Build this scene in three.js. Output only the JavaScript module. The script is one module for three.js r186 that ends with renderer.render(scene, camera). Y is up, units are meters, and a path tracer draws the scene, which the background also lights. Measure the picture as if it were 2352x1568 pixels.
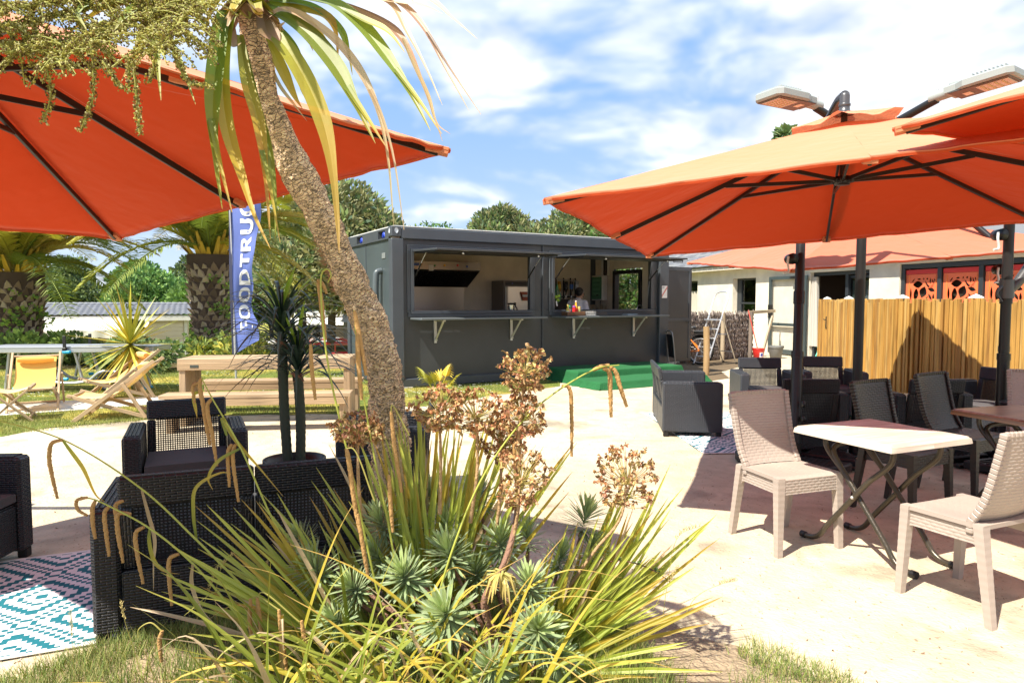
import * as THREE from 'three';
import { mergeGeometries } from 'three/addons/utils/BufferGeometryUtils.js';
import { MarchingCubes } from 'three/addons/objects/MarchingCubes.js';
import { FontLoader } from 'three/addons/loaders/FontLoader.js';
import { TextGeometry } from 'three/addons/geometries/TextGeometry.js';

// ------------------------------------------------------------------ camera, sky, sun, exposure
const EYE = 1.53, FOCAL = 1568, PITCH = Math.atan(94 / 1568);
const scene = new THREE.Scene();
const camera = new THREE.PerspectiveCamera(53.13, 1.5, 0.05, 900);
camera.position.set(0, EYE, 0);
camera.rotation.x = -PITCH;
scene.add(camera);
const renderer = new THREE.WebGLRenderer({ antialias: true });
renderer.toneMapping = THREE.LinearToneMapping;
renderer.toneMappingExposure = 2.15;
renderer.shadowMap.enabled = true;
const SUN = new THREE.Vector3(-0.5, 1, 0.46).normalize();
const sun = new THREE.DirectionalLight(new THREE.Color(1, 0.93, 0.80), 4.8);
sun.position.copy(SUN).multiplyScalar(60);
sun.castShadow = true;
sun.shadow.mapSize.set(4096, 4096);
sun.shadow.radius = 1;
Object.assign(sun.shadow.camera, { left: -30, right: 30, top: 30, bottom: -30, near: 1, far: 140 });
sun.name = 'sun_light';
scene.add(sun); scene.add(sun.target);

// ------------------------------------------------------------------ random numbers and noise
function rng(seed) { let a = seed >>> 0; return () => { a = (a + 0x6D2B79F5) | 0; let t = Math.imul(a ^ (a >>> 15), 1 | a); t = (t + Math.imul(t ^ (t >>> 7), 61 | t)) ^ t; return ((t ^ (t >>> 14)) >>> 0) / 4294967296; }; }
const R0 = rng(20240);
const rr = (a, b, r = R0) => a + (b - a) * r();
const clamp = (x, a = 0, b = 1) => Math.min(b, Math.max(a, x));
const sstep = (a, b, x) => { const t = clamp((x - a) / (b - a)); return t * t * (3 - 2 * t); };
const mix = (a, b, t) => a + (b - a) * t;
function h2(x, y, s) { let n = Math.imul(x, 374761393) + Math.imul(y, 668265263) + Math.imul(s, 1274126177); n = Math.imul(n ^ (n >>> 13), 1274126177); return ((n ^ (n >>> 16)) >>> 0) / 4294967296; }
function vn(x, y, s = 0, p = 0) {           // value noise, repeating every p cells when p > 0
  const xi = Math.floor(x), yi = Math.floor(y), fx = x - xi, fy = y - yi, w = p ? (v) => ((v % p) + p) % p : (v) => v;
  const u = fx * fx * (3 - 2 * fx), v = fy * fy * (3 - 2 * fy);
  const a = h2(w(xi), w(yi), s), b = h2(w(xi + 1), w(yi), s), c = h2(w(xi), w(yi + 1), s), d = h2(w(xi + 1), w(yi + 1), s);
  return a + (b - a) * u + (c - a) * v + (a - b - c + d) * u * v;
}
function fbm(x, y, oct = 4, s = 0, p = 0) { let f = 0, a = 0.5, t = 0; for (let i = 0; i < oct; i++) { f += a * vn(x, y, s + i * 17, p); t += a; x *= 2; y *= 2; p *= 2; a *= 0.5; } return f / t; }

// ------------------------------------------------------------------ computed sky
function makeSky() {
  const W = 2048, H = 1024, data = new Float32Array(W * H * 4);
  for (let j = 0; j < H; j++) {
    const el = ((j + 0.5) / H - 0.5) * Math.PI, y = Math.sin(el), c = Math.cos(el);
    for (let i = 0; i < W; i++) {
      const az = ((i + 0.5) / W - 0.5) * 2 * Math.PI, x = c * Math.cos(az), z = c * Math.sin(az);
      const k = (j * W + i) * 4, up = Math.max(0, y);
      const hz = Math.exp(-up * 5.2);
      let r = mix(0.098, 0.40, hz), g = mix(0.225, 0.47, hz), b = mix(0.445, 0.56, hz);
      if (y > 0) {
        const q = 1 / (y + 0.13), px = x * q, pz = z * q;
        const wx = fbm(px * 1.1 + 5, pz * 1.1 + 9, 3, 71) - 0.5, wz = fbm(px * 1.1 + 25, pz * 1.1 + 3, 3, 91) - 0.5;
        const big = fbm(px * 0.5 + 3.1, pz * 0.5 + 7.7, 3, 11);
        const n = fbm(px * 2.6 + wx * 1.3, pz * 2.6 + wz * 1.3, 6, 31), f = fbm(px * 8 + wx * 4, pz * 8 + wz * 4, 4, 51);
        const toRight = sstep(-0.15, 0.75, x) * sstep(0.02, 0.3, y);
        let d = n * 0.72 + big * 0.5 + (f - 0.5) * 0.26 + toRight * 0.20 - 0.535;
        d = sstep(-0.06, 0.30, d);
        const low = sstep(0.0, 0.07, y);
        d *= mix(0.55, 0.92, low);
        const shade = 0.86 + 0.34 * (f - 0.5) + 0.22 * (n - 0.5);
        r = mix(r, 0.62 * shade, d); g = mix(g, 0.635 * shade, d); b = mix(b, 0.665 * shade, d);
      } else { r = 0.34; g = 0.34; b = 0.32; }
      data[k] = r; data[k + 1] = g; data[k + 2] = b; data[k + 3] = 1;
    }
  }
  const t = new THREE.DataTexture(data, W, H, THREE.RGBAFormat, THREE.FloatType);
  t.mapping = THREE.EquirectangularReflectionMapping; t.magFilter = t.minFilter = THREE.LinearFilter; t.needsUpdate = true;
  return t;
}
scene.background = makeSky();
scene.environment = scene.background;

// ------------------------------------------------------------------ places: the photograph was measured on a 2352 x 1568 grid
function ray(x, y) { const cx = (x - 1176) / FOCAL, cy = -(y - 784) / FOCAL, c = Math.cos(PITCH), s = Math.sin(PITCH); return new THREE.Vector3(cx, cy * c - s, -cy * s - c); }
function at(x, y, D) { const r = ray(x, y); return r.multiplyScalar(D / -r.z).add(new THREE.Vector3(0, EYE, 0)); }
function gd(x, y, h = 0) { const r = ray(x, y); return r.multiplyScalar((h - EYE) / r.y).add(new THREE.Vector3(0, EYE, 0)); }
function onPlane(x, y, p0, n) { const r = ray(x, y), e = new THREE.Vector3(0, EYE, 0); return r.multiplyScalar(p0.clone().sub(e).dot(n) / r.dot(n)).add(e); }
const V = (x, y, z) => new THREE.Vector3(x, y, z);
const XD = (x, d, y = 0) => new THREE.Vector3(x, y, -d);
const facing = (fx, fd) => Math.atan2(fx, -fd);

// ------------------------------------------------------------------ things and parts
const used = {};
function numbered(n) { n = n.replace(/_\d{3}$/, ''); const k = used[n] = (used[n] ?? -1) + 1; return k ? `${n}_${String(k).padStart(3, '0')}` : n; }
function tag(o, label, category, group, kind) {
  if (label) o.userData.label = label; if (category) o.userData.category = category; if (group) o.userData.group = group; if (kind) o.userData.kind = kind;
  return o;
}
function thing(name, label, category, pos = V(0, 0, 0), turn = 0, group) {
  const o = new THREE.Group(); o.name = numbered(name); scene.add(o); o.position.copy(pos); o.rotation.y = turn;
  return tag(o, label, category, group);
}
function part(parent, name, geo, mat, label) {
  const m = new THREE.Mesh(Array.isArray(geo) ? merge(geo) : geo, mat);
  m.name = parent === scene ? numbered(name) : name; m.castShadow = m.receiveShadow = true; parent.add(m);
  if (label) m.userData.label = label;
  return m;
}
function stuffPart(parent, name, geo, mat) { const m = part(parent, name, geo, mat); m.userData.kind = 'stuff'; return m; }
function struct(name, geo, mat) { const m = part(scene, name, geo, mat); m.userData.kind = 'structure'; return m; }
function dup(root, pos, turn, label, group) {
  const r = root.clone(); r.name = numbered(root.name); r.userData = { ...root.userData }; scene.add(r); r.position.copy(pos); r.rotation.y = turn;
  if (label) r.userData.label = label; if (group) r.userData.group = group;
  return r;
}

// ------------------------------------------------------------------ geometry helpers (all non-indexed: position, normal, uv)
function fin(pos, uv, nor, col) {
  const g = new THREE.BufferGeometry();
  g.setAttribute('position', new THREE.Float32BufferAttribute(pos, 3));
  g.setAttribute('uv', new THREE.Float32BufferAttribute(uv, 2));
  if (col) g.setAttribute('color', new THREE.Float32BufferAttribute(col, 3));
  if (nor) g.setAttribute('normal', new THREE.Float32BufferAttribute(nor, 3)); else g.computeVertexNormals();
  return g;
}
function plain(g) {
  if (g.index) g = g.toNonIndexed();
  for (const k of Object.keys(g.attributes)) if (!['position', 'normal', 'uv', 'color'].includes(k)) g.deleteAttribute(k);
  if (!g.attributes.uv) g.setAttribute('uv', new THREE.Float32BufferAttribute(new Float32Array(g.attributes.position.count * 2), 2));
  if (!g.attributes.normal) g.computeVertexNormals();
  return g;
}
function merge(list) {
  list = list.flat(9).map(plain);
  if (list.some((g) => g.attributes.color)) for (const g of list) if (!g.attributes.color) g.setAttribute('color', new THREE.Float32BufferAttribute(new Float32Array(g.attributes.position.count * 3).fill(1), 3));
  const m = list.length === 1 ? list[0] : mergeGeometries(list, false);
  m.morphAttributes = {};
  return m;
}
function uvBox(g, off = 0) {                 // uv in metres from the dominant side of each face, u along the longest axis
  g = plain(g); g.computeBoundingBox(); const s = g.boundingBox.getSize(V()), p = g.attributes.position, n = g.attributes.normal, uv = g.attributes.uv;
  const L = s.x >= s.y && s.x >= s.z ? 0 : s.y >= s.z ? 1 : 2, a = [0, 0, 0], b = [0, 0, 0];
  for (let i = 0; i < p.count; i++) {
    a[0] = Math.abs(n.getX(i)); a[1] = Math.abs(n.getY(i)); a[2] = Math.abs(n.getZ(i)); b[0] = p.getX(i); b[1] = p.getY(i); b[2] = p.getZ(i);
    const N = a[0] > a[1] && a[0] > a[2] ? 0 : a[1] > a[2] ? 1 : 2;
    let U = L, W; if (N === L) { U = (N + 1) % 3; W = (N + 2) % 3; } else W = 3 - N - L;
    uv.setXY(i, b[U] + off, b[W] + off * 0.37);
  }
  return g;
}
function uvWall(g) {                          // uv in metres with v always upright on walls
  g = plain(g); const p = g.attributes.position, n = g.attributes.normal, uv = g.attributes.uv;
  for (let i = 0; i < p.count; i++) {
    const x = Math.abs(n.getX(i)), y = Math.abs(n.getY(i)), z = Math.abs(n.getZ(i));
    if (y > x && y > z) uv.setXY(i, p.getX(i), p.getZ(i)); else if (x > z) uv.setXY(i, p.getZ(i), p.getY(i)); else uv.setXY(i, p.getX(i), p.getY(i));
  }
  return g;
}
function cbox(w, h, d, c = 0.004) {           // a box with chamfered edges, centred
  c = Math.min(c, w * 0.3, h * 0.3, d * 0.3);
  const X = w / 2, Y = h / 2, Z = d / 2, P = [];
  const v = (sx, sy, sz, a) => [sx * (a === 0 ? X : X - c), sy * (a === 1 ? Y : Y - c), sz * (a === 2 ? Z : Z - c)];
  const tri = (A, B, C) => {
    const ux = B[0] - A[0], uy = B[1] - A[1], uz = B[2] - A[2], vx = C[0] - A[0], vy = C[1] - A[1], vz = C[2] - A[2];
    const nx = uy * vz - uz * vy, ny = uz * vx - ux * vz, nz = ux * vy - uy * vx;
    if (nx * (A[0] + B[0] + C[0]) + ny * (A[1] + B[1] + C[1]) + nz * (A[2] + B[2] + C[2]) < 0) P.push(...A, ...C, ...B); else P.push(...A, ...B, ...C);
  };
  const quad = (A, B, C, D) => { tri(A, B, C); tri(A, C, D); };
  for (const s of [-1, 1]) {
    quad(v(s, -1, -1, 0), v(s, 1, -1, 0), v(s, 1, 1, 0), v(s, -1, 1, 0));
    quad(v(-1, s, -1, 1), v(1, s, -1, 1), v(1, s, 1, 1), v(-1, s, 1, 1));
    quad(v(-1, -1, s, 2), v(1, -1, s, 2), v(1, 1, s, 2), v(-1, 1, s, 2));
  }
  for (const s of [-1, 1]) for (const t of [-1, 1]) {
    quad(v(-1, s, t, 1), v(1, s, t, 1), v(1, s, t, 2), v(-1, s, t, 2));
    quad(v(s, -1, t, 0), v(s, 1, t, 0), v(s, 1, t, 2), v(s, -1, t, 2));
    quad(v(s, t, -1, 0), v(s, t, 1, 0), v(s, t, 1, 1), v(s, t, -1, 1));
    for (const u of [-1, 1]) tri(v(s, t, u, 0), v(s, t, u, 1), v(s, t, u, 2));
  }
  return fin(P, new Array(P.length / 3 * 2).fill(0));
}
const M4 = (x, y, z, rx = 0, ry = 0, rz = 0) => new THREE.Matrix4().compose(V(x, y, z), new THREE.Quaternion().setFromEuler(new THREE.Euler(rx, ry, rz, 'YXZ')), V(1, 1, 1));
function bx(w, h, d, x = 0, y = 0, z = 0, o = {}) {   // chamfered box placed by its centre
  const g = uvBox(cbox(w, h, d, o.c ?? 0.004), o.off ?? 0);
  return g.applyMatrix4(M4(x, y, z, o.rx, o.ry, o.rz));
}
function box0(w, h, d, x, y, z) { return uvWall(new THREE.BoxGeometry(w, h, d)).applyMatrix4(M4(x, y, z)); }
function bar(a, b, w, d, o = {}) {            // a straight chamfered bar from a to b
  const L = a.distanceTo(b), g = uvBox(cbox(w, L, d, o.c ?? 0.003), o.off ?? 0), dir = b.clone().sub(a).normalize();
  let q;
  if (o.side) { const y = dir, z = o.side.clone().addScaledVector(y, -o.side.dot(y)).normalize(), x = y.clone().cross(z); q = new THREE.Quaternion().setFromRotationMatrix(new THREE.Matrix4().makeBasis(x, y, z)); }
  else q = new THREE.Quaternion().setFromUnitVectors(V(0, 1, 0), dir);
  return g.applyMatrix4(new THREE.Matrix4().compose(a.clone().add(b).multiplyScalar(0.5), q, V(1, 1, 1)));
}
function frames(pts) {                        // parallel-transported frames along a list of points
  const T = pts.map((p, i) => pts[Math.min(i + 1, pts.length - 1)].clone().sub(pts[Math.max(i - 1, 0)]).normalize());
  let n = Math.abs(T[0].y) < 0.9 ? V(0, 1, 0) : V(1, 0, 0); n.addScaledVector(T[0], -n.dot(T[0])).normalize();
  return T.map((t) => { n = n.clone().addScaledVector(t, -n.dot(t)).normalize(); return { t, n, b: t.clone().cross(n) }; });
}
function tube(pts, rad, sides = 8, o = {}) {   // round tube; rad is a number or one radius per point; o.bump(i, a) adds to the radius
  const F = frames(pts), n = pts.length, pos = [], uv = [], nor = [], ring = []; let len = 0;
  for (let i = 0; i < n; i++) {
    if (i) len += pts[i].distanceTo(pts[i - 1]);
    const r = Array.isArray(rad) ? rad[i] : rad, row = [];
    for (let k = 0; k <= sides; k++) {
      const a = k / sides * Math.PI * 2, e = F[i].n.clone().multiplyScalar(Math.cos(a)).addScaledVector(F[i].b, Math.sin(a)), R = r + (o.bump ? o.bump(i, k % sides, len, r) : 0);
      row.push({ p: pts[i].clone().addScaledVector(e, R), n: e, u: k / sides * (o.uScale ?? 2 * Math.PI * r), v: len });
    }
    ring.push(row);
  }
  const put = (q) => { pos.push(q.p.x, q.p.y, q.p.z); nor.push(q.n.x, q.n.y, q.n.z); uv.push(q.v, q.u); };
  for (let i = 0; i + 1 < n; i++) for (let k = 0; k < sides; k++) { const a = ring[i][k], b = ring[i][k + 1], c = ring[i + 1][k + 1], d = ring[i + 1][k]; put(a); put(b); put(c); put(a); put(c); put(d); }
  if (o.caps !== false) for (const e of [0, n - 1]) {
    const t = F[e].t.clone().multiplyScalar(e ? 1 : -1);
    for (let k = 0; k < sides; k++) { const q = e ? [ring[e][k], ring[e][k + 1]] : [ring[e][k + 1], ring[e][k]]; for (const m of [{ p: pts[e] }, ...q]) { pos.push(m.p.x, m.p.y, m.p.z); nor.push(t.x, t.y, t.z); uv.push(0, 0); } }
  }
  const g = fin(pos, uv, nor);
  if (o.bump) { // recompute smooth normals over the bumped surface
    const N = ring.map((r) => r.map(() => V(0, 0, 0)));
    for (let i = 0; i < n; i++) for (let k = 0; k < sides; k++) {
      const up = ring[Math.min(i + 1, n - 1)][k].p.clone().sub(ring[Math.max(i - 1, 0)][k].p), ac = ring[i][(k + 1) % sides].p.clone().sub(ring[i][(k - 1 + sides) % sides].p);
      N[i][k] = ac.cross(up).normalize(); if (N[i][k].dot(ring[i][k].n) < 0) N[i][k].negate();
    }
    for (let i = 0; i < n; i++) N[i][sides] = N[i][0];
    const a = g.attributes.normal; let q = 0; const pn = (i, k) => { a.setXYZ(q++, N[i][k].x, N[i][k].y, N[i][k].z); };
    for (let i = 0; i + 1 < n; i++) for (let k = 0; k < sides; k++) { pn(i, k); pn(i, k + 1); pn(i + 1, k + 1); pn(i, k); pn(i + 1, k + 1); pn(i + 1, k); }
  }
  return g;
}
function smooth(pts, n, closed = false) { return new THREE.CatmullRomCurve3(pts, closed, 'centripetal').getPoints(n); }
function rod(a, b, r, sides = 8) { return tube([a, b], r, sides); }
function lathe(profile, seg = 20, x = 0, y = 0, z = 0) { return plain(new THREE.LatheGeometry(profile.map(([r, h]) => new THREE.Vector2(r, h)), seg)).translate(x, y, z); }
function cyl(r1, r2, h, x, y, z, seg = 16) { return plain(new THREE.CylinderGeometry(r1, r2, h, seg)).translate(x, y, z); }
// a leaf or strap along points: half widths per point, folded by `fold`, coloured from cols (root..tip) when given
function blade(pts, wid, up = V(0, 1, 0), fold = 0.25, cols) {
  const n = pts.length, L = [], pos = [], uv = [], col = []; let len = 0;
  for (let i = 0; i < n; i++) {
    if (i) len += pts[i].distanceTo(pts[i - 1]);
    const t = pts[Math.min(i + 1, n - 1)].clone().sub(pts[Math.max(i - 1, 0)]).normalize();
    let s = t.clone().cross(up); if (s.lengthSq() < 1e-6) s = t.clone().cross(V(1, 0, 0.3)); s.normalize();
    const nn = s.clone().cross(t).normalize(), w = wid[i];
    L.push([pts[i].clone().addScaledVector(s, -w).addScaledVector(nn, w * fold), pts[i], pts[i].clone().addScaledVector(s, w).addScaledVector(nn, w * fold), len, w]);
  }
  const c3 = cols && ((i) => { const f = i / (n - 1) * (cols.length - 1), k = Math.min(Math.floor(f), cols.length - 2), t = f - k; return [0, 1, 2].map((q) => mix(cols[k][q], cols[k + 1][q], t)); });
  const put = (i, k) => { const p = L[i][k]; pos.push(p.x, p.y, p.z); uv.push(L[i][3], k === 0 ? 0 : k === 1 ? 0.5 : 1); if (c3) col.push(...c3(i)); };
  for (let i = 0; i + 1 < n; i++) for (const k of [0, 1]) { put(i, k); put(i, k + 1); put(i + 1, k + 1); put(i, k); put(i + 1, k + 1); put(i + 1, k); }
  return fin(pos, uv, null, c3 ? col : null);
}
function paint(g, c) { const n = g.attributes.position.count, a = new Float32Array(n * 3); for (let i = 0; i < n; i++) a.set(c, i * 3); g.setAttribute('color', new THREE.BufferAttribute(a, 3)); return g; }
function gridGeo(nu, nv, f, thick) {          // smooth surface f(u, v) -> Vector3; thick adds a back side at f(u, v, 1)
  const pos = [], uv = [], nor = [], sides = thick ? [0, 1] : [0];
  for (const sd of sides) {
    const P = [], N = [];
    for (let j = 0; j <= nv; j++) for (let i = 0; i <= nu; i++) P.push(f(i / nu, j / nv, sd));
    const id = (i, j) => j * (nu + 1) + i;
    for (let j = 0; j <= nv; j++) for (let i = 0; i <= nu; i++) N.push(P[id(Math.min(i + 1, nu), j)].p.clone().sub(P[id(Math.max(i - 1, 0), j)].p).cross(P[id(i, Math.min(j + 1, nv))].p.clone().sub(P[id(i, Math.max(j - 1, 0))].p)).normalize().multiplyScalar(sd ? -1 : 1));
    const put = (q) => { pos.push(P[q].p.x, P[q].p.y, P[q].p.z); nor.push(N[q].x, N[q].y, N[q].z); uv.push(P[q].u, P[q].v); };
    for (let j = 0; j < nv; j++) for (let i = 0; i < nu; i++) { const q = [id(i, j), id(i + 1, j), id(i + 1, j + 1), id(i, j), id(i + 1, j + 1), id(i, j + 1)]; if (sd) q.reverse(); q.forEach(put); }
  }
  if (thick) { // rim
    const A = (i, j, s) => f(i / nu, j / nv, s).p, quad = (a, b, c, d) => { for (const q of [a, b, c, a, c, d]) { pos.push(q.x, q.y, q.z); uv.push(q.x, q.y); } const n = b.clone().sub(a).cross(c.clone().sub(a)).normalize(); for (let k = 0; k < 6; k++) nor.push(n.x, n.y, n.z); };
    for (let i = 0; i < nu; i++) { quad(A(i, 0, 1), A(i + 1, 0, 1), A(i + 1, 0, 0), A(i, 0, 0)); quad(A(i, nv, 0), A(i + 1, nv, 0), A(i + 1, nv, 1), A(i, nv, 1)); }
    for (let j = 0; j < nv; j++) { quad(A(0, j, 0), A(0, j + 1, 0), A(0, j + 1, 1), A(0, j, 1)); quad(A(nu, j, 1), A(nu, j + 1, 1), A(nu, j + 1, 0), A(nu, j, 0)); }
  }
  return fin(pos, uv, nor);
}
function prism(shapePts, depth, bevel = 0) {   // extruded outline in x, y; depth along z from 0
  const s = new THREE.Shape(shapePts.map(([x, y]) => new THREE.Vector2(x, y)));
  return plain(new THREE.ExtrudeGeometry(s, { depth, bevelEnabled: bevel > 0, bevelThickness: bevel, bevelSize: bevel, bevelSegments: 1, steps: 1 }));
}
function sheet(pts, y, ripple = 0) {           // flat polygon on the ground, uv in metres
  const s = new THREE.Shape(pts.map((p) => new THREE.Vector2(p.x, -p.z)));
  const g = plain(new THREE.ShapeGeometry(s)); g.rotateX(-Math.PI / 2); g.translate(0, y, 0);
  const p = g.attributes.position, uv = g.attributes.uv; for (let i = 0; i < p.count; i++) uv.setXY(i, p.getX(i), p.getZ(i));
  return g;
}

// ------------------------------------------------------------------ textures and materials
function tex(w, h, f, srgb, rx = 1, ry = rx) {
  const d = new Uint8Array(w * h * 4);
  for (let y = 0; y < h; y++) for (let x = 0; x < w; x++) { const c = f(x / w, y / h, x, y), k = (y * w + x) * 4; if (typeof c === 'number') d[k] = d[k + 1] = d[k + 2] = clamp(c) * 255; else for (let q = 0; q < 3; q++) d[k + q] = clamp(c[q]) * 255; d[k + 3] = 255; }
  const t = new THREE.DataTexture(d, w, h, THREE.RGBAFormat); t.wrapS = t.wrapT = THREE.RepeatWrapping; t.magFilter = THREE.LinearFilter; t.minFilter = THREE.LinearMipmapLinearFilter; t.generateMipmaps = true;
  if (srgb) t.colorSpace = THREE.SRGBColorSpace; t.repeat.set(1 / rx, 1 / ry); t.needsUpdate = true; return t;
}
const again = (t, rx, ry = rx) => { const c = t.clone(); c.repeat.set(1 / rx, 1 / ry); c.needsUpdate = true; return c; };
const C = (r, g, b) => new THREE.Color().setRGB(r, g, b);
function std(c, rough = 0.6, o = {}) { return new THREE.MeshStandardMaterial({ color: Array.isArray(c) ? C(...c) : c, roughness: rough, ...o }); }
function leafy(c, o = {}) { return new THREE.MeshPhysicalMaterial({ color: C(...c), roughness: 0.9, transmission: 0.35, thickness: 0, side: THREE.DoubleSide, specularIntensity: 0.6, ...o }); }
const T = {};
T.grain = tex(512, 256, (u, v) => { const s = fbm(u * 4, v * 40, 4, 3, 4) * 0.6 + fbm(u * 2, v * 12, 3, 9, 2) * 0.4, k = 0.72 + 0.5 * (s - 0.35); return [k, k * 0.985, k * 0.96]; }, true, 1.2, 0.4);
T.grainBump = tex(256, 256, (u, v) => fbm(u * 3, v * 48, 4, 3, 3), false, 1.2, 0.4);
T.weave = tex(128, 128, (u, v) => { const y = v * 4, r = Math.floor(y), fy = y - r; const x = (u * 2 + (r % 2) * 0.5) % 1; return Math.pow(1 - Math.pow(Math.abs(2 * x - 1), 5), 0.5) * Math.pow(1 - Math.pow(Math.abs(2 * fy - 1), 2.4), 0.5); }, false, 0.09, 0.052);
T.fine = tex(256, 256, (u, v) => fbm(u * 24, v * 24, 4, 5, 24), false, 0.25);
T.cloth = tex(128, 128, (u, v) => 0.5 + 0.25 * Math.sin(u * 32 * 6.283) * Math.sin(v * 32 * 6.283) + 0.25 * (fbm(u * 16, v * 16, 2, 4, 16) - 0.5), false, 0.05);
T.bark = tex(1024, 1024, (u, v) => { // u along the trunk, v round it: corky plates with dark fissures
  const X = u * 26 + 1.2 * (fbm(u * 8, v * 8, 3, 5, 8) - 0.5) * 2, Y = v * 11 + 0.9 * (fbm(u * 12, v * 12, 3, 6, 12) - 0.5) * 2; let f1 = 9, f2 = 9, id = 0; for (let a = -1; a <= 1; a++) for (let b = -1; b <= 1; b++) { const cx = Math.floor(X) + a, cy = Math.floor(Y) + b, ux = ((cx % 26) + 26) % 26, uy = ((cy % 11) + 11) % 11, d = Math.hypot(cx + h2(ux, uy, 1) - X, cy + h2(ux, uy, 2) - Y); if (d < f1) { f2 = f1; f1 = d; id = h2(ux, uy, 3); } else if (d < f2) f2 = d; }
  const e = sstep(0.02, 0.20, f2 - f1), n = fbm(u * 90, v * 60, 3, 7, 30), k = (0.5 + 0.5 * e) * (0.72 + 0.4 * id) * (0.7 + 0.6 * n); return [k * 0.80, k * 0.715, k * 0.615]; }, true, 0.24, 0.24);
T.mottle = tex(512, 512, (u, v) => { const k = 0.93 + 0.14 * (fbm(u * 6, v * 6, 5, 21, 6) - 0.5); return [k, k, k]; }, true, 1.5);
T.wrinkle = tex(512, 512, (u, v) => fbm(u * 4 + 0.6 * fbm(u * 3, v * 3, 2, 8, 3), v * 5, 5, 33, 4) * 0.8 + 0.2 * fbm(u * 30, v * 30, 2, 7, 30), false, 1.6);
const M = {
  black: std([0.012, 0.012, 0.013], 0.45, { map: T.mottle }), blackMetal: std([0.018, 0.017, 0.017], 0.38, { metalness: 0.3 }), gap: std([0.006, 0.006, 0.006], 0.9),
  rattan: std([0.017, 0.018, 0.022], 0.36, { bumpMap: T.weave, bumpScale: 0.006, map: T.mottle }),
  rattanBrown: std([0.028, 0.022, 0.019], 0.42, { bumpMap: T.weave, bumpScale: 0.006, map: T.mottle }),
  cushion: std([0.085, 0.078, 0.08], 0.95, { bumpMap: T.cloth, bumpScale: 0.0008, map: T.mottle }),
  taupe: std([0.52, 0.395, 0.335], 0.5, { bumpMap: T.weave, bumpScale: 0.0055, map: T.mottle }),
  taupePlain: std([0.52, 0.395, 0.335], 0.5, { map: T.mottle }),
  steel: std([0.5, 0.5, 0.5], 0.32, { metalness: 0.9, bumpMap: T.fine, bumpScale: 0.0006 }), alu: std([0.62, 0.63, 0.65], 0.38, { metalness: 0.75 }), zinc: std([0.55, 0.55, 0.54], 0.5, { metalness: 0.5 }),
  white: std([0.78, 0.77, 0.74], 0.6, { map: T.mottle }), red: std([0.6, 0.03, 0.025], 0.4),
};

// ================================================================== THE SETTING
// the land falls away behind the lawn on the left, where the holiday homes stand
function landY(x, d) { return -1.85 * sstep(17.5, 24, d) * sstep(-1.5, -5.5, x + 0.1 * (d - 20)) + (d > 60 ? (d - 60) * 0.01 : 0); }
{
  const xs = [-400, -250, -160, -110, -80, -60, -48], ds = [-40, -15];
  for (let x = -40; x <= 24; x += 1.6) xs.push(x); for (const x of [30, 40, 60, 90, 140, 220, 400]) xs.push(x);
  for (let d = -4; d <= 44; d += 1.5) ds.push(d); for (const d of [50, 60, 75, 95, 120, 160, 220, 320, 500, 800]) ds.push(d);
  const pos = [], uv = [], P = (x, d) => { const y = landY(x, d) - 0.03; pos.push(x, y, -d); uv.push(x, d); };
  for (let j = 0; j + 1 < ds.length; j++) for (let i = 0; i + 1 < xs.length; i++) { P(xs[i], ds[j]); P(xs[i + 1], ds[j]); P(xs[i + 1], ds[j + 1]); P(xs[i], ds[j]); P(xs[i + 1], ds[j + 1]); P(xs[i], ds[j + 1]); }
  const gmap = tex(512, 512, (u, v) => { const n = fbm(u * 8, v * 8, 5, 41, 8), m = fbm(u * 40, v * 40, 3, 42, 40); return [0.36 + 0.22 * n + 0.1 * m, 0.38 + 0.16 * n + 0.1 * m, 0.14 + 0.12 * n]; }, true, 9);
  struct('ground', fin(pos, uv), std([1, 1, 1], 1, { map: gmap }));
}
const sandMap = tex(1024, 1024, (u, v) => {
  const a = fbm(u * 5, v * 5, 5, 61, 5), b = fbm(u * 60, v * 60, 3, 62, 60), c = fbm(u * 14 + 3 * a, v * 14, 4, 63, 14), s = vn(u * 340, v * 340, 64, 340);
  const k = 0.955 + 0.1 * (a - 0.5) + 0.12 * (b - 0.5) - 0.30 * sstep(0.56, 0.76, c) * b - 0.06 * sstep(0.5, 0.7, fbm(u * 9, v * 7, 4, 69, 7)), sp = s > 0.93 ? -0.17 : s < 0.03 ? 0.06 : 0;
  return [k * 0.80 + sp, k * 0.742 + sp, k * 0.638 + sp];
}, true, 5.3);
const sandBump = tex(512, 512, (u, v) => 0.55 * fbm(u * 10, v * 10, 4, 66, 10) + 0.3 * fbm(u * 60, v * 60, 3, 67, 60) + 0.15 * vn(u * 150, v * 150, 68, 150), false, 1.3);
const sandMat = std([1, 1, 1], 0.95, { map: sandMap, bumpMap: sandBump, bumpScale: 0.018 });
struct('sand_yard', sheet([XD(-9, -3), XD(9, -3), XD(9, 6), XD(9, 23), XD(7, 24), XD(3, 19.5), XD(0.9, 15), XD(0.86, 12.2), XD(-1.15, 10.1), XD(-2.3, 9.2), XD(-4.1, 9.1), XD(-5.75, 8.0), XD(-9, 6.9)], 0), sandMat);
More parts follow.
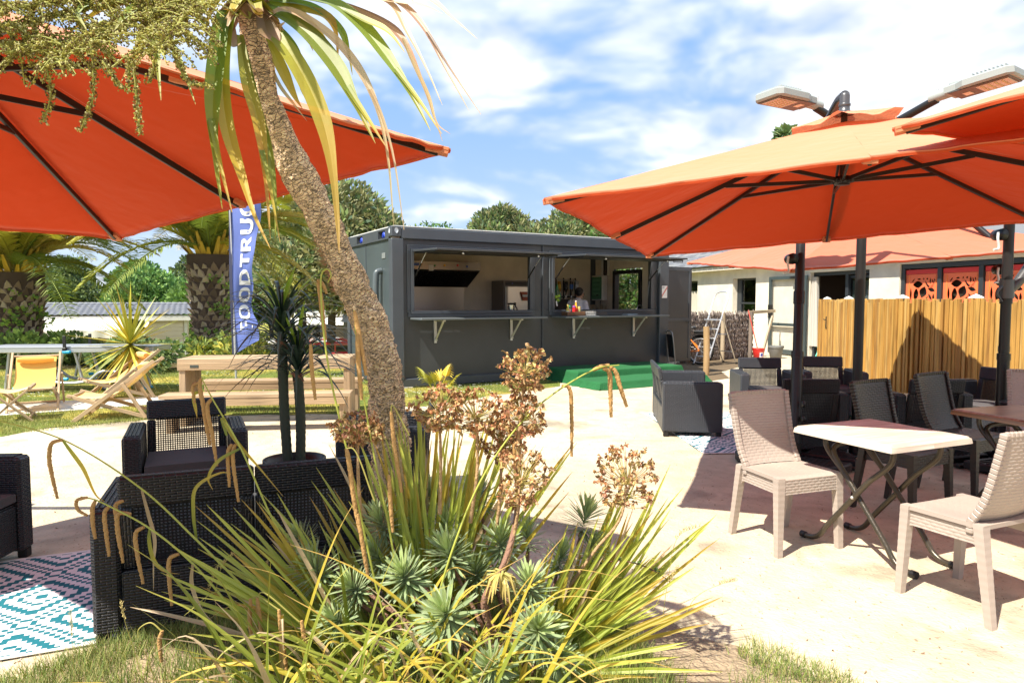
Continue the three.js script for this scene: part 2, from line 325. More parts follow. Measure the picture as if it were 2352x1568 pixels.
// lawn with its light concrete path
const lawnEdge = []; { const e = [[-9.5, 6.9], [-5.75, 7.65], [-5.6, 8.1], [-4.9, 8.6], [-4.1, 9.0], [-2.3, 9.15], [-1.15, 10.0], [-0.2, 11], [0.86, 12.15], [1.0, 14.2]]; for (let i = 0; i + 1 < e.length; i++) for (let k = 0; k < 12; k++) { const t = k / 12, x = mix(e[i][0], e[i + 1][0], t), d = mix(e[i][1], e[i + 1][1], t); lawnEdge.push(XD(x, d + 0.28 * (fbm(x * 2.2, d * 2.2, 3, 5) - 0.5) + 0.12 * (vn(x * 9, d * 9, 6) - 0.5))); } }
const lawnMap = tex(1024, 1024, (u, v) => { const n = fbm(u * 9, v * 9, 5, 81, 9), m = fbm(u * 120, v * 120, 2, 82, 120), y = sstep(0.42, 0.68, n); return [mix(0.40, 0.66, y) * (0.75 + 0.5 * m), mix(0.45, 0.60, y) * (0.75 + 0.5 * m), mix(0.14, 0.26, y) * (0.75 + 0.5 * m)]; }, true, 5);
struct('lawn', sheet([...lawnEdge, XD(-2.5, 15.5), XD(-3.2, 17.5), XD(-14, 17.6), XD(-24, 17), XD(-24, 7)], 0.004), std([0.85, 0.85, 0.8], 1, { map: lawnMap, bumpMap: sandBump, bumpScale: 0.03 }));
struct('path', [sheet([XD(-14, 8.3), XD(-6.8, 8.95), XD(-4.65, 10.35), XD(-4.95, 11.15), XD(-7.6, 9.95), XD(-14, 9.3)], 0.010)], std([0.66, 0.62, 0.55], 0.9, { map: T.mottle, bumpMap: T.fine, bumpScale: 0.003 }));
struct('bark_mulch_bed', sheet([XD(-24, 17.0), XD(-14, 15.3), XD(-9.2, 15.2), XD(-5.9, 15.6), XD(-4.4, 17.2), XD(-6, 19), XD(-24, 19.5)], 0.012), std([0.24, 0.19, 0.14], 1, { map: sandMap, bumpMap: sandBump, bumpScale: 0.06 }));
struct('earth_patch', sheet([XD(3.75, 12.9), XD(4.3, 13.4), XD(4.5, 14.6), XD(5.6, 16.2), XD(6.7, 18.3), XD(5.3, 18.2), XD(4.1, 16.9), XD(3.6, 15.2), XD(3.4, 13.6)], 0.004), std([0.25, 0.205, 0.16], 1, { map: sandMap, bumpMap: sandBump, bumpScale: 0.03 }));
// low planting bed in front of the camera
const bedY = (x, d) => { const q = Math.hypot((x + 0.35) / 1.9, (d - 1.95) / 1.68) + 0.16 * (fbm(x * 2.3 + 8, d * 2.3, 3, 15) - 0.5); return 0.15 * sstep(1.05, 0.25, q) - 0.022 * sstep(0.9, 1.08, q); };
{
  const g = gridGeo(90, 80, (u, v) => { const x = mix(-2.4, 1.6, u), d = mix(0.3, 3.7, v), y = bedY(x, d) + 0.012 * (fbm(x * 9, d * 9, 3, 55) - 0.5); return { p: V(x, y, -d), u: x, v: d }; });
  struct('planting_bed', g, std([0.62, 0.56, 0.5], 1, { map: sandMap, bumpMap: sandBump, bumpScale: 0.05 }));
}

// ------------------------------------------------------------------ snack bar container
const woodMap = T.grain;
const CA = new THREE.Vector3(-1.9, 0, -11.75), CT = Math.PI / 6;
const cw = (x, y, z) => V(x, y, z).applyAxisAngle(V(0, 1, 0), CT).add(CA);
const bar1 = thing('snack_bar_container', 'dark grey container snack bar with two open serving hatches', 'container bar', CA, CT);
{
  const G = { body: std([0.072, 0.084, 0.10], 0.42, { map: T.mottle }), panel: std([0.054, 0.060, 0.068], 0.45, { map: T.mottle }), side: std([0.07, 0.092, 0.10], 0.40, { map: T.mottle }), inner: std([0.74, 0.66, 0.54], 0.7, { map: T.mottle }), inox: std([0.33, 0.30, 0.27], 0.34, { metalness: 0.85 }), dark: std([0.01, 0.01, 0.011], 0.5) };
  const L0 = -0.17, L1 = 6.12, W = 2.66, H = 2.8, z0 = -W;
  const p = (n, g, m, l) => part(bar1, n, g, m, l);
  // steel frame
  for (const [x0, x1, n] of [[L0, 0.05, 1], [5.86, L1, 1]]) { p('corner_post', bx(x1 - x0, H - 0.36, 0.16, (x0 + x1) / 2, 1.37, -0.08, { c: 0.012 }), G.body); p('corner_post', bx(x1 - x0, H - 0.36, 0.16, (x0 + x1) / 2, 1.37, z0 + 0.08, { c: 0.012 }), G.body); }
  p('top_rail', bx(L1 - L0 - 0.36, 0.19, 0.14, (L0 + L1) / 2, H - 0.115, -0.075, { c: 0.012 }), G.body);
  p('top_rail', bx(L1 - L0 - 0.36, 0.19, 0.14, (L0 + L1) / 2, H - 0.115, z0 + 0.075, { c: 0.012 }), G.body);
  for (const x of [L0 + 0.08, L1 - 0.08]) {
    // end rails with two forklift pockets in the left one
    const zs = [z0 + 0.18, -1.98, -1.62, -0.72, -0.36, -0.18], left = x < 1;
    const gs = left ? [] : [bx(0.14, 0.19, W - 0.36, x, H - 0.115, -W / 2, { c: 0.012 })];
    if (left) { for (const [a, b] of [[z0 + 0.18, -1.98], [-1.62, -0.72], [-0.36, -0.18]]) gs.push(bx(0.14, 0.19, b - a, x, H - 0.115, (a + b) / 2, { c: 0.002 })); for (const [a, b] of [[-1.98, -1.62], [-0.72, -0.36]]) { gs.push(bx(0.14, 0.03, b - a, x, H - 0.035, (a + b) / 2, { c: 0.001 }), bx(0.14, 0.03, b - a, x, H - 0.195, (a + b) / 2, { c: 0.001 })); } }
    p('end_rail', gs, G.body); p('end_rail', bx(0.14, 0.15, W - 0.36, x, 0.095, -W / 2, { c: 0.01 }), G.body);
    if (left) for (const z of [-1.72, -0.46]) { p('strap_roll', [tube(smooth([V(x - 0.03, H - 0.15, z - 0.06), V(x - 0.04, H - 0.10, z), V(x - 0.03, H - 0.15, z + 0.06)], 10), 0.035, 8)], std([0.02, 0.06, 0.55], 0.5)); p('pocket_back', bx(0.01, 0.13, 0.36, x + 0.06, H - 0.115, z - 0.08, { c: 0.001 }), G.dark); }
    for (const z of [-0.09, z0 + 0.09]) for (const y of [H - 0.09, 0.09]) {
      const gs2 = [bx(0.18, 0.18, 0.18, x + (left ? 0.01 : -0.01), y, z, { c: 0.014 })]; p('corner_casting', gs2, G.body);
      if (z > -1 && y > 1) { p('casting_hole', lathe([[0, 0], [0.032, 0], [0.032, 0.006]], 14).scale(1, 1, 1.5).rotateX(Math.PI / 2).translate(x + (left ? 0.01 : -0.01), y + 0.015, z + 0.0905), std([0.55, 0.6, 0.66], 0.7)); if (left) p('casting_hole', lathe([[0, 0], [0.032, 0], [0.032, 0.006]], 14).scale(1, 1, 1.5).rotateX(Math.PI / 2).rotateY(-Math.PI / 2).translate(x - 0.0805, y + 0.015, z), std([0.55, 0.6, 0.66], 0.7)); }
    }
  }
  p('bottom_rail', bx(L1 - L0 - 0.36, 0.15, 0.14, (L0 + L1) / 2, 0.095, -0.075, { c: 0.012 }), G.body);
  p('bottom_rail', bx(L1 - L0 - 0.36, 0.15, 0.14, (L0 + L1) / 2, 0.095, z0 + 0.075, { c: 0.012 }), G.body);
  for (const [x, z] of [[0, -0.15], [3, -0.15], [6, -0.15], [0, z0 + 0.15], [6, z0 + 0.15]]) p('foot_block', bx(0.4, 0.03, 0.3, x, 0.012, z), std([0.5, 0.48, 0.44], 0.9));
  // front wall: panels left open where the hatches are
  const zf = -0.105, tk = 0.06, pan = (x0, x1, y0, y1) => bx(x1 - x0, y1 - y0, tk, (x0 + x1) / 2, (y0 + y1) / 2, zf, { c: 0.002 });
  for (const [a, b, w0, w1] of [[0.05, 2.9, 0.25, 2.615], [2.925, 5.86, 3.18, 5.64]]) {
    p('wall_panel', [pan(a, b, 0.17, 1.35), pan(a, w0, 1.352, 2.375), pan(w1, b, 1.352, 2.375), pan(a, b, 2.377, 2.59)], G.panel);
    // stepped hatch frame
    const fr = (e, z, dz, m) => [bx(w1 - w0 + 2 * e, e, dz, (w0 + w1) / 2, 2.375 + e / 2, z, { c: 0.004 }), bx(w1 - w0 + 2 * e, e, dz, (w0 + w1) / 2, 1.35 - e / 2, z, { c: 0.004 }), bx(e, 1.021, dz, w0 - e / 2, 1.8625, z, { c: 0.004 }), bx(e, 1.021, dz, w1 + e / 2, 1.8625, z, { c: 0.004 })];
    p('hatch_frame', [...fr(0.055, -0.055, 0.05), ...fr(0.11, -0.066, 0.03)], G.body);
    const lip = bx(w1 - w0 + 0.24, 0.006, 0.006, (w0 + w1) / 2, 2.49, -0.048, { c: 0.001 }); p('frame_trim', [lip, bx(0.006, 1.16, 0.006, w0 - 0.116, 1.905, -0.048, { c: 0.001 })], std([0.2, 0.23, 0.25], 0.4));
    // hatch flap held open by two gas struts
    const f = p('hatch_flap', [bx(w1 - w0 + 0.06, 0.035, 1.02, (w0 + w1) / 2, 2.375, 0.5, { c: 0.004, rx: 0.03 })], G.panel);
    part(f, 'flap_edge', [bx(w1 - w0 + 0.02, 0.02, 0.9, (w0 + w1) / 2, 2.345, 0.46, { rx: 0.03 })], G.dark);
    for (const t of [0.2, 0.82]) { part(f, 'flap_hinge_label', bx(0.17, 0.022, 0.012, mix(w0, w1, t), 2.352, 1.0), std([0.55, 0.5, 0.42], 0.6)); part(f, 'flap_latch', lathe([[0, 0], [0.02, 0.004], [0.014, 0.03], [0, 0.034]], 10).translate(mix(w0, w1, t), 2.29, 0.94), M.alu); }
    part(f, 'flap_handle', tube([V(w1 - 0.3, 2.34, 0.96), V(w1 - 0.3, 2.29, 0.96), V(w1 - 0.06, 2.29, 0.96), V(w1 - 0.06, 2.34, 0.96)], 0.008, 6), M.blackMetal);
    for (const x of [w0 + 0.035, w1 - 0.035]) { p('gas_strut', [rod(V(x, 1.95, -0.06), V(x, 2.17, 0.2), 0.014, 8)], M.blackMetal); p('strut_rod', rod(V(x, 2.17, 0.2), V(x, 2.335, 0.42), 0.006, 6), M.alu); }
    // serving shelf on folding brackets
    const sh = p('serving_shelf', bx(w1 - w0 + 0.16, 0.035, 0.5, (w0 + w1) / 2, 1.215, 0.215, { c: 0.006 }), std([0.11, 0.125, 0.135], 0.33));
    for (const bxp of a < 1 ? [0.65, 2.21] : [3.65, 5.19]) p('shelf_bracket', [bx(0.05, 0.42, 0.03, bxp, 0.985, -0.055, { c: 0.004 }), bx(0.05, 0.03, 0.40, bxp, 1.181, 0.15, { c: 0.004 }), bar(V(bxp, 0.83, -0.04), V(bxp, 1.165, 0.29), 0.035, 0.02), rod(V(bxp - 0.03, 0.83, -0.03), V(bxp + 0.03, 0.83, -0.03), 0.012)], M.zinc);
  }
  p('seam_trim', bx(0.022, 2.42, 0.05, 2.9125, 1.38, -0.066, { c: 0.004 }), G.body);
  // left end wall with vent pipe
  p('end_wall', [bx(0.06, 2.43, W - 0.34, L0 + 0.07, 1.385, -W / 2, { c: 0.002 })], G.side);
  p('panel_joint', bx(0.012, 2.4, 0.02, L0 + 0.036, 1.385, -1.5, { c: 0.001 }), G.body);
  p('vent_pipe', tube(smooth([V(L0 - 0.07, 0.5, -0.62), V(L0 - 0.07, 1.95, -0.62), V(L0 - 0.05, 2.03, -0.62), V(L0 + 0.04, 2.06, -0.62)], 24), 0.055, 14), std([0.09, 0.11, 0.12], 0.35));
  p('end_plate', bx(0.012, 0.10, 0.17, L0 + 0.034, 2.32, -0.5), std([0.2, 0.22, 0.22], 0.4));
  // right end wall, back wall with a doorway, floor, ceiling, roof
  const zb = z0 + 0.11, xe = L1 - 0.07;
  p('end_wall', [box0(0.06, 2.43, 0.73, xe, 1.385, -2.125), box0(0.06, 2.43, 0.58, xe, 1.385, -0.46), box0(0.06, 0.33, 1.01, xe, 2.435, -1.255)], G.side);
  p('back_wall', box0(5.95, 2.43, 0.06, 3.0, 1.385, zb), G.panel);
  p('inner_lining', [box0(5.9, 2.4, 0.012, 3.0, 1.39, zb + 0.04), box0(0.012, 2.4, 2.3, L0 + 0.11, 1.39, -W / 2), box0(0.012, 2.4, 0.71, xe - 0.04, 1.39, -2.125), box0(0.012, 2.4, 0.56, xe - 0.04, 1.39, -0.46), box0(0.012, 0.32, 1.01, xe - 0.04, 2.435, -1.255), box0(0.01, 2.36, 0.004, 2.62, 1.39, zb + 0.048), box0(0.01, 2.36, 0.004, 4.5, 1.39, zb + 0.048)], G.inner);
  p('door_frame', [bx(0.13, 2.03, 0.09, xe - 0.02, 1.215, -1.715), bx(0.13, 2.03, 0.09, xe - 0.02, 1.215, -0.795), bx(0.13, 0.09, 0.83, xe - 0.02, 2.19, -1.255)], G.dark);
  p('floor', box0(6.2, 0.03, 2.5, 2.98, 0.185, -W / 2), std([0.1, 0.095, 0.09], 0.6)); p('ceiling', box0(6.2, 0.03, 2.5, 2.98, 2.61, -W / 2), G.inner);
  p('roof_sheet', [bx(L1 - L0 - 0.12, 0.02, W - 0.12, (L0 + L1) / 2, H + 0.005, -W / 2)], std([0.6, 0.6, 0.58], 0.5));
  p('kitchen_worktop', box0(5.6, 0.04, 0.6, 2.9, 1.09, -2.2), G.inox); p('back_splash', box0(2.3, 0.72, 0.008, 1.25, 1.48, zb + 0.06), G.inox);
  p('service_counter', box0(5.5, 0.04, 0.5, 2.95, 1.1, -0.42), G.inox);
  p('cable_duct', [bx(0.04, 0.48, 0.05, 5.98, 2.37, -2.17), bx(0.04, 0.48, 0.06, 5.98, 2.37, -1.93)], M.white); p('cable_bundle', bx(0.05, 0.46, 0.11, 5.98, 2.37, -2.06, { c: 0.02 }), G.dark);
  // extractor hood
  const hood = p('extractor_hood', prism([[0, 0], [0.62, 0.34], [0.62, 0.5], [0, 0.5]], 2.25, 0.004).rotateY(-Math.PI / 2).translate(2.5, 1.83, zb + 0.05), G.inox);
  const slope = Math.atan2(0.34, 0.62);
  part(hood, 'hood_filter', [...Array(41)].map((_, i) => bx(0.018, 0.02, 0.56, 0.31 + i * 0.053, 2.0 - 0.025, zb + 0.05 + 0.33, { rx: -slope, c: 0.002 })), std([0.03, 0.03, 0.032], 0.4, { metalness: 0.6 }));
  part(hood, 'hood_underside', bx(2.21, 0.012, 0.66, 1.375, 1.985, zb + 0.05 + 0.32, { rx: -slope }), G.dark);
  const hc = [[0.5, 0.02, 0.02], [0.02, 0.04, 0.3], [0.6, 0.25, 0.02], [0.02, 0.2, 0.06], [0.65, 0.33, 0.02], [0.5, 0.03, 0.02], [0.02, 0.08, 0.35]];
  hc.forEach((c, i) => part(hood, 'hood_magnet', lathe([[0, 0], [0.024, 0], [0.022, 0.012], [0, 0.014]], 14).rotateX(Math.PI / 2).translate(0.62 + i * 0.26 + (i % 2) * 0.04, 2.245 + (i % 3) * 0.01, zb + 0.676), std(c, 0.4)));
  part(hood, 'hood_control', bx(0.15, 0.06, 0.02, 1.02, 2.265, zb + 0.682), std([0.02, 0.08, 0.3], 0.4)); part(hood, 'hood_note', bx(0.1, 0.12, 0.004, 1.36, 2.2, zb + 0.682, { c: 0.001 }), M.white);
  // sticker on the right post
  const st = std([0.75, 0.73, 0.72], 0.5), ss = p('door_sticker', bx(0.15, 0.26, 0.004, 5.99, 1.715, 0.003, { c: 0.001 }), st);
  part(ss, 'sticker_band', prism([[5.916, 1.605], [6.064, 1.79], [6.064, 1.84], [5.916, 1.655]], 0.002).translate(0, 0, 0.0055), std([0.62, 0.22, 0.2], 0.5));
  // open door leaf at the right end
  const dl = p('door_leaf', bx(0.95, 2.12, 0.045, 6.62, 1.22, -0.28, { ry: 0.1, c: 0.006 }), G.panel);
  part(dl, 'door_frame_trim', [bx(0.06, 2.02, 0.02, 6.22, 1.23, -0.215, { ry: 0.1 }), bx(0.06, 2.02, 0.02, 7.02, 1.23, -0.295, { ry: 0.1 }), bx(0.8, 0.06, 0.02, 6.62, 2.22, -0.255, { ry: 0.1 }), bx(0.8, 0.06, 0.02, 6.62, 1.1, -0.255, { ry: 0.1 })], G.body);
  part(dl, 'handle', [rod(V(6.98, 1.06, -0.29), V(6.98, 1.06, -0.23), 0.012), rod(V(6.98, 1.06, -0.23), V(6.85, 1.06, -0.215), 0.01)], M.blackMetal);
}
// sticker lettering
const font = await new FontLoader().loadAsync('fonts/droid/droid_sans_bold.typeface.json');
function words(s, size, depth, mat, parent, name, m) { const g = plain(new TextGeometry(s, { font, size, depth, curveSegments: 4, bevelEnabled: false })); g.computeBoundingBox(); const b = g.boundingBox; g.translate(-(b.min.x + b.max.x) / 2, -(b.min.y + b.max.y) / 2, 0); g.applyMatrix4(m); return part(parent, name, g, mat); }
{
  const ss = bar1.children.find((c) => c.name === 'door_sticker');
  words('IV', 0.045, 0.002, std([0.25, 0.26, 0.34], 0.5), ss, 'sticker_lettering', M4(5.955, 1.81, 0.0055));
}

// ------------------------------------------------------------------ house on the right with slate roof
const HB = new THREE.Vector3(7.4, 0, -20.2), HT = Math.atan2(-0.9654, 0.2607);
const house = thing('rendered_house', 'low cream rendered house with grey slate roof and dark framed openings', 'house', HB, HT);
{
  const wallM = std([0.80, 0.74, 0.62], 0.9, { map: T.mottle, bumpMap: T.fine, bumpScale: 0.004 }), frameM = std([0.028, 0.034, 0.04], 0.4), glassM = new THREE.MeshPhysicalMaterial({ color: C(0.55, 0.6, 0.6), roughness: 0.02, transmission: 1, thickness: 0 }), darkM = std([0.02, 0.02, 0.02], 0.9);
  const p = (n, g, m) => part(house, n, g, m);
  const op = [[-5.5, -3.67, 1.05, 2.22], [-1.54, -0.33, 1.13, 2.22], [2.06, 4.11, 0, 2.27], [5.0, 9.4, 0.85, 2.335]], gs = []; let x = -9, WT = 0.3, WH = 2.5;
  for (const [a, b, y0, y1] of op) { gs.push(box0(a - x, WH, WT, (a + x) / 2, WH / 2, -WT / 2)); if (y0 > 0) gs.push(box0(b - a, y0, WT, (a + b) / 2, y0 / 2, -WT / 2)); gs.push(box0(b - a, WH - y1, WT, (a + b) / 2, (WH + y1) / 2, -WT / 2)); x = b; }
  gs.push(box0(15 - x, WH, WT, (15 + x) / 2, WH / 2, -WT / 2));
  p('wall', gs, wallM); p('wall', [box0(24, WH, 0.3, 3, WH / 2, -7.15), box0(0.3, WH, 6.7, -8.85, WH / 2, -3.65), box0(0.3, WH, 6.7, 14.85, WH / 2, -3.65)], wallM);
  p('room_floor', box0(23.4, 0.04, 6.7, 3, 0.02, -3.65), std([0.2, 0.17, 0.14], 0.7)); p('room_ceiling', box0(23.4, 0.04, 6.7, 3, 2.46, -3.65), std([0.3, 0.28, 0.24], 0.9)); p('partition_wall', [box0(0.1, 2.4, 6.6, 1.3, 1.24, -3.65), box0(0.1, 2.4, 6.6, 4.6, 1.24, -3.65), box0(3.2, 2.4, 0.1, 2.95, 1.24, -3.6)], std([0.12, 0.09, 0.07], 0.9));
  p('eave_soffit', box0(24.6, 0.03, 0.24, 3, 2.515, 0.12), wallM); p('fascia_board', box0(24.6, 0.16, 0.025, 3, 2.575, 0.255), wallM);
  // roof: slates one by one over the part in view, a plain slope beyond
  const pitch = 0.56, slateC = [[0.15, 0.155, 0.165], [0.18, 0.185, 0.19], [0.125, 0.13, 0.14], [0.2, 0.2, 0.2], [0.16, 0.165, 0.18]].map((c) => std(c, 0.55, { bumpMap: T.fine, bumpScale: 0.004 }));
  const slope = (x, s, lift) => V(x, 2.655 + s * Math.sin(pitch) + lift * Math.cos(pitch), 0.29 - s * Math.cos(pitch) + lift * Math.sin(pitch));
  const roof = p('roof', [bx(24.8, 0.05, 4.6, 3, 0, 0, { rx: pitch }).translate(0, slope(0, 2.3, 0).y - 0.035, slope(0, 2.3, 0).z), bx(24.8, 0.05, 4.6, 3, 0, 0, { rx: -pitch }).translate(0, slope(0, 2.3, 0).y - 0.035, -7.22 - slope(0, 2.3, 0).z)], slateC[0]);
  const sg = uvBox(cbox(0.305, 0.009, 0.34, 0.002)), r = rng(77);
  for (let row = 0; row < 11; row++) for (let k = 0; k < 26; k++) { const m = part(roof, 'slate', sg, slateC[Math.floor(r() * 5)]); m.position.copy(slope(-8.6 + (k + (row % 2) * 0.5) * 0.325, 0.12 + row * 0.195, 0.022 + r() * 0.004)); m.rotation.set(pitch - 0.035, (r() - 0.5) * 0.03, 0); }
  // windows
  const win = (a, b, y0, y1, mull) => { const fr = [bx(b - a, 0.06, 0.07, (a + b) / 2, y1 - 0.03, -0.2), bx(b - a, 0.06, 0.07, (a + b) / 2, y0 + 0.03, -0.2), bx(0.06, y1 - y0 - 0.12, 0.07, a + 0.03, (y0 + y1) / 2, -0.2), bx(0.06, y1 - y0 - 0.12, 0.07, b - 0.03, (y0 + y1) / 2, -0.2)]; if (mull) fr.push(bx(0.16, y1 - y0 - 0.12, 0.06, a + 0.14, (y0 + y1) / 2, -0.2), bx(b - a - 0.2, 0.05, 0.06, (a + b) / 2, y0 + 0.32, -0.2)); const w = p('window', fr, frameM); part(w, 'pane', box0(b - a - 0.12, y1 - y0 - 0.12, 0.008, (a + b) / 2, (y0 + y1) / 2, -0.215), glassM); return w; };
  const w1 = win(-5.5, -3.67, 1.05, 2.22); win(-1.54, -0.33, 1.13, 2.22, true);
  part(w1, 'curtain', gridGeo(60, 6, (u, v) => ({ p: V(mix(-5.4, -3.75, u), mix(1.12, 1.86, v), -0.13 + 0.025 * Math.sin(u * 50 + Math.sin(v * 3)) - 0.02), u: u * 1.6, v })), new THREE.MeshPhysicalMaterial({ color: C(0.62, 0.58, 0.48), roughness: 1, transmission: 0.3, thickness: 0, side: 2 }));
  part(w1, 'curtain_rail', rod(V(-5.45, 1.82, -0.15), V(-3.7, 1.82, -0.15), 0.008), M.steel);
  p('storage_backing', box0(1.9, 2.3, 0.05, -0.9, 1.2, -2.8), darkM); p('storage_backing', box0(3, 2.3, 0.05, -4.5, 1.2, -2.2), darkM);
  // wide opening with sliding door and curtain
  p('opening_frame', [bx(2.05, 0.09, 0.12, 3.085, 2.225, -0.17), bx(0.08, 2.18, 0.12, 2.1, 1.09, -0.17), bx(0.08, 2.18, 0.12, 4.07, 1.09, -0.17), bx(0.1, 2.18, 0.1, 3.25, 1.09, -0.17)], frameM);
  const sd = p('sliding_door', [bx(0.8, 0.07, 0.05, 3.66, 2.12, -0.2), bx(0.8, 0.07, 0.05, 3.66, 0.06, -0.2)], frameM); part(sd, 'pane', box0(0.78, 2.0, 0.008, 3.66, 1.09, -0.2), glassM);
  part(sd, 'door_blind', gridGeo(40, 4, (u, v) => ({ p: V(mix(3.32, 4.02, u), mix(0.15, 2.02, v), -0.24 + 0.015 * Math.sin(u * 40)), u, v })), new THREE.MeshPhysicalMaterial({ color: C(0.65, 0.65, 0.6), roughness: 1, transmission: 0.35, thickness: 0, side: 2 }));
  p('door_curtain', gridGeo(40, 24, (u, v) => ({ p: V(2.22 + (u - 0.5) * mix(0.34, 0.14, Math.pow(v, 2)) , mix(0.32, 2.15, v), -0.05 + 0.05 * Math.sin(u * 20 + v) ), u, v })), new THREE.MeshPhysicalMaterial({ color: C(0.7, 0.66, 0.6), roughness: 1, transmission: 0.3, thickness: 0, side: 2 }));
  // glazed door folded back against the wall
  const dl = p('glazed_door', [bx(1.6, 0.09, 0.06, 1.26, 2.16, 0.09), bx(1.6, 0.13, 0.06, 1.26, 0.1, 0.09), bx(1.42, 0.08, 0.05, 1.26, 0.86, 0.09), bx(0.09, 1.96, 0.06, 0.505, 1.14, 0.09), bx(0.11, 1.96, 0.06, 2.0, 1.14, 0.09)], std([0.045, 0.062, 0.066], 0.4));
  part(dl, 'pane', [plain(new THREE.PlaneGeometry(1.4, 1.2)).translate(1.25, 1.51, 0.09), plain(new THREE.PlaneGeometry(1.4, 0.64)).translate(1.25, 0.49, 0.09)], new THREE.MeshPhysicalMaterial({ color: C(1, 1, 1), roughness: 0.0, transmission: 1, thickness: 0 })); part(dl, 'lock_case', bx(0.1, 0.34, 0.09, 0.52, 1.24, 0.1), M.blackMetal); part(dl, 'handle', rod(V(0.5, 1.02, 0.16), V(0.5, 1.12, 0.16), 0.012), M.alu);
  p('door_closer', bx(0.5, 0.05, 0.06, 1.7, 2.16, 0.15), M.blackMetal);
  // window with cut-out screens
  p('screen_frame', [bx(4.4, 0.1, 0.12, 7.2, 2.28, -0.1), ...[5.05, 5.99, 6.94, 7.9, 8.86, 9.35].map((q) => bx(0.1, 1.36, 0.12, q, 1.55, -0.1))], frameM);
  p('screen_backing', box0(4.2, 1.4, 0.02, 7.2, 1.56, -0.24), std([0.045, 0.037, 0.025], 0.3));
  const leaf = (cx, cy, L, w, a, bend = 0) => { cy = 1.2 - (1.2 - cy) * 0.74 - 0.02; L *= 1.0; w *= 1.3; const pts = []; for (let i = 0; i <= 10; i++) { const t = i / 10; pts.push([(t - 0.5) * L, w * Math.sin(Math.PI * t) + bend * Math.sin(Math.PI * t)]); } for (let i = 9; i > 0; i--) { const t = i / 10; pts.push([(t - 0.5) * L, -w * Math.sin(Math.PI * t) + bend * Math.sin(Math.PI * t)]); } const c = Math.cos(a), s = Math.sin(a); return new THREE.Path(pts.map(([x, y]) => new THREE.Vector2(cx + x * c - y * s, cy + x * s + y * c))); };
  for (let k = 0; k < 4; k++) {
    const x0 = 5.10 + k * 0.953, wd = 0.84, sh = new THREE.Shape([[0, 0], [wd, 0], [wd, 1.2], [0, 1.2]].map(([a, b]) => new THREE.Vector2(a, b)));
    sh.holes.push(leaf(0.31, 0.93, 0.27, 0.06, 0.05), leaf(0.45, 0.70, 0.27, 0.075, 1.2), leaf(0.25, 0.64, 0.3, 0.05, 1.4, -0.02), leaf(0.66, 0.77, 0.2, 0.035, -0.3), leaf(0.59, 0.93, 0.26, 0.02, -0.75, -0.04), leaf(0.52, 0.47, 0.22, 0.018, 0.95), leaf(0.63, 0.56, 0.17, 0.025, -1.0), leaf(0.715, 0.53, 0.2, 0.022, 1.55), leaf(0.19, 1.05, 0.13, 0.012, 0.85), leaf(0.34, 1.085, 0.1, 0.014, 0.05), leaf(0.46, 1.09, 0.06, 0.015, 1.8), leaf(0.55, 1.09, 0.055, 0.017, 0.1), leaf(0.63, 1.03, 0.15, 0.016, 1.6), leaf(0.69, 1.02, 0.13, 0.012, -1.2), leaf(0.735, 1.05, 0.08, 0.013, -1.2), leaf(0.13, 0.64, 0.3, 0.022, 1.57), leaf(0.22, 0.3, 0.16, 0.02, -0.8), leaf(0.5, 0.29, 0.15, 0.022, 0.1), leaf(0.69, 0.29, 0.18, 0.024, -0.9), leaf(0.4, 0.12, 0.2, 0.03, 0.5));
    const sp = p('screen_panel', plain(new THREE.ExtrudeGeometry(sh, { depth: 0.012, bevelEnabled: false })).translate(x0, 0.9, -0.1), std([0.78, 0.165, 0.065], 0.45));
    part(sp, 'panel_head', bx(wd, 0.1, 0.02, x0 + wd / 2, 2.155, -0.085), std([0.58, 0.03, 0.025], 0.45)); part(sp, 'panel_rib', [bx(0.012, 1.15, 0.012, x0 + 0.09, 1.5, -0.082), bx(0.012, 1.15, 0.012, x0 + wd - 0.06, 1.5, -0.082)], std([0.8, 0.25, 0.05], 0.4));
  }
}
const hw = (x, y, z) => V(x, y, z).applyAxisAngle(V(0, 1, 0), HT).add(HB);

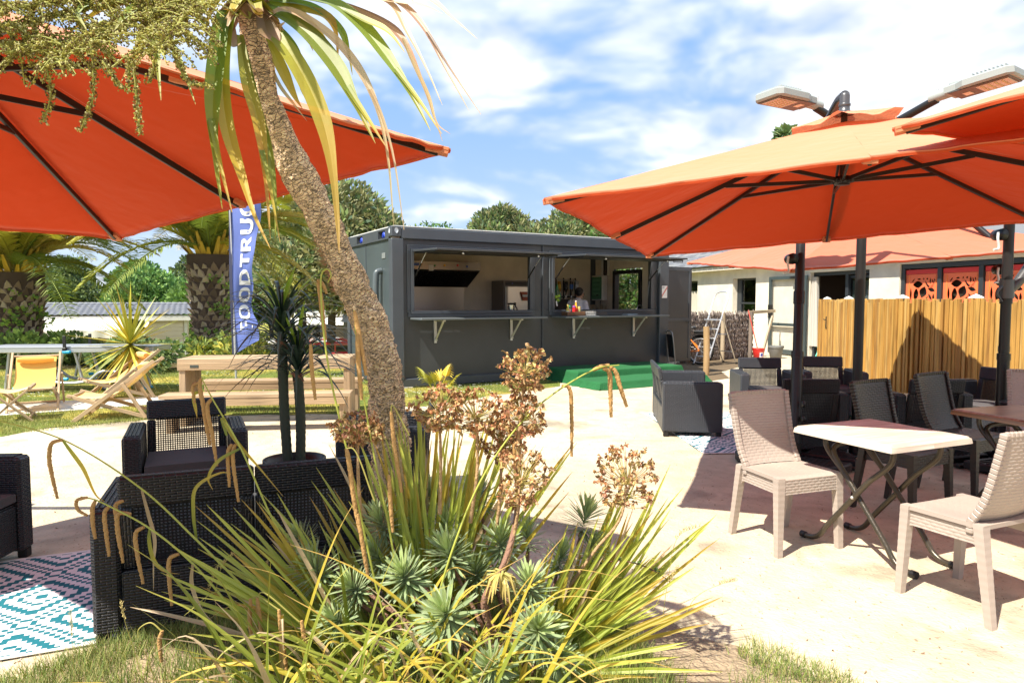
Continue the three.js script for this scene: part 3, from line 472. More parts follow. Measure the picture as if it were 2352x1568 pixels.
// ------------------------------------------------------------------ holiday homes at the left, on the lower ground
function clapboard(parent, x0, x1, y0, y1, z, mats, pitch = 0.17, seed = 1, rot) {
  const r = rng(seed); let y = y0; const g = uvBox(cbox(x1 - x0, pitch * 0.98, 0.022, 0.002)); g.rotateX(-0.06);
  for (; y < y1 - 0.02; y += pitch) { const m = part(parent, 'plank', g, mats[Math.floor(r() * mats.length)]); m.position.set((x0 + x1) / 2, y + pitch / 2, z); if (rot) { m.position.set(z, y + pitch / 2, (x0 + x1) / 2); m.rotation.y = Math.PI / 2; } }
}
{
  const base = V(-20.6, landY(-18, 25), -23.9), t = thing('holiday_home', 'beige plank-clad holiday home with grey tiled roof and white awning', 'mobile home', base, 0.42);
  const L = 8.3, W = 3.6, H = 2.69, mats = [std([0.62, 0.56, 0.48], 0.7), std([0.58, 0.52, 0.45], 0.7), std([0.66, 0.6, 0.52], 0.7)], tan = [std([0.34, 0.2, 0.09], 0.7), std([0.38, 0.23, 0.11], 0.7)];
  part(t, 'wall', [box0(L, H, 0.1, L / 2, H / 2, -0.06), box0(L, H, 0.1, L / 2, H / 2, -W + 0.06), box0(0.1, H, W - 0.22, 0.05, H / 2, -W / 2), box0(0.1, H, W - 0.22, L - 0.05, H / 2, -W / 2)], mats[0]);
  clapboard(t, L - 1.55, L - 0.12, 0.35, H, 0.012, mats, 0.165, 3); clapboard(t, 0.05, L - 1.75, 0.35, H, 0.012, tan, 0.165, 4);
  part(t, 'corner_trim', [bx(0.12, H, 0.12, L - 0.03, H / 2, 0.0), bx(0.2, H, 0.06, L - 1.65, H / 2, 0.02)], M.white);
  for (const [a, b, y0, y1] of [[1.2, 2.4, 0.9, 2.0], [3.6, 5.2, 0.3, 2.1], [L - 2.35, L - 1.8, 0.3, 2.1]]) { const w = part(t, 'window', [bx(b - a, 0.07, 0.07, (a + b) / 2, y1, 0.03), bx(b - a, 0.07, 0.07, (a + b) / 2, y0, 0.03), bx(0.07, y1 - y0, 0.07, a, (y0 + y1) / 2, 0.03), bx(0.07, y1 - y0, 0.07, b, (y0 + y1) / 2, 0.03)], M.white); part(w, 'pane', box0(b - a, y1 - y0, 0.02, (a + b) / 2, (y0 + y1) / 2, 0.03), std([0.05, 0.055, 0.06], 0.08)); }
  part(t, 'fascia_board', bx(L + 0.3, 0.2, 0.05, L / 2, H + 0.0, 0.2), M.white);
  // pressed tile sheets: waves along the eave, steps up the slope
  const rise = 0.45, run = 1.95, tile = (z0, dir) => gridGeo(220, 42, (u, v) => { const st = v * 7, f = st - Math.floor(st), x = -0.2 + u * (L + 0.4); return { p: V(x, H + 0.1 + v * rise + 0.035 * Math.pow(0.5 + 0.5 * Math.sin(u * (L + 0.4) / 0.21 * 6.283 + dir), 0.8) + 0.045 * (1 - f), z0 - dir * v * run), u: x, v: v * 2 }; });
  const rf = part(t, 'roof', [tile(0.25, 1), tile(-W - 0.1, -1)], std([0.135, 0.145, 0.17], 0.55, { map: T.mottle }));
  part(rf, 'ridge_cap', bx(L + 0.4, 0.06, 0.25, L / 2, H + 0.1 + rise + 0.03, 0.25 - run, { c: 0.02 }), std([0.32, 0.34, 0.37], 0.5));
  const aw = part(t, 'awning', gridGeo(80, 16, (u, v) => { const x = 1.6 + u * (L - 2.9), e = Math.max(0, (u - 0.9) / 0.1); return { p: V(x, H + 0.0 - 0.36 * (1 - v) * 1 - 0.12 * e * v + 0.02 * Math.sin(u * 24), 0.15 + (1 - v) * 2.3), u: x, v: v * 2.5 }; }), new THREE.MeshPhysicalMaterial({ color: C(0.78, 0.74, 0.66), roughness: 0.9, transmission: 0.25, thickness: 0, side: 2 }));
  part(aw, 'valance', gridGeo(160, 3, (u, v) => { const x = 1.6 + u * (L - 2.9); return { p: V(x, H - 0.36 - (1 - v) * (0.24 + 0.04 * Math.abs(Math.sin(u * 30))), 2.46 + 0.02 * Math.sin(u * 55)), u: x, v: v * 0.3 }; }), std([0.78, 0.74, 0.66], 0.9, { side: 2 }));
  part(aw, 'awning_post', [rod(V(1.7, 0, 2.4), V(1.7, H - 0.4, 2.4), 0.035), rod(V(L - 1.4, 0, 2.4), V(L - 1.4, H - 0.4, 2.4), 0.035)], M.white);
}
function farHome(x, d, turn, label, L = 7, wall) {
  const t = thing('holiday_home', label, 'mobile home', V(x, landY(x, d), -d), turn, 'holiday homes on the lower ground'), H = 2.4;
  part(t, 'wall', box0(L, H, 3, 0, H / 2, -1.5), wall); for (const q of [-2.2, 0.6]) { const w = part(t, 'window', bx(1.1, 1, 0.06, q, 1.4, 0.02), M.white); part(w, 'pane', box0(0.95, 0.86, 0.02, q, 1.4, 0.05), std([0.04, 0.045, 0.05], 0.1)); }
  clapboard(t, 1.4, L / 2, 0.3, H, 0.012, [wall], 0.17, 9);
  part(t, 'roof', prism([[-L / 2 - 0.15, 0], [L / 2 + 0.15, 0], [L / 2 + 0.15, 0.08], [0, 0.4], [-L / 2 - 0.15, 0.08]], 3.4).translate(0, H, -3.2), std([0.7, 0.69, 0.66], 0.6));
  part(t, 'awning', gridGeo(12, 4, (u, v) => ({ p: V(mix(-L / 2, L / 2 - 0.8, u), H - 0.1 - 0.4 * (1 - v), 0.1 + 2.4 * (1 - v)), u: u * L, v: v * 2.4 })), std([0.78, 0.75, 0.7], 0.9, { side: 2 }));
  part(t, 'terrace', [box0(L * 0.8, 0.5, 2.4, -0.4, 0.25, 1.3), ...[-2.4, -1.2, 0, 1.2, 2.2].map((q) => bx(0.09, 1.4, 0.09, q, 1, 2.45)), bx(5, 0.12, 0.05, -0.1, 1.1, 2.47), bx(5, 0.12, 0.05, -0.1, 0.8, 2.47)], std([0.3, 0.2, 0.12], 0.8));
}
farHome(-10.6, 44, 0.35, 'pale holiday home with white awning seen past the flag', 7, std([0.6, 0.56, 0.5], 0.7));
farHome(-6.3, 39, 0.2, 'grey clad holiday home behind the red cars', 6.5, std([0.5, 0.5, 0.49], 0.7));

// ================================================================== TREES AND SHRUBS
const leafMat = new THREE.MeshPhysicalMaterial({ vertexColors: true, roughness: 0.85, transmission: 0.3, thickness: 0, side: THREE.DoubleSide, specularIntensity: 0.5 });
const barkMat = std([0.13, 0.10, 0.08], 0.95, { map: T.mottle, bumpMap: again(T.grainBump, 0.5, 0.3), bumpScale: 0.03 });
// leaves scattered through balls [x, y, z, r]; each leaf is a small folded rhombus
function leaves(balls, count, size, cols, r, o = {}) {
  const pos = [], uv = [], col = [], tot = balls.reduce((a, b) => a + b[3] ** 2, 0), up = V(0, 1, 0);
  for (const [bx_, by, bz, br] of balls) {
    const n = Math.round(count * br * br / tot), tone = 0.75 + 0.5 * r();
    for (let i = 0; i < n; i++) {
      let x, y, z, q; do { x = r() * 2 - 1; y = r() * 2 - 1; z = r() * 2 - 1; q = x * x + y * y + z * z; } while (q > 1 || q < 0.0001);
      const k = Math.pow(q, -0.5) * Math.pow(r(), 0.3); x *= k; y *= k; z *= k;
      const px = bx_ + x * br, py = by + y * br * (o.flat ?? 0.8), pz = bz + z * br, out = V(x + rr(-0.7, 0.7, r), y + rr(-0.3, 0.9, r), z + rr(-0.7, 0.7, r)).normalize();
      const s = size * (0.6 + 0.8 * r()), L = s * (o.long ?? 1.3), side = out.clone().cross(V(rr(-1, 1, r), rr(-1, 1, r), rr(-1, 1, r))).normalize().multiplyScalar(s * 0.5), c = cols[Math.floor(r() * cols.length)], m = 2.5 * tone * (0.75 + 0.5 * r());
      const A = V(px, py, pz), B = A.clone().addScaledVector(out, L * 0.5).add(side), D = A.clone().addScaledVector(out, L * 0.5).sub(side), E = A.clone().addScaledVector(out, L);
      for (const v of [A, B, E, A, E, D]) { pos.push(v.x, v.y, v.z); uv.push(0, 0); col.push(c[0] * m, c[1] * m, c[2] * m); }
    }
  }
  return fin(pos, uv, null, col);
}
function limbs(list, sides = 7) { return list.map(([pts, r0, r1]) => { const c = smooth(pts, 8); return tube(c, c.map((_, i) => mix(r0, r1, i / 8)), sides); }); }
const PINE = [[0.055, 0.085, 0.035], [0.075, 0.105, 0.035], [0.045, 0.07, 0.04], [0.10, 0.125, 0.04]], OAK = [[0.05, 0.10, 0.025], [0.065, 0.12, 0.03], [0.04, 0.085, 0.03], [0.09, 0.14, 0.035]], OLIVE = [[0.10, 0.10, 0.045], [0.085, 0.09, 0.045], [0.12, 0.115, 0.05]];
function tree(name, label, x, d, h, w, cols, seed, o = {}) {
  const r = rng(seed), y0 = landY(x, d), t = thing(name, label, 'tree', V(x, y0, -d), 0, o.group), bare = o.bare ?? 0.35, balls = [], lim = [];
  const lean = rr(-0.06, 0.06, r), tr = o.trunk ?? h * 0.028;
  lim.push([[V(0, -0.2, 0), V(lean * h * 0.3, h * 0.3, 0), V(lean * h * 0.7, h * 0.6, 0.1), V(lean * h, h * 0.9, 0)], tr, tr * 0.25]);
  const n = o.clumps ?? 16;
  for (let i = 0; i < n; i++) {
    const f = (i + 0.5) / n, yy = mix(bare, 0.94, f) * h, a = i * 2.4 + r(), prof = o.cone ? Math.pow(1 - f, 0.7) + 0.12 : Math.sin(Math.PI * Math.pow(mix(0.12, 0.93, f), 0.8)), rad = w * 0.5 * prof * (0.5 + 0.5 * r()), br = w * (o.cone ? 0.16 : 0.2) * (0.65 + 0.6 * r()) * (0.6 + 0.5 * prof);
    const c = [Math.cos(a) * rad + lean * yy, yy, Math.sin(a) * rad, br]; balls.push(c);
    lim.push([[V(lean * yy * 0.9, yy - rad * 0.55 - 0.02 * h, 0), V(c[0] * 0.55, yy - rad * 0.15, c[2] * 0.55), V(c[0], yy, c[2])], tr * 0.32, tr * 0.1]);
  }
  if (o.extra) for (const e of o.extra) balls.push(e);
  part(t, 'trunk', limbs(lim), o.bark ?? barkMat);
  part(t, 'crown', leaves(balls, o.count ?? 5200, o.leaf ?? 0.3, cols, r, { flat: o.flat ?? 0.75, long: o.long ?? 1.5 }), leafMat);
  return t;
}
// wood beyond the holiday homes (left)
const wood = [[-33, 60, 8.6, 6, OAK, 'dark round-headed tree at the far left of the wood'], [-29.5, 64, 9.6, 7, PINE, 'tall pine rising behind the tiled roof'], [-27.5, 52, 7.2, 6.5, OAK, 'low mid-green tree just above the tiled roof'], [-25, 66, 9.4, 6, OAK, 'broad green tree in the middle of the wood'], [-23.6, 56, 8.9, 4.4, PINE, 'pointed conifer standing highest in the wood'], [-21.5, 50, 7.1, 6.2, [[0.09, 0.15, 0.03], [0.075, 0.13, 0.03], [0.06, 0.11, 0.03]], 'bright green bushy tree above the roof ridge'], [-19.4, 60, 8.0, 5.4, OAK, 'deep green tree right of the pointed conifer'], [-18.3, 52, 8.1, 5.2, OLIVE, 'olive-brown thin tree left of the right palm'], [-16.6, 54, 8.6, 5, OLIVE, 'taller olive-brown tree beside the right palm trunk'], [-15.0, 50, 6.8, 5, OAK, 'green tree close behind the right palm trunk'], [-37, 56, 8.8, 7, PINE, 'pine behind the left palm trunk']];
wood.forEach(([x, d, h, w, c, label], i) => tree(c === PINE ? 'pine_tree' : 'woodland_tree', label, x, d, h * 0.80, w * 0.9, c, 300 + i, { group: 'trees of the wood behind the holiday home', bare: c === OLIVE ? 0.4 : 0.22, leaf: 0.21, count: 11000, clumps: 26, cone: i === 4 }));
{ // far woodland that reads as one mass
  const r = rng(4), balls = []; for (let i = 0; i < 120; i++) { const x = mix(-75, 90, r()), d = 82 + r() * 26; balls.push([x, landY(x, d) + 1.0 + r() * 2.2, -d, 1.8 + r() * 1.6]); }
  tag(part(scene, 'far_woodland', leaves(balls, 60000, 0.42, OAK.concat(PINE), r), leafMat), 'distant mass of woodland closing the horizon', 'woodland', null, 'stuff');
}
// pines nearer by
tree('pine_tree', 'big loose pine behind the blue flag and leaning trunk', -8.3, 31, 8.6, 6.2, PINE.concat(OLIVE, OLIVE), 501, { bare: 0.42, leaf: 0.13, count: 21000, clumps: 40, trunk: 0.24, long: 2.4 });
tree('pine_tree', 'pine standing left of the leaning trunk over the parked cars', -11.0, 36, 8.4, 5.4, PINE.concat(OLIVE, OLIVE), 502, { bare: 0.45, leaf: 0.13, count: 15000, clumps: 30, trunk: 0.26, long: 2.4 });
tree('pine_tree', 'dark pine showing right of the leaning trunk at container height', -7.6, 40, 9.0, 4.6, PINE, 503, { bare: 0.2, leaf: 0.14, count: 18000, clumps: 28, long: 2.4 });
tree('pine_tree', 'rounded pine top above the middle of the container roof', -0.9, 40, 6.9, 5.2, PINE.concat(OLIVE), 504, { bare: 0.35, leaf: 0.13, count: 22000, clumps: 38, long: 2.4 });
tree('pine_tree', 'rounded pine top above the container, next to the orange parasol corner', 3.9, 40, 6.7, 5.2, PINE.concat(OLIVE), 505, { bare: 0.35, leaf: 0.13, count: 22000, clumps: 38, long: 2.4 });
tree('birch_tree', 'thin twiggy tree top over the left part of the container', -4.2, 40, 6.4, 4, OAK, 506, { bare: 0.45, leaf: 0.13, count: 2200, clumps: 20 });
tree('conifer_tree', 'slender conifer whose tip shows above the large orange parasol', 16.2, 42, 12.4, 3.2, PINE, 507, { bare: 0.2, leaf: 0.3, count: 5000, clumps: 20, cone: true });
tree('hedge_tree', 'green bushy tree seen through the back doorway of the container', 3.0, 21.8, 3.9, 2.7, OAK.concat(OLIVE), 508, { bare: 0.1, leaf: 0.09, count: 16000, clumps: 26 });
// ------------------------------------------------------------------ date palms
const frondMats = [[0.52, 0.48, 0.06], [0.38, 0.41, 0.05], [0.24, 0.31, 0.045], [0.72, 0.58, 0.16], [0.56, 0.44, 0.20]].map((c) => new THREE.MeshPhysicalMaterial({ color: C(...c), roughness: 0.65, transmission: 0.28, thickness: 0, side: 2 }));
function frondGeo(L, arch, droop, seed, curl = 0.25) {
  const r = rng(seed), n = 26, P = [], gs = [];
  for (let i = 0; i <= n; i++) { const t = i / n; P.push(V(0, arch * t * L - droop * t * t * L, L * t * (1 - 0.18 * droop * t))); }
  gs.push(tube(P, P.map((_, i) => mix(0.035, 0.006, i / n)), 5));
  for (let i = 3; i <= n; i++) for (let q = 0; q < 3; q++) for (const s of [-1, 1]) {
    const f = (i - q / 3) / n, k = Math.min(n, Math.floor(f * n)), p = P[k].clone().lerp(P[Math.min(n, k + 1)], f * n - k), tn = P[Math.min(n, k + 1)].clone().sub(P[Math.max(0, k - 1)]).normalize(), ll = L * 0.17 * Math.pow(Math.sin(Math.PI * mix(0.12, 0.97, f)), 0.6) * (0.8 + 0.4 * r());
    const dir = V(s * (0.85 + 0.2 * r()), 0.28 + 0.2 * r() - curl * r(), 0).addScaledVector(tn, 0.75).normalize(), tip = p.clone().addScaledVector(dir, ll); tip.y -= ll * curl * 0.6; const mid = p.clone().addScaledVector(dir, ll * 0.5);
    gs.push(blade([p, mid, tip], [0.015, 0.022, 0.001], V(0, 1, 0), 0.4));
  }
  return merge(gs);
}
const FR = [frondGeo(3.0, 0.75, 0.55, 1), frondGeo(3.1, 0.55, 0.75, 2), frondGeo(2.9, 0.35, 0.95, 3), frondGeo(2.4, 0.1, 0.95, 4, 0.9)];
const bossGeo = (() => { const g = plain(new THREE.ConeGeometry(0.135, 0.24, 4)); g.rotateY(Math.PI / 4); g.scale(1, 1, 0.6); g.rotateX(Math.PI / 2 - 0.75); return toFlat(g); })();
function toFlat(g) { g.deleteAttribute('normal'); g.computeVertexNormals(); return g; }
const bossM = [[0.55, 0.43, 0.34], [0.42, 0.31, 0.23], [0.17, 0.115, 0.085], [0.68, 0.56, 0.45], [0.30, 0.21, 0.155]].map((c) => std(c, 0.9, { map: T.mottle, bumpMap: T.fine, bumpScale: 0.01 }));
function datePalm(label, x, d, trunkH, rad, seed, turn0) {
  const r = rng(seed), t = thing('date_palm', label, 'palm tree', V(x, landY(x, d), -d), 0), prof = (f) => rad * (0.92 + 0.16 * f - 0.06 * Math.sin(f * 5));
  const tp = [...Array(12)].map((_, i) => V(0, -0.1 + i / 11 * (trunkH + 0.3), 0)); const trunk = part(t, 'trunk', tube(tp, tp.map((_, i) => prof(i / 11) * 0.93), 28), std([0.075, 0.05, 0.04], 1));
  const rows = Math.round(trunkH / 0.15), per = Math.min(17, Math.floor(300 / rows));
  for (let i = 0; i < rows; i++) for (let k = 0; k < per; k++) {
    const a = (k + (i % 2) * 0.5 + 0.2 * (r() - 0.5)) / per * Math.PI * 2, f = i / rows, m = part(trunk, 'leaf_base', bossGeo, bossM[Math.floor(r() * 5)]), R = prof(f) * 0.93; m.position.set(Math.sin(a) * R, f * trunkH + 0.06, Math.cos(a) * R); m.rotation.set((r() - 0.5) * 0.5, a + (r() - 0.5) * 0.3, (r() - 0.5) * 0.4); const s = 0.85 + 0.45 * r(); m.scale.set(s * 1.05, s, s);
  }
  const N = 64;
  for (let i = 0; i < N; i++) {
    const f = i / N, k = f < 0.45 ? 0 : f < 0.9 ? 1 : 2, m = part(t, 'frond', FR[k], frondMats[Math.floor(r() * 3.9)]); m.position.set(0, trunkH + 0.15 + 0.25 * (1 - f), 0);
    m.rotation.order = 'YXZ'; m.rotation.set(-(k === 0 ? rr(0.25, 0.75, r) : k === 1 ? rr(0.25, 0.55, r) : k === 2 ? rr(0.22, 0.4, r) : rr(-0.1, 0.25, r)), i * 2.39996 + turn0 + 0.2 * r(), (r() - 0.5) * 0.5); m.scale.setScalar(0.85 + 0.35 * r()); m.translateZ(0.2 * rad);
  }
  part(t, 'leaf_stalk', [...Array(26)].map((_, i) => { const a = i * 2.39996, e = rr(0.5, 1.2, r), q = V(Math.sin(a), 0, Math.cos(a)); return blade([q.clone().multiplyScalar(rad * 0.6).setY(trunkH), q.clone().multiplyScalar(rad * 0.95).setY(trunkH + 0.35 * e), q.clone().multiplyScalar(rad * 1.4).setY(trunkH + 0.7 * e)], [0.1, 0.055, 0.03], q, 0.3); }), std([0.62, 0.40, 0.06], 0.6));
  const ivy = []; for (let i = 0; i < 26; i++) { const a = rr(-1.2, 1.9, r), y = r() * trunkH * 0.85 * (a > 0.4 ? 1 : 0.35); ivy.push([Math.sin(a) * rad * 1.0, y, Math.cos(a) * rad * 1.0, 0.12 + 0.1 * r()]); }
  part(t, 'climbing_ivy', leaves(ivy, 900, 0.075, [[0.10, 0.17, 0.03], [0.16, 0.22, 0.04], [0.07, 0.12, 0.03]], r, { long: 1.1 }), leafMat);
  return t;
}
datePalm('stout date palm at the left edge with pale diamond trunk', -12.05, 16.6, 2.0, 0.58, 61, 0.4);
datePalm('stout date palm left of the blue flag with dark diamond trunk', -7.3, 16.6, 2.42, 0.5, 62, 1.6);

// ------------------------------------------------------------------ shrubs of the mulch bed
function shrub(name, label, x, d, w, h, cols, leaf, count, seed, o = {}) {
  const r = rng(seed), t = thing(name, label, 'shrub', V(x, landY(x, d), -d), 0), balls = [], st = [];
  for (let i = 0; i < 14; i++) { const a = r() * 6.28, q = Math.sqrt(r()) * w * 0.42, y = h * (0.25 + 0.6 * r()) * (1 - 0.4 * q / w); balls.push([Math.cos(a) * q, y, Math.sin(a) * q * 0.7, w * 0.17 * (0.6 + 0.6 * r())]); st.push([[V(Math.cos(a) * q * 0.3, -0.03, Math.sin(a) * q * 0.2), V(Math.cos(a) * q * 0.6, y * 0.6, Math.sin(a) * q * 0.4), V(Math.cos(a) * q, y, Math.sin(a) * q * 0.7)], 0.012, 0.005]); }
  part(t, 'stems', limbs(st, 5), barkMat); part(t, 'foliage', leaves(balls, count, leaf, cols, r, { long: o.long ?? 1.6 }), leafMat); return t;
}
shrub('shrub', 'dark leafy shrub between picnic table end and right palm', -7.9, 14.6, 1.7, 0.75, [[0.08, 0.12, 0.045], [0.055, 0.09, 0.04], [0.12, 0.15, 0.05]], 0.08, 2600, 71);
shrub('shrub', 'yellow-green shrub at the foot of the blue flag', -6.4, 15.6, 2.0, 0.7, [[0.24, 0.22, 0.045], [0.16, 0.18, 0.04], [0.09, 0.12, 0.035]], 0.09, 2600, 72);
shrub('shrub', 'green climber mound at the foot of the left palm', -11.0, 16.0, 1.9, 0.8, [[0.09, 0.14, 0.035], [0.14, 0.19, 0.045], [0.06, 0.09, 0.03]], 0.085, 2600, 73);
shrub('shrub', 'dark straggly shrub right of the left palm before the awning', -9.7, 16.2, 1.5, 0.5, [[0.06, 0.085, 0.035], [0.09, 0.11, 0.04]], 0.07, 1900, 74);
shrub('shrub', 'thin upright bush in front of the awning', -9.3, 16.9, 0.5, 1.3, [[0.10, 0.11, 0.05], [0.13, 0.14, 0.06]], 0.06, 900, 75);
shrub('shrub', 'low green shrub behind the table tennis net', -8.9, 15.4, 1.3, 0.35, [[0.07, 0.11, 0.04], [0.10, 0.14, 0.05]], 0.075, 1500, 76);
shrub('shrub', 'olive shrub right of the flag foot', -5.2, 16.4, 1.3, 0.35, [[0.14, 0.15, 0.04], [0.09, 0.11, 0.035]], 0.08, 1900, 77);
shrub('shrub', 'leafy mound at the far left edge below the palm', -12.6, 15.2, 1.5, 0.7, [[0.12, 0.16, 0.04], [0.08, 0.11, 0.035]], 0.08, 1500, 78);

// ------------------------------------------------------------------ spiky plants
const spikeMats = [[0.52, 0.48, 0.05], [0.40, 0.40, 0.05], [0.64, 0.48, 0.05], [0.28, 0.31, 0.05]].map((c) => new THREE.MeshPhysicalMaterial({ color: C(...c), roughness: 0.5, transmission: 0.25, thickness: 0, side: 2 }));
{ // yucca on the lawn
  const pos = gd(312, 904), t = thing('yucca', 'yellow-green spiky yucca on a slim trunk beside the deckchairs', 'yucca', pos), r = rng(81);
  const tp = smooth([V(0.03, -0.02, 0), V(0, 0.3, 0), V(-0.07, 0.72, 0)], 8); part(t, 'trunk', tube(tp, 0.062, 10), std([0.30, 0.24, 0.17], 0.9, { map: T.mottle, bumpMap: T.fine, bumpScale: 0.01 }));
  for (let i = 0; i < 92; i++) { const f = i / 92, a = i * 2.39996, el = mix(1.5, -1.15, Math.pow(f, 0.85)) + rr(-0.12, 0.12, r), L = rr(0.75, 1.05, r), q = V(Math.cos(a) * Math.cos(el), Math.sin(el), Math.sin(a) * Math.cos(el)), b = V(-0.07, 0.76 + 0.1 * (1 - f), 0), dr = f > 0.55 ? 0.1 : 0.02; const pts = [0, 0.25, 0.6, 1].map((u) => b.clone().addScaledVector(q, L * u).add(V(0, -dr * u * u, 0))); part(t, 'leaf', blade(pts, [0.017, 0.026, 0.021, 0.001], V(0, 1, 0), 0.35), spikeMats[Math.floor(r() * 4)]); }
}
{ // cordyline behind the container, seen through its doorway
  const pos = cw(4.75, 0, -5.3); pos.y = 0; const t = thing('cordyline_palm', 'cordyline palm with pale trunk seen through the container doorway', 'palm tree', pos), r = rng(83);
  part(t, 'trunk', tube(smooth([V(0, -0.05, 0), V(0.02, 0.9, 0), V(0.0, 1.9, 0)], 10), 0.14, 12), std([0.42, 0.36, 0.3], 0.9, { map: T.mottle, bumpMap: T.fine, bumpScale: 0.02 }));
  for (let i = 0; i < 60; i++) { const a = i * 2.39996, el = mix(1.3, -1.4, i / 60), L = rr(0.5, 0.85, r), q = V(Math.cos(a) * Math.cos(el), Math.sin(el), Math.sin(a) * Math.cos(el)); part(t, 'leaf', blade([0, 0.35, 0.7, 1].map((u) => V(0, 1.95, 0).addScaledVector(q, L * u).add(V(0, -0.3 * u * u, 0))), [0.02, 0.028, 0.02, 0.002], V(0, 1, 0), 0.3), spikeMats[Math.floor(r() * 3)]); }
}
{ // small fan palm beside the container
  const pos = gd(1005, 918), t = thing('fan_palm', 'small yellow-green fan palm in front of the container', 'palm', pos), r = rng(85);
  for (let i = 0; i < 7; i++) { const a = i * 2.4, e = rr(0.6, 1.25, r), L = rr(0.25, 0.42, r), q = V(Math.cos(a) * Math.cos(e), Math.sin(e), Math.sin(a) * Math.cos(e)), tip = q.clone().multiplyScalar(L), gs = [tube([V(0, 0, 0), tip.clone().multiplyScalar(0.6).add(V(0, 0.03, 0)), tip], 0.006, 5)], side = q.clone().cross(V(0, 1, 0)).normalize(); for (let k = -7; k <= 7; k++) { const b = k * 0.19, dd = q.clone().multiplyScalar(Math.cos(b)).addScaledVector(side, Math.sin(b)), l2 = 0.28 * (1 - Math.abs(k) * 0.03); gs.push(blade([tip, tip.clone().addScaledVector(dd, l2 * 0.6), tip.clone().addScaledVector(dd, l2).add(V(0, -0.05, 0))], [0.006, 0.014, 0.001], V(0, 1, 0), 0.4)); } part(t, 'leaf', gs, spikeMats[i % 3]); }
}

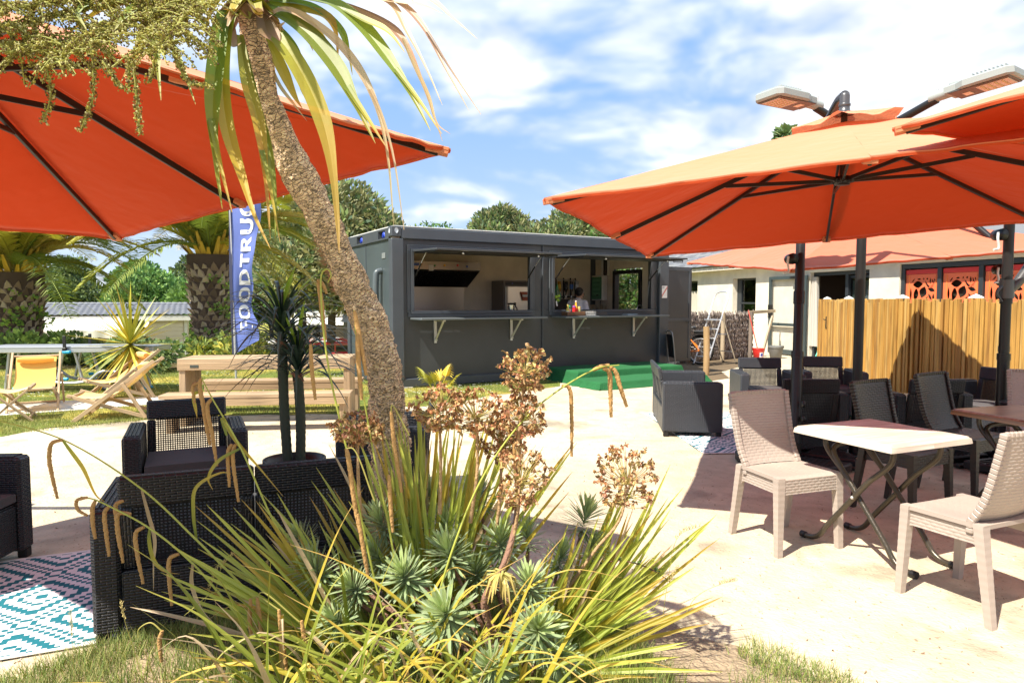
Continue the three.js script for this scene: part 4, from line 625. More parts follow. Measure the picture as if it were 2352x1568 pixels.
// ================================================================== PARASOLS
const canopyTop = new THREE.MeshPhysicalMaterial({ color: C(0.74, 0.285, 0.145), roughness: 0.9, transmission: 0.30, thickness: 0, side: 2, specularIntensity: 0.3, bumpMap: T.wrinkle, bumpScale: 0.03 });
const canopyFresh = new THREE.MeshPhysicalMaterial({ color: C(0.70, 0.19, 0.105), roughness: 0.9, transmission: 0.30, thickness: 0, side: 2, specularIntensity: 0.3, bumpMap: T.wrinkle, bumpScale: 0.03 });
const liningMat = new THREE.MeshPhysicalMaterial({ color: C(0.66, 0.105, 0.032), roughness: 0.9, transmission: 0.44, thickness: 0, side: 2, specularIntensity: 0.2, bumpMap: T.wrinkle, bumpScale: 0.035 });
const ribM = std([0.022, 0.017, 0.015], 0.4, { metalness: 0.3 }), mastM = std([0.028, 0.026, 0.027], 0.35, { metalness: 0.4 });
function parasol(label, P, L, o) {
  const [cx, cz, h, yaw, ta, tb, rise] = P, t = thing('cantilever_parasol', label, 'parasol', V(cx, 0, -cz), 0), r = rng(o.seed);
  const u = V(Math.cos(yaw), ta / (L / 2), -Math.sin(yaw)), v = V(-Math.sin(yaw), tb / ((o.W ?? L) / 2), -Math.cos(yaw)), Q = (a, b) => V(0, h, 0).addScaledVector(u, a * L / 2).addScaledVector(v, b * (o.W ?? L) / 2), apex = V(0, h + rise, 0).addScaledVector(u, (o.apex ?? 0) * L / 2).setY(h + rise), ax0 = V(apex.x, 0, apex.z);
  const W = o.W ?? L, rim = [[1, 1], [0, 1], [-1, 1], [-1, 0], [-1, -1], [0, -1], [1, -1], [1, 0]].map(([a, b]) => Q(a, b)), N = 26;
  const skin = (off) => { const gs = []; for (let k = 0; k < 8; k++) {
    const A = rim[k], B = rim[(k + 1) % 8], pos = [], uv = [], s0 = k * 7.3, pt = (i, j) => { const f = i / N, g = i ? j / i : 0, e = A.clone().lerp(B, g), p = apex.clone().lerp(e, f), bow = Math.sin(Math.PI * g); p.y += -0.035 * Math.sin(Math.PI * f) * bow * f + (0.010 * (fbm(f * 7 + s0, g * 9 + s0, 3, 3) - 0.5) + 0.012 * (vn(g * 14 + s0, f * 3, 6) - 0.5) * Math.pow(f, 5)) * f; const ctr = V(apex.x, p.y, apex.z).sub(p).setY(0).normalize(); p.addScaledVector(ctr, 0.02 * bow * Math.pow(f, 6)); p.y += off; return p; };
    const put = (i, j) => { const p = pt(i, j); pos.push(p.x, p.y, p.z); uv.push(p.x * 0.6 + k * 0.37, p.z * 0.6); };
    for (let i = 0; i < N; i++) for (let j = 0; j <= i; j++) { put(i, j); put(i + 1, j); put(i + 1, j + 1); if (j < i) { put(i, j); put(i + 1, j + 1); put(i, j + 1); } }
    // hem: a short lip folded down
    for (let j = 0; j < N; j++) { const p = pt(N, j), q = pt(N, j + 1), dn = (w) => w.clone().add(V(0, -0.012, 0)).addScaledVector(V(-w.x, 0, -w.z).normalize(), 0.004); for (const w of [p, q, dn(q), p, dn(q), dn(p)]) { pos.push(w.x, w.y, w.z); uv.push(w.x, w.y); } }
    const g = fin(pos, uv); // smooth normals inside the panel
    const m = new Map(), a = g.attributes.position, n = g.attributes.normal; for (let i = 0; i < a.count; i++) { const key = `${a.getX(i).toFixed(4)},${a.getY(i).toFixed(4)},${a.getZ(i).toFixed(4)}`; if (!m.has(key)) m.set(key, V(0, 0, 0)); m.get(key).add(V(n.getX(i), n.getY(i), n.getZ(i))); }
    const lip = N * N * 3; for (let i = 0; i < lip; i++) { const q = m.get(`${a.getX(i).toFixed(4)},${a.getY(i).toFixed(4)},${a.getZ(i).toFixed(4)}`).clone(); if (q.lengthSq() > 0) { q.normalize(); n.setXYZ(i, q.x, q.y, q.z); } }
    gs.push(g);
  } return merge(gs); };
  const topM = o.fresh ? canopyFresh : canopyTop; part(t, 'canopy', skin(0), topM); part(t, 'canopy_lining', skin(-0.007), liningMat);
  // vent cap
  const cap = gridGeo(64, 6, (a, b) => { const ang = a * 6.2832, sq = 0.33 / Math.max(Math.abs(Math.cos(ang)), Math.abs(Math.sin(ang))) * (1 + 0.06 * Math.sin(ang * 4)), rad = Math.max(0.02, b * sq), p = ax0.clone().addScaledVector(u, rad * Math.cos(ang)).addScaledVector(v, rad * Math.sin(ang)); p.y += h + rise + 0.075 - b * sq * rise / (L / 2) * 0.9 + 0.022 * b * b * Math.sin(ang * 7 + 1) + 0.012 * b * Math.sin(ang * 13); return { p, u: ang, v: b }; });
  part(t, 'vent_cap', cap, canopyTop);
  const hub = ax0.clone().setY(h + rise - 0.42), top = ax0.clone().setY(h + rise + 0.05);
  rim.forEach((e, k) => {
    const inn = apex.clone().lerp(e, 0.05).add(V(0, -0.05, 0)), out = apex.clone().lerp(e, 0.975).add(V(0, -0.035, 0)), up = V(0, 1, 0), rb = part(t, 'rib', bar(inn, out, 0.02, 0.034, { side: up }), ribM);
    part(rb, 'rib_pocket', bar(apex.clone().lerp(e, 0.95).add(V(0, -0.028, 0)), apex.clone().lerp(e, 0.995).add(V(0, -0.02, 0)), 0.07, 0.035, { side: up }), canopyTop);
    const j = inn.clone().lerp(out, k % 2 ? 0.46 : 0.4); part(t, 'strut', bar(hub, j.add(V(0, -0.01, 0)), 0.016, 0.028, { side: up }), ribM);
  });
  part(t, 'hub', [lathe([[0, -0.03], [0.05, -0.03], [0.055, 0.0], [0.05, 0.03], [0, 0.03]], 16).translate(hub.x, hub.y, hub.z), ...rim.map((e) => { const d = e.clone().sub(hub).setY(0).normalize(); return bar(hub.clone(), hub.clone().addScaledVector(d, 0.075), 0.03, 0.03); })], mastM);
  part(t, 'centre_pole', rod(hub, top, 0.022, 12), mastM);
  part(t, 'finial', lathe([[0, 0], [0.075, 0], [0.06, 0.012], [0.038, 0.022], [0.034, 0.055], [0.040, 0.058], [0.040, 0.072], [0.034, 0.075], [0.034, 0.13], [0.024, 0.155], [0, 0.16]], 18).translate(apex.x, h + rise + 0.05, apex.z), std([0.10, 0.10, 0.105], 0.35, { metalness: 0.5 }));
  // mast with its base and arm
  const m = o.mast.clone().sub(t.position); m.y = 0; const mtop = (o.top ?? o.mast).clone().sub(t.position), ma = (y) => m.clone().lerp(mtop, y / 2.3).setY(y), mt = ma(2.3).setY(h + rise + 0.05), a0 = ax0.clone().setY(h + rise + 0.185), back = a0.clone().sub(mt).setY(0).normalize();
  part(t, 'arm', tube(smooth([a0, a0.clone().lerp(mt, 0.12).add(V(0, 0.03, 0)), a0.clone().lerp(mt, 0.6).add(V(0, -0.1, 0)), ma(2.3).setY(h - 0.05)], 30), 0.034, 12), mastM);
  part(t, 'mast', [rod(ma(0.06), ma(1.02), 0.051, 16), rod(ma(0.98), ma(1.04), 0.056, 16), rod(ma(1.0), ma(h + 0.1), 0.044, 16), rod(ma(1.5), ma(1.62), 0.052, 16)], mastM);
  part(t, 'clamp_knob', [0.42, 0.56].map((y) => lathe([[0, 0], [0.03, 0.0], [0.034, 0.012], [0.03, 0.03], [0, 0.034]], 8).rotateZ(-Math.PI / 2).translate(m.x + 0.055, y, m.z)), M.black);
  if (o.y) part(t, 'mast_strut', [rod(ma(1.55), ma(1.72), 0.062, 16), tube([ma(1.6), ma(1.6).add(V(0.09, 0.1, 0.02)), ma(1.6).add(V(0.2, 0.3, 0.05))], 0.045, 14), tube([ma(1.6).add(V(0.16, 0.23, 0.04)), ma(1.6).add(V(0.5, 0.85, 0.3))], 0.028, 12), tube(smooth([ma(1.66).add(V(-0.05, 0, 0.02)), ma(1.6).add(V(-0.1, 0, 0.02)), ma(1.52).add(V(-0.05, 0, 0.02))], 12), 0.011, 8)], std([0.10, 0.10, 0.105], 0.35, { metalness: 0.4 }));
  const ck = part(t, 'crank', [lathe([[0, -0.06], [0.05, -0.05], [0.055, 0.05], [0, 0.06]], 12).rotateX(Math.PI / 2).translate(ma(1.8).x - 0.09, h - 0.24, ma(1.8).z)], M.blackMetal);
  part(ck, 'crank_handle', tube(smooth([V(-0.14, h - 0.22, 0.06), V(-0.15, h - 0.28, 0.07), V(-0.14, h - 0.37, 0.07), V(-0.19, h - 0.38, 0.08)].map((q) => q.add(V(ma(1.8).x, 0, ma(1.8).z))), 12), 0.011, 8), M.white);
  const baseR = 0.55; part(t, 'base_cross', [bx(1.06, 0.03, 0.07, m.x, 0.025, m.z, { ry: o.baseTurn ?? 0.5 }), bx(1.06, 0.03, 0.07, m.x, 0.025, m.z, { ry: (o.baseTurn ?? 0.5) + Math.PI / 2, c: 0.0035 }).translate(0, 0.004, 0), rod(V(m.x, 0.03, m.z), V(m.x, 0.2, m.z), 0.06, 14)], M.black);
  for (let k = 0; k < 4; k++) { const a = (o.baseTurn ?? 0.5) + k * Math.PI / 2, pr = []; for (let i = 0; i <= 12; i++) { const b = i / 12 * Math.PI / 2; pr.push([0.07 + 0.43 * Math.cos(b), 0.07 + 0.43 * Math.sin(b)]); } pr.push([0.07, 0.07]); const g = prism(pr, 0.055, 0.012).rotateX(-Math.PI / 2).translate(0, 0.025, 0); const pl = part(t, 'base_weight', g.applyMatrix4(M4(m.x, 0.0, m.z, 0, a, 0)), M.black); part(pl, 'base_rib', [...Array(7)].map((_, i) => { const q = 0.13 + i * 0.05; return bx(Math.sqrt(Math.max(0.01, 0.2 - q * q)) - 0.02, 0.008, 0.016, 0.09 + (Math.sqrt(Math.max(0.01, 0.2 - q * q)) - 0.02) / 2, 0.096, -q, { c: 0.002 }); }).map((g2) => g2.applyMatrix4(M4(m.x, 0, m.z, 0, a, 0))), M.black); }
  return t;
}
parasol('large orange parasol at the upper left seen from below', [-2.40, 3.28, 2.144, 0.939, -0.012, -0.115, 0.76], 2.5, { seed: 1, W: 3.4, apex: -0.35, mast: XD(-4.75, 4.0) });
parasol('large orange parasol in the middle right with lit top and finial', [2.386, 4.986, 2.175, -0.373, 0.1135, -0.0605, 0.637], 3.4, { seed: 2, mast: XD(2.66, 6.35), top: XD(2.86, 6.8), baseTurn: 0.9 });
parasol('orange parasol farther back by the house, seen from above its rim', [4.323, 8.55, 2.098, 0.057, 0.136, 0.127, 0.5], 3.3, { seed: 3, fresh: true, mast: XD(5.3, 7.33), baseTurn: 0.3 });
parasol('nearest orange parasol whose corner enters at the right edge', [3.97, 2.40, 2.37, 0.348, 0.0, 0.0, 0.6], 3.3, { seed: 4, mast: XD(4.556, 6.3), baseTurn: 0.3, y: true });

// ------------------------------------------------------------------ lamp post with two heads
{
  const b = XD(3.41, 6.7), t = thing('lamp_post', 'slim black lamp post carrying two grey LED lamp heads', 'street lamp', b), top = 3.1;
  part(t, 'post', [tube([V(0, 0.02, 0), V(0, top, 0)], 0.045, 16), rod(V(0, 0.02, 0), V(0, 0.16, 0), 0.06, 14)], M.black); part(t, 'foot_bracket', [bx(0.26, 0.02, 0.26, 0, 0.012, 0), ...[0, 1, 2, 3].map((k) => bar(V(0.04 * Math.cos(k * 1.571), 0.2, 0.04 * Math.sin(k * 1.571)), V(0.11 * Math.cos(k * 1.571), 0.02, 0.11 * Math.sin(k * 1.571)), 0.012, 0.05))], M.black);
  const heads = [[V(-0.57, 3.33, 0.2), V(-1.22, 3.37, 0.5)], [V(0.32, 3.29, 0.6), V(0.67, 3.38, 1.1)]];
  for (const [j, e] of heads) {
    part(t, 'arm', tube([V(0, top - 0.02, 0), j.clone().lerp(V(0, top, 0), 0.1), j], 0.036, 12), M.black);
    const dir = e.clone().sub(j).normalize(), flat = V(dir.x, 0, dir.z).normalize(), hd = new THREE.Group(); hd.name = 'lamp_head'; t.add(hd); hd.position.copy(j); hd.rotation.set(0, Math.atan2(flat.x, flat.z), 0); hd.rotation.order = 'YXZ'; hd.rotation.x = -Math.asin(dir.y) * 0.55; hd.scale.setScalar(0.98);
    const shellM = std([0.30, 0.335, 0.325], 0.45), out = [[-0.09, 0.11], [0.09, 0.11], [0.105, 0.2], [0.15, 0.27], [0.155, 0.58], [0.12, 0.62], [-0.12, 0.62], [-0.155, 0.58], [-0.15, 0.27], [-0.105, 0.2]];
    const shell = prism(out.map(([x, y]) => [x, -y]), 0.05, 0.014).rotateX(-Math.PI / 2);
    part(hd, 'housing', [shell, bx(0.13, 0.05, 0.24, 0, 0.075, 0.24, { c: 0.02 })], shellM);
    part(hd, 'cooling_fin', [...Array(9)].map((_, i) => bx(0.25, 0.03, 0.007, 0, 0.078, 0.33 + i * 0.03, { c: 0.003 })), shellM);
    part(hd, 'spigot', [rod(V(0, 0.02, -0.06), V(0, 0.03, 0.14), 0.046, 14)], shellM); part(hd, 'fixing_screw', [bx(0.015, 0.05, 0.015, 0.02, 0.08, 0.0), bx(0.015, 0.05, 0.015, 0.02, 0.08, 0.06)], M.zinc);
    part(hd, 'underside', bx(0.27, 0.012, 0.46, 0, -0.016, 0.37, { c: 0.004 }), std([0.07, 0.06, 0.055], 0.4)); part(hd, 'lamp_lens', bx(0.21, 0.008, 0.24, 0, -0.025, 0.46, { c: 0.003 }), std([0.5, 0.40, 0.33], 0.25)); part(hd, 'lamp_led', [...Array(24)].map((_, i) => bx(0.016, 0.006, 0.016, -0.08 + (i % 6) * 0.032, -0.031, 0.38 + Math.floor(i / 6) * 0.05, { c: 0.002 })), std([0.6, 0.5, 0.25], 0.3)); part(hd, 'rating_label', bx(0.09, 0.003, 0.06, 0.02, -0.0235, 0.24, { c: 0.001 }), std([0.75, 0.6, 0.52], 0.5));
  }
}

// ================================================================== RATTAN SEATING
function rattanSeat(name, label, cat, seats, pos, turn, mat = M.rattan, o = {}) {
  const t = thing(name, label, cat, pos, turn, o.group), sw = 0.56, AW = 0.115, W = seats * sw + 2 * AW, D = 0.66, AH = 0.615, BH = 0.775, lean = 0.17, zb = -D / 2 + 0.045, cushM = o.cushion ?? M.cushion;
  for (const s of [-1, 1]) {
    const am = part(t, 'arm', bx(AW, AH - 0.055, D, s * (W / 2 - AW / 2), (AH + 0.055) / 2, 0, { c: 0.016 }), mat);
    part(am, 'arm_cap', [...Array(4)].map((_, i) => bx(0.018, 0.007, D - 0.08, s * (W / 2 - AW / 2) + (i - 1.5) * 0.024, AH + 0.0025, 0, { c: 0.003 })), mat);
    for (const z of [-1, 1]) part(t, 'leg', bx(0.055, 0.06, 0.055, s * (W / 2 - 0.035), 0.03, z * (D / 2 - 0.04), { c: 0.006 }), M.black);
  }
  part(t, 'seat_base', bx(W - 2 * AW - 0.004, 0.27, D - 0.08, 0, 0.205, 0.02, { c: 0.012 }), mat);
  for (let k = 0; k < seats; k++) {
    const x = (k - (seats - 1) / 2) * sw;
    if (!o.bare) part(t, 'cushion', uvBox(cushion(sw - 0.03, 0.075, 0.52)).translate(x, 0.383, 0.055), cushM);
    // back panel: solid band, side strips and an open weave between them
    const bk = new THREE.Group(); bk.name = 'backrest'; t.add(bk); bk.position.set(x, 0.33, zb); bk.rotation.x = -lean;
    const w = sw - 0.003, h = BH - 0.33, top = 0.145, side = 0.06, bot = 0.03;
    part(bk, 'back_frame', [bx(w, top, 0.042, 0, h - top / 2, 0, { c: 0.013 }), bx(side, h - top - 0.002, 0.038, -w / 2 + side / 2, (h - top) / 2, 0, { c: 0.01 }), bx(side, h - top - 0.002, 0.038, w / 2 - side / 2, (h - top) / 2, 0, { c: 0.01 }), bx(w - 2 * side - 0.002, bot, 0.036, 0, bot / 2, 0, { c: 0.008 })], mat);
    const gs = [], lw = w - 2 * side, lh = h - top - bot, nx = 27, ny = 17;
    for (let i = 1; i < nx; i++) gs.push(plain(new THREE.BoxGeometry(0.0072, lh, 0.010)).translate(-lw / 2 + i * lw / nx, bot + lh / 2, 0));
    for (let j = 0; j < ny; j++) gs.push(plain(new THREE.BoxGeometry(lw, 0.0085, 0.0125)).translate(0, bot + (j + 0.7) * lh / ny, 0.001));
    stuffPart(bk, 'open_weave', gs, mat);
    part(t, 'back_skirt', bx(w, 0.27, 0.03, x, 0.195, -D / 2 + 0.017, { c: 0.008 }), mat);
  }
  return t;
}
function cushion(w, h, d) { const g = gridGeo(14, 14, (u, v, s) => { const a = Math.pow(Math.sin(Math.PI * clamp(u, 0.001, 0.999)), 0.22) * Math.pow(Math.sin(Math.PI * clamp(v, 0.001, 0.999)), 0.22); return { p: V((u - 0.5) * w, (s ? -0.5 : 0.5) * h * (0.55 + 0.45 * a) , (0.5 - v) * d), u: u * w, v: v * d }; }, true); return g; }
const ARM = 'armchairs around the patio rugs';
// left group
rattanSeat('rattan_sofa', 'black rattan two-seat sofa seen from behind on the left rug', 'sofa', 2, XD(-1.33, 3.46), facing(-0.37, 0.93), M.rattan);
rattanSeat('rattan_armchair', 'black rattan armchair facing us behind the two-seat sofa', 'armchair', 1, XD(-2.38, 4.95), facing(0.42, -0.9));
rattanSeat('rattan_armchair', 'black rattan armchair cut off by the left edge on the teal rug', 'armchair', 1, XD(-3.19, 3.63), facing(0.98, 0.06));
rattanSeat('rattan_armchair', 'rattan armchair behind the leaning trunk with sunlit back', 'armchair', 1, XD(-0.97, 5.2), facing(-0.995, -0.12));
// right group
const greyR = std([0.05, 0.055, 0.066], 0.34, { bumpMap: T.weave, bumpScale: 0.006, map: T.mottle });
rattanSeat('rattan_sofa', 'grey rattan two-seat sofa seen side-on in front of the green steps', 'sofa', 2, XD(2.10, 8.23), facing(0.993, -0.12), greyR, { bare: true });
rattanSeat('rattan_armchair', 'dark rattan armchair with grey cushion just left of the parasol mast', 'armchair', 1, XD(3.28, 8.75), facing(-0.1, -1), greyR);
rattanSeat('rattan_armchair', 'dark rattan armchair between parasol mast and lamp post by the wood fence', 'armchair', 1, XD(4.17, 8.95), facing(-0.16, -1), greyR);
rattanSeat('rattan_armchair', 'black rattan armchair with its back to us behind the beige chair', 'armchair', 1, XD(2.93, 6.98), facing(0.02, 1), M.rattan, { bare: true });
rattanSeat('rattan_armchair', 'black rattan armchair with its back to us between the brown chairs', 'armchair', 1, XD(4.12, 6.95), facing(-0.05, 1), M.rattan, { bare: true });
rattanSeat('rattan_sofa', 'dark rattan sofa with grey cushions along the wood fence', 'sofa', 2, XD(5.28, 7.25), facing(-0.93, -0.3), greyR);
{ const t = thing('rattan_side_table', 'round dark rattan side table at the right edge by the fence sofa', 'side table', XD(4.6, 6.05)); part(t, 'body', tube([...Array(30)].map((_, i) => V(0, 0.01 + i * 0.0205, 0)), [...Array(30)].map((_, i) => 0.2 + 0.004 * (i % 2)), 28, { uScale: 1.2 }), M.rattan); part(t, 'tabletop', lathe([[0, 0.62], [0.2, 0.62], [0.205, 0.612], [0.2, 0.606]], 28), M.black); }

// ------------------------------------------------------------------ resin dining chairs with raised weave
const chairG = (() => {
  const wv = (x, y) => { const q = y / 0.0165, r = Math.floor(q), f = q - r, s = ((x / 0.046 + (r % 2) * 0.5) % 1 + 1) % 1; return 0.0036 * Math.pow(1 - Math.pow(Math.abs(2 * s - 1), 6), 0.5) * Math.pow(1 - Math.pow(Math.abs(2 * f - 1), 2.2), 0.55); };
  const back = gridGeo(84, 150, (u, v, s) => { const hw = mix(0.178, 0.196, v), x = (u - 0.5) * 2 * hw, y = 0.455 + v * 0.415, lean = -0.185 - 0.10 * v + 0.045 * Math.pow(1 - v, 6), dish = 0.022 * (4 * (u - 0.5) ** 2), ed = Math.min(1, Math.min(u, 1 - u) * 16, Math.min(v + 0.05, 1 - v) * 16), w = wv(x, y) * clamp(ed); return { p: V(x, y, lean + dish + (s ? -0.011 - w : w)), u: x, v: y }; }, true);
  const seat = gridGeo(84, 70, (u, v, s) => { const hw = mix(0.205, 0.225, v), x = (u - 0.5) * 2 * hw, z = mix(-0.19, 0.215, v), ed = Math.min(1, Math.min(u, 1 - u) * 18, Math.min(v, 1 - v) * 18), dish = -0.012 * Math.sin(Math.PI * u) * Math.sin(Math.PI * v), roll = -0.012 * Math.pow(Math.max(0, (v - 0.9) / 0.1), 2); return { p: V(x, 0.452 + dish + roll + (s ? -0.02 : wv(x, z + 1) * clamp(ed)), z), u: x, v: z }; }, true);
  const leg = (x0, z0, x1, z1, w0, w1) => { const g = plain(new THREE.BoxGeometry(1, 1, 1, 1, 26, 1)), p = g.attributes.position; for (let i = 0; i < p.count; i++) { const t = p.getY(i) + 0.5, w = mix(w1, w0, t) * (1 + 0.035 * (Math.round((1 - t) * 26) % 2)); p.setXYZ(i, mix(x1, x0, t) + p.getX(i) * w, mix(0, 0.45, t), mix(z1, z0, t) + p.getZ(i) * w); } return uvBox(toFlat(g)); };
  const stile = (s) => { const pts = [...Array(22)].map((_, i) => { const v = i / 21; return V(s * mix(0.19, 0.204, v), 0.40 + v * 0.48, -0.185 - 0.10 * clamp((v * 0.46 - 0.055) / 0.395) + 0.02 + 0.045 * Math.pow(1 - clamp((v * 0.46 - 0.055) / 0.395), 6)); }); const gs = []; for (let i = 0; i + 1 < pts.length; i++) gs.push(bar(pts[i], pts[i + 1].clone().add(V(0, 0.002, 0)), 0.034, 0.036 * (1 - 0.03 * (i % 2)), { side: V(0, 0, 1), c: 0.005 })); return merge(gs); };
  const top = merge([...Array(18)].map((_, i) => { const f = (k) => { const u = k / 18; return V((u - 0.5) * 0.412, 0.876, -0.288 + 0.022 * (4 * (u - 0.5) ** 2)); }; return bar(f(i), f(i + 1), 0.02, 0.026, { side: V(0, 1, 0), c: 0.005 }); }));
  const apron = (a, b) => { const n = b.clone().sub(a), L = n.length(); n.normalize(); const o = V(n.z, 0, -n.x); return gridGeo(Math.round(L / 0.006), 30, (u, v, s) => { const d = Math.min(u, 1 - u) * L, y = 0.355 + v * 0.085 - 0.05 * Math.pow(clamp(1 - d / 0.05), 2) * (1 - v); return { p: a.clone().addScaledVector(n, u * L).addScaledVector(o, s ? -0.012 : wv(u * L, y)).setY(y), u: u * L, v: y }; }, true); };
  return { back, seat, stileL: stile(-1), stileR: stile(1), top, front: apron(V(0.215, 0, 0.215), V(-0.215, 0, 0.215)), left: apron(V(-0.21, 0, 0.21), V(-0.19, 0, -0.18)), right: apron(V(0.19, 0, -0.18), V(0.21, 0, 0.21)), legs: [leg(-0.205, 0.195, -0.215, 0.215, 0.047, 0.034), leg(0.205, 0.195, 0.215, 0.215, 0.047, 0.034), leg(-0.19, -0.165, -0.2, -0.235, 0.047, 0.034), leg(0.19, -0.165, 0.2, -0.235, 0.047, 0.034)] };
})();
const taupeP = std([0.47, 0.395, 0.34], 0.5, { map: T.mottle }), brownP = std([0.030, 0.0235, 0.0205], 0.38, { map: T.mottle });
function diningChair(label, pos, turn, mat) {
  const t = thing('dining_chair', label, 'chair', pos, turn); t.scale.set(1.08, 1.05, 1); const b = part(t, 'backrest', chairG.back, mat); part(b, 'back_post', chairG.stileL, mat); part(b, 'back_post', chairG.stileR, mat); part(b, 'top_rail', chairG.top, mat);
  const s = part(t, 'seat', chairG.seat, mat); for (const k of ['front', 'left', 'right']) part(s, 'apron', chairG[k], mat); for (const g of chairG.legs) part(t, 'leg', g, mat); return t;
}
diningChair('beige rattan-look chair left of the pale folding table', XD(1.735, 4.27), facing(0.34, -0.94), taupeP);
diningChair('beige rattan-look chair nearest the camera at the right edge', XD(2.34, 3.40), facing(-0.40, 0.92), taupeP);
diningChair('dark brown rattan-look chair behind the pale folding table', XD(2.84, 4.9), facing(0.5, -0.87), brownP);
diningChair('dark brown rattan-look chair behind the brown table corner', XD(3.62, 5.42), facing(0.5, -0.87), brownP);
diningChair('beige rattan-look chair mostly hidden behind the brown table', XD(4.42, 5.62), facing(-0.5, -0.86), taupeP);

// ------------------------------------------------------------------ folding tables
function bistroTable(label, pos, turn, topM, size = 0.66) {
  const t = thing('folding_table', label, 'table', pos, turn), H = 0.745;
  const g = gridGeo(40, 40, (u, v, s) => { const e = Math.min(u, 1 - u, v, 1 - v), f = s ? 0 : 0.011 * Math.pow(clamp(1 - e / 0.025), 2), k = s ? 1.0 : 0.985; const rx = Math.sign(u - 0.5) * Math.min(Math.abs(u - 0.5), 0.5), rz = Math.sign(0.5 - v) * Math.min(Math.abs(v - 0.5), 0.5), cr = clamp((Math.hypot(Math.max(0, Math.abs(u - 0.5) - 0.44), Math.max(0, Math.abs(v - 0.5) - 0.44)) - 0.06) / 0.025) * 0.012; const sc = 1 - cr; return { p: V(rx * size * k * sc, s ? H - 0.04 : H - f, rz * size * k * sc), u: u * size, v: v * size }; }, true);
  part(t, 'tabletop', g, topM);
  const tm = std([0.11, 0.095, 0.075], 0.32, { metalness: 0.65, bumpMap: T.fine, bumpScale: 0.0015, map: T.mottle }), w = 0.2;
  for (const [sgn, xo] of [[1, w], [-1, w - 0.035]]) for (const s of [-1, 1]) {
    const z = (q) => sgn * q, pts = [V(s * xo, H - 0.055, z(0.25)), V(s * xo, H - 0.13, z(0.235)), V(s * xo, 0.47, z(0.09)), V(s * xo, 0.36, z(0.0)), V(s * xo, 0.13, z(-0.19)), V(s * xo, 0.055, z(-0.245)), V(s * xo, 0.025, z(-0.30)), V(s * xo, 0.022, z(-0.36))];
    const lg = part(t, 'leg', tube(smooth(pts, 44), 0.0165, 12), tm); part(lg, 'rubber_foot', rod(V(s * xo, 0.022, z(-0.35)), V(s * xo, 0.022, z(-0.385)), 0.021, 12), M.black); part(lg, 'pivot_bolt', lathe([[0, 0], [0.012, 0], [0.008, 0.007], [0, 0.008]], 10).rotateZ(-s * Math.PI / 2).translate(s * (xo + 0.016), 0.36, 0), M.zinc);
  }
  part(t, 'hoop', tube(smooth([V(-w + 0.035, 0.36, 0.0), V(-w + 0.035, 0.5, -0.12), V(-w + 0.05, 0.6, -0.2), V(-w + 0.1, 0.625, -0.215), V(w - 0.1, 0.625, -0.215), V(w - 0.05, 0.6, -0.2), V(w - 0.035, 0.5, -0.12), V(w - 0.035, 0.36, 0.0)], 50), 0.0165, 12), tm);
  part(t, 'cross_bar', [rod(V(-w, H - 0.055, 0.25), V(w, H - 0.055, 0.25), 0.014), rod(V(-w, H - 0.055, -0.25), V(w, H - 0.055, -0.25), 0.014)], tm);
  return t;
}
const plankMap = (a, b, s) => tex(512, 512, (u, v) => { const row = Math.floor(v * 5), g = fbm(u * 3 + row * 3.3, v * 60, 4, s) * 0.6 + fbm(u * 2 + row, v * 18, 3, s + 4) * 0.4, gap = Math.abs(v * 5 - Math.round(v * 5)) < 0.012 ? -0.05 : 0, k = clamp((g - 0.3) * 1.9) + gap + 0.12 * (h2(row, 3, s) - 0.5); return [0, 1, 2].map((q) => mix(a[q], b[q], k)); }, true, 0.66);
bistroTable('pale whitewashed square folding table between the beige chairs', XD(2.222, 4.084), 0.415, std([1, 1, 1], 0.5, { map: plankMap([0.74, 0.67, 0.60], [0.90, 0.86, 0.81], 5), bumpMap: T.grainBump, bumpScale: 0.001 }), 0.69);
bistroTable('brown wood-grain folding table cut off by the right edge', XD(3.62, 4.72), 0.30, std([1, 1, 1], 0.28, { map: plankMap([0.50, 0.39, 0.28], [0.72, 0.60, 0.46], 8), bumpMap: T.grainBump, bumpScale: 0.001 }), 0.68);

// ------------------------------------------------------------------ outdoor rugs
const rugMap = tex(768, 768, (u, v) => { // stepped diamonds between zigzag bands
  const st = (q) => (Math.floor(q * 24) + 0.5) / 24, x = st(u), y = st(v), n = 0.05 * (vn(u * 120, v * 120, 3, 120) - 0.5), ax = Math.abs((x % 1) - 0.5), ay = Math.abs((y % 1) - 0.5);
  const d = ax + ay, e = Math.abs(((x + 0.5) % 1) - 0.5) + Math.abs(((y + 0.5) % 1) - 0.5), q = Math.min(d, e);
  const lv = Math.floor(q * 24 + 0.25), teal = lv === 1 || lv === 4 || lv === 7 || lv === 8 || lv === 11;
  return teal ? [0.05 + n, 0.44 + n, 0.50 + n] : [0.95 + n, 0.92 + n, 0.93 + n];
}, true, 1, 1);
const rugWeave = tex(64, 64, (u, v) => 0.5 + 0.5 * Math.sin((u + v) * 6.283 * 4), false, 0.03);
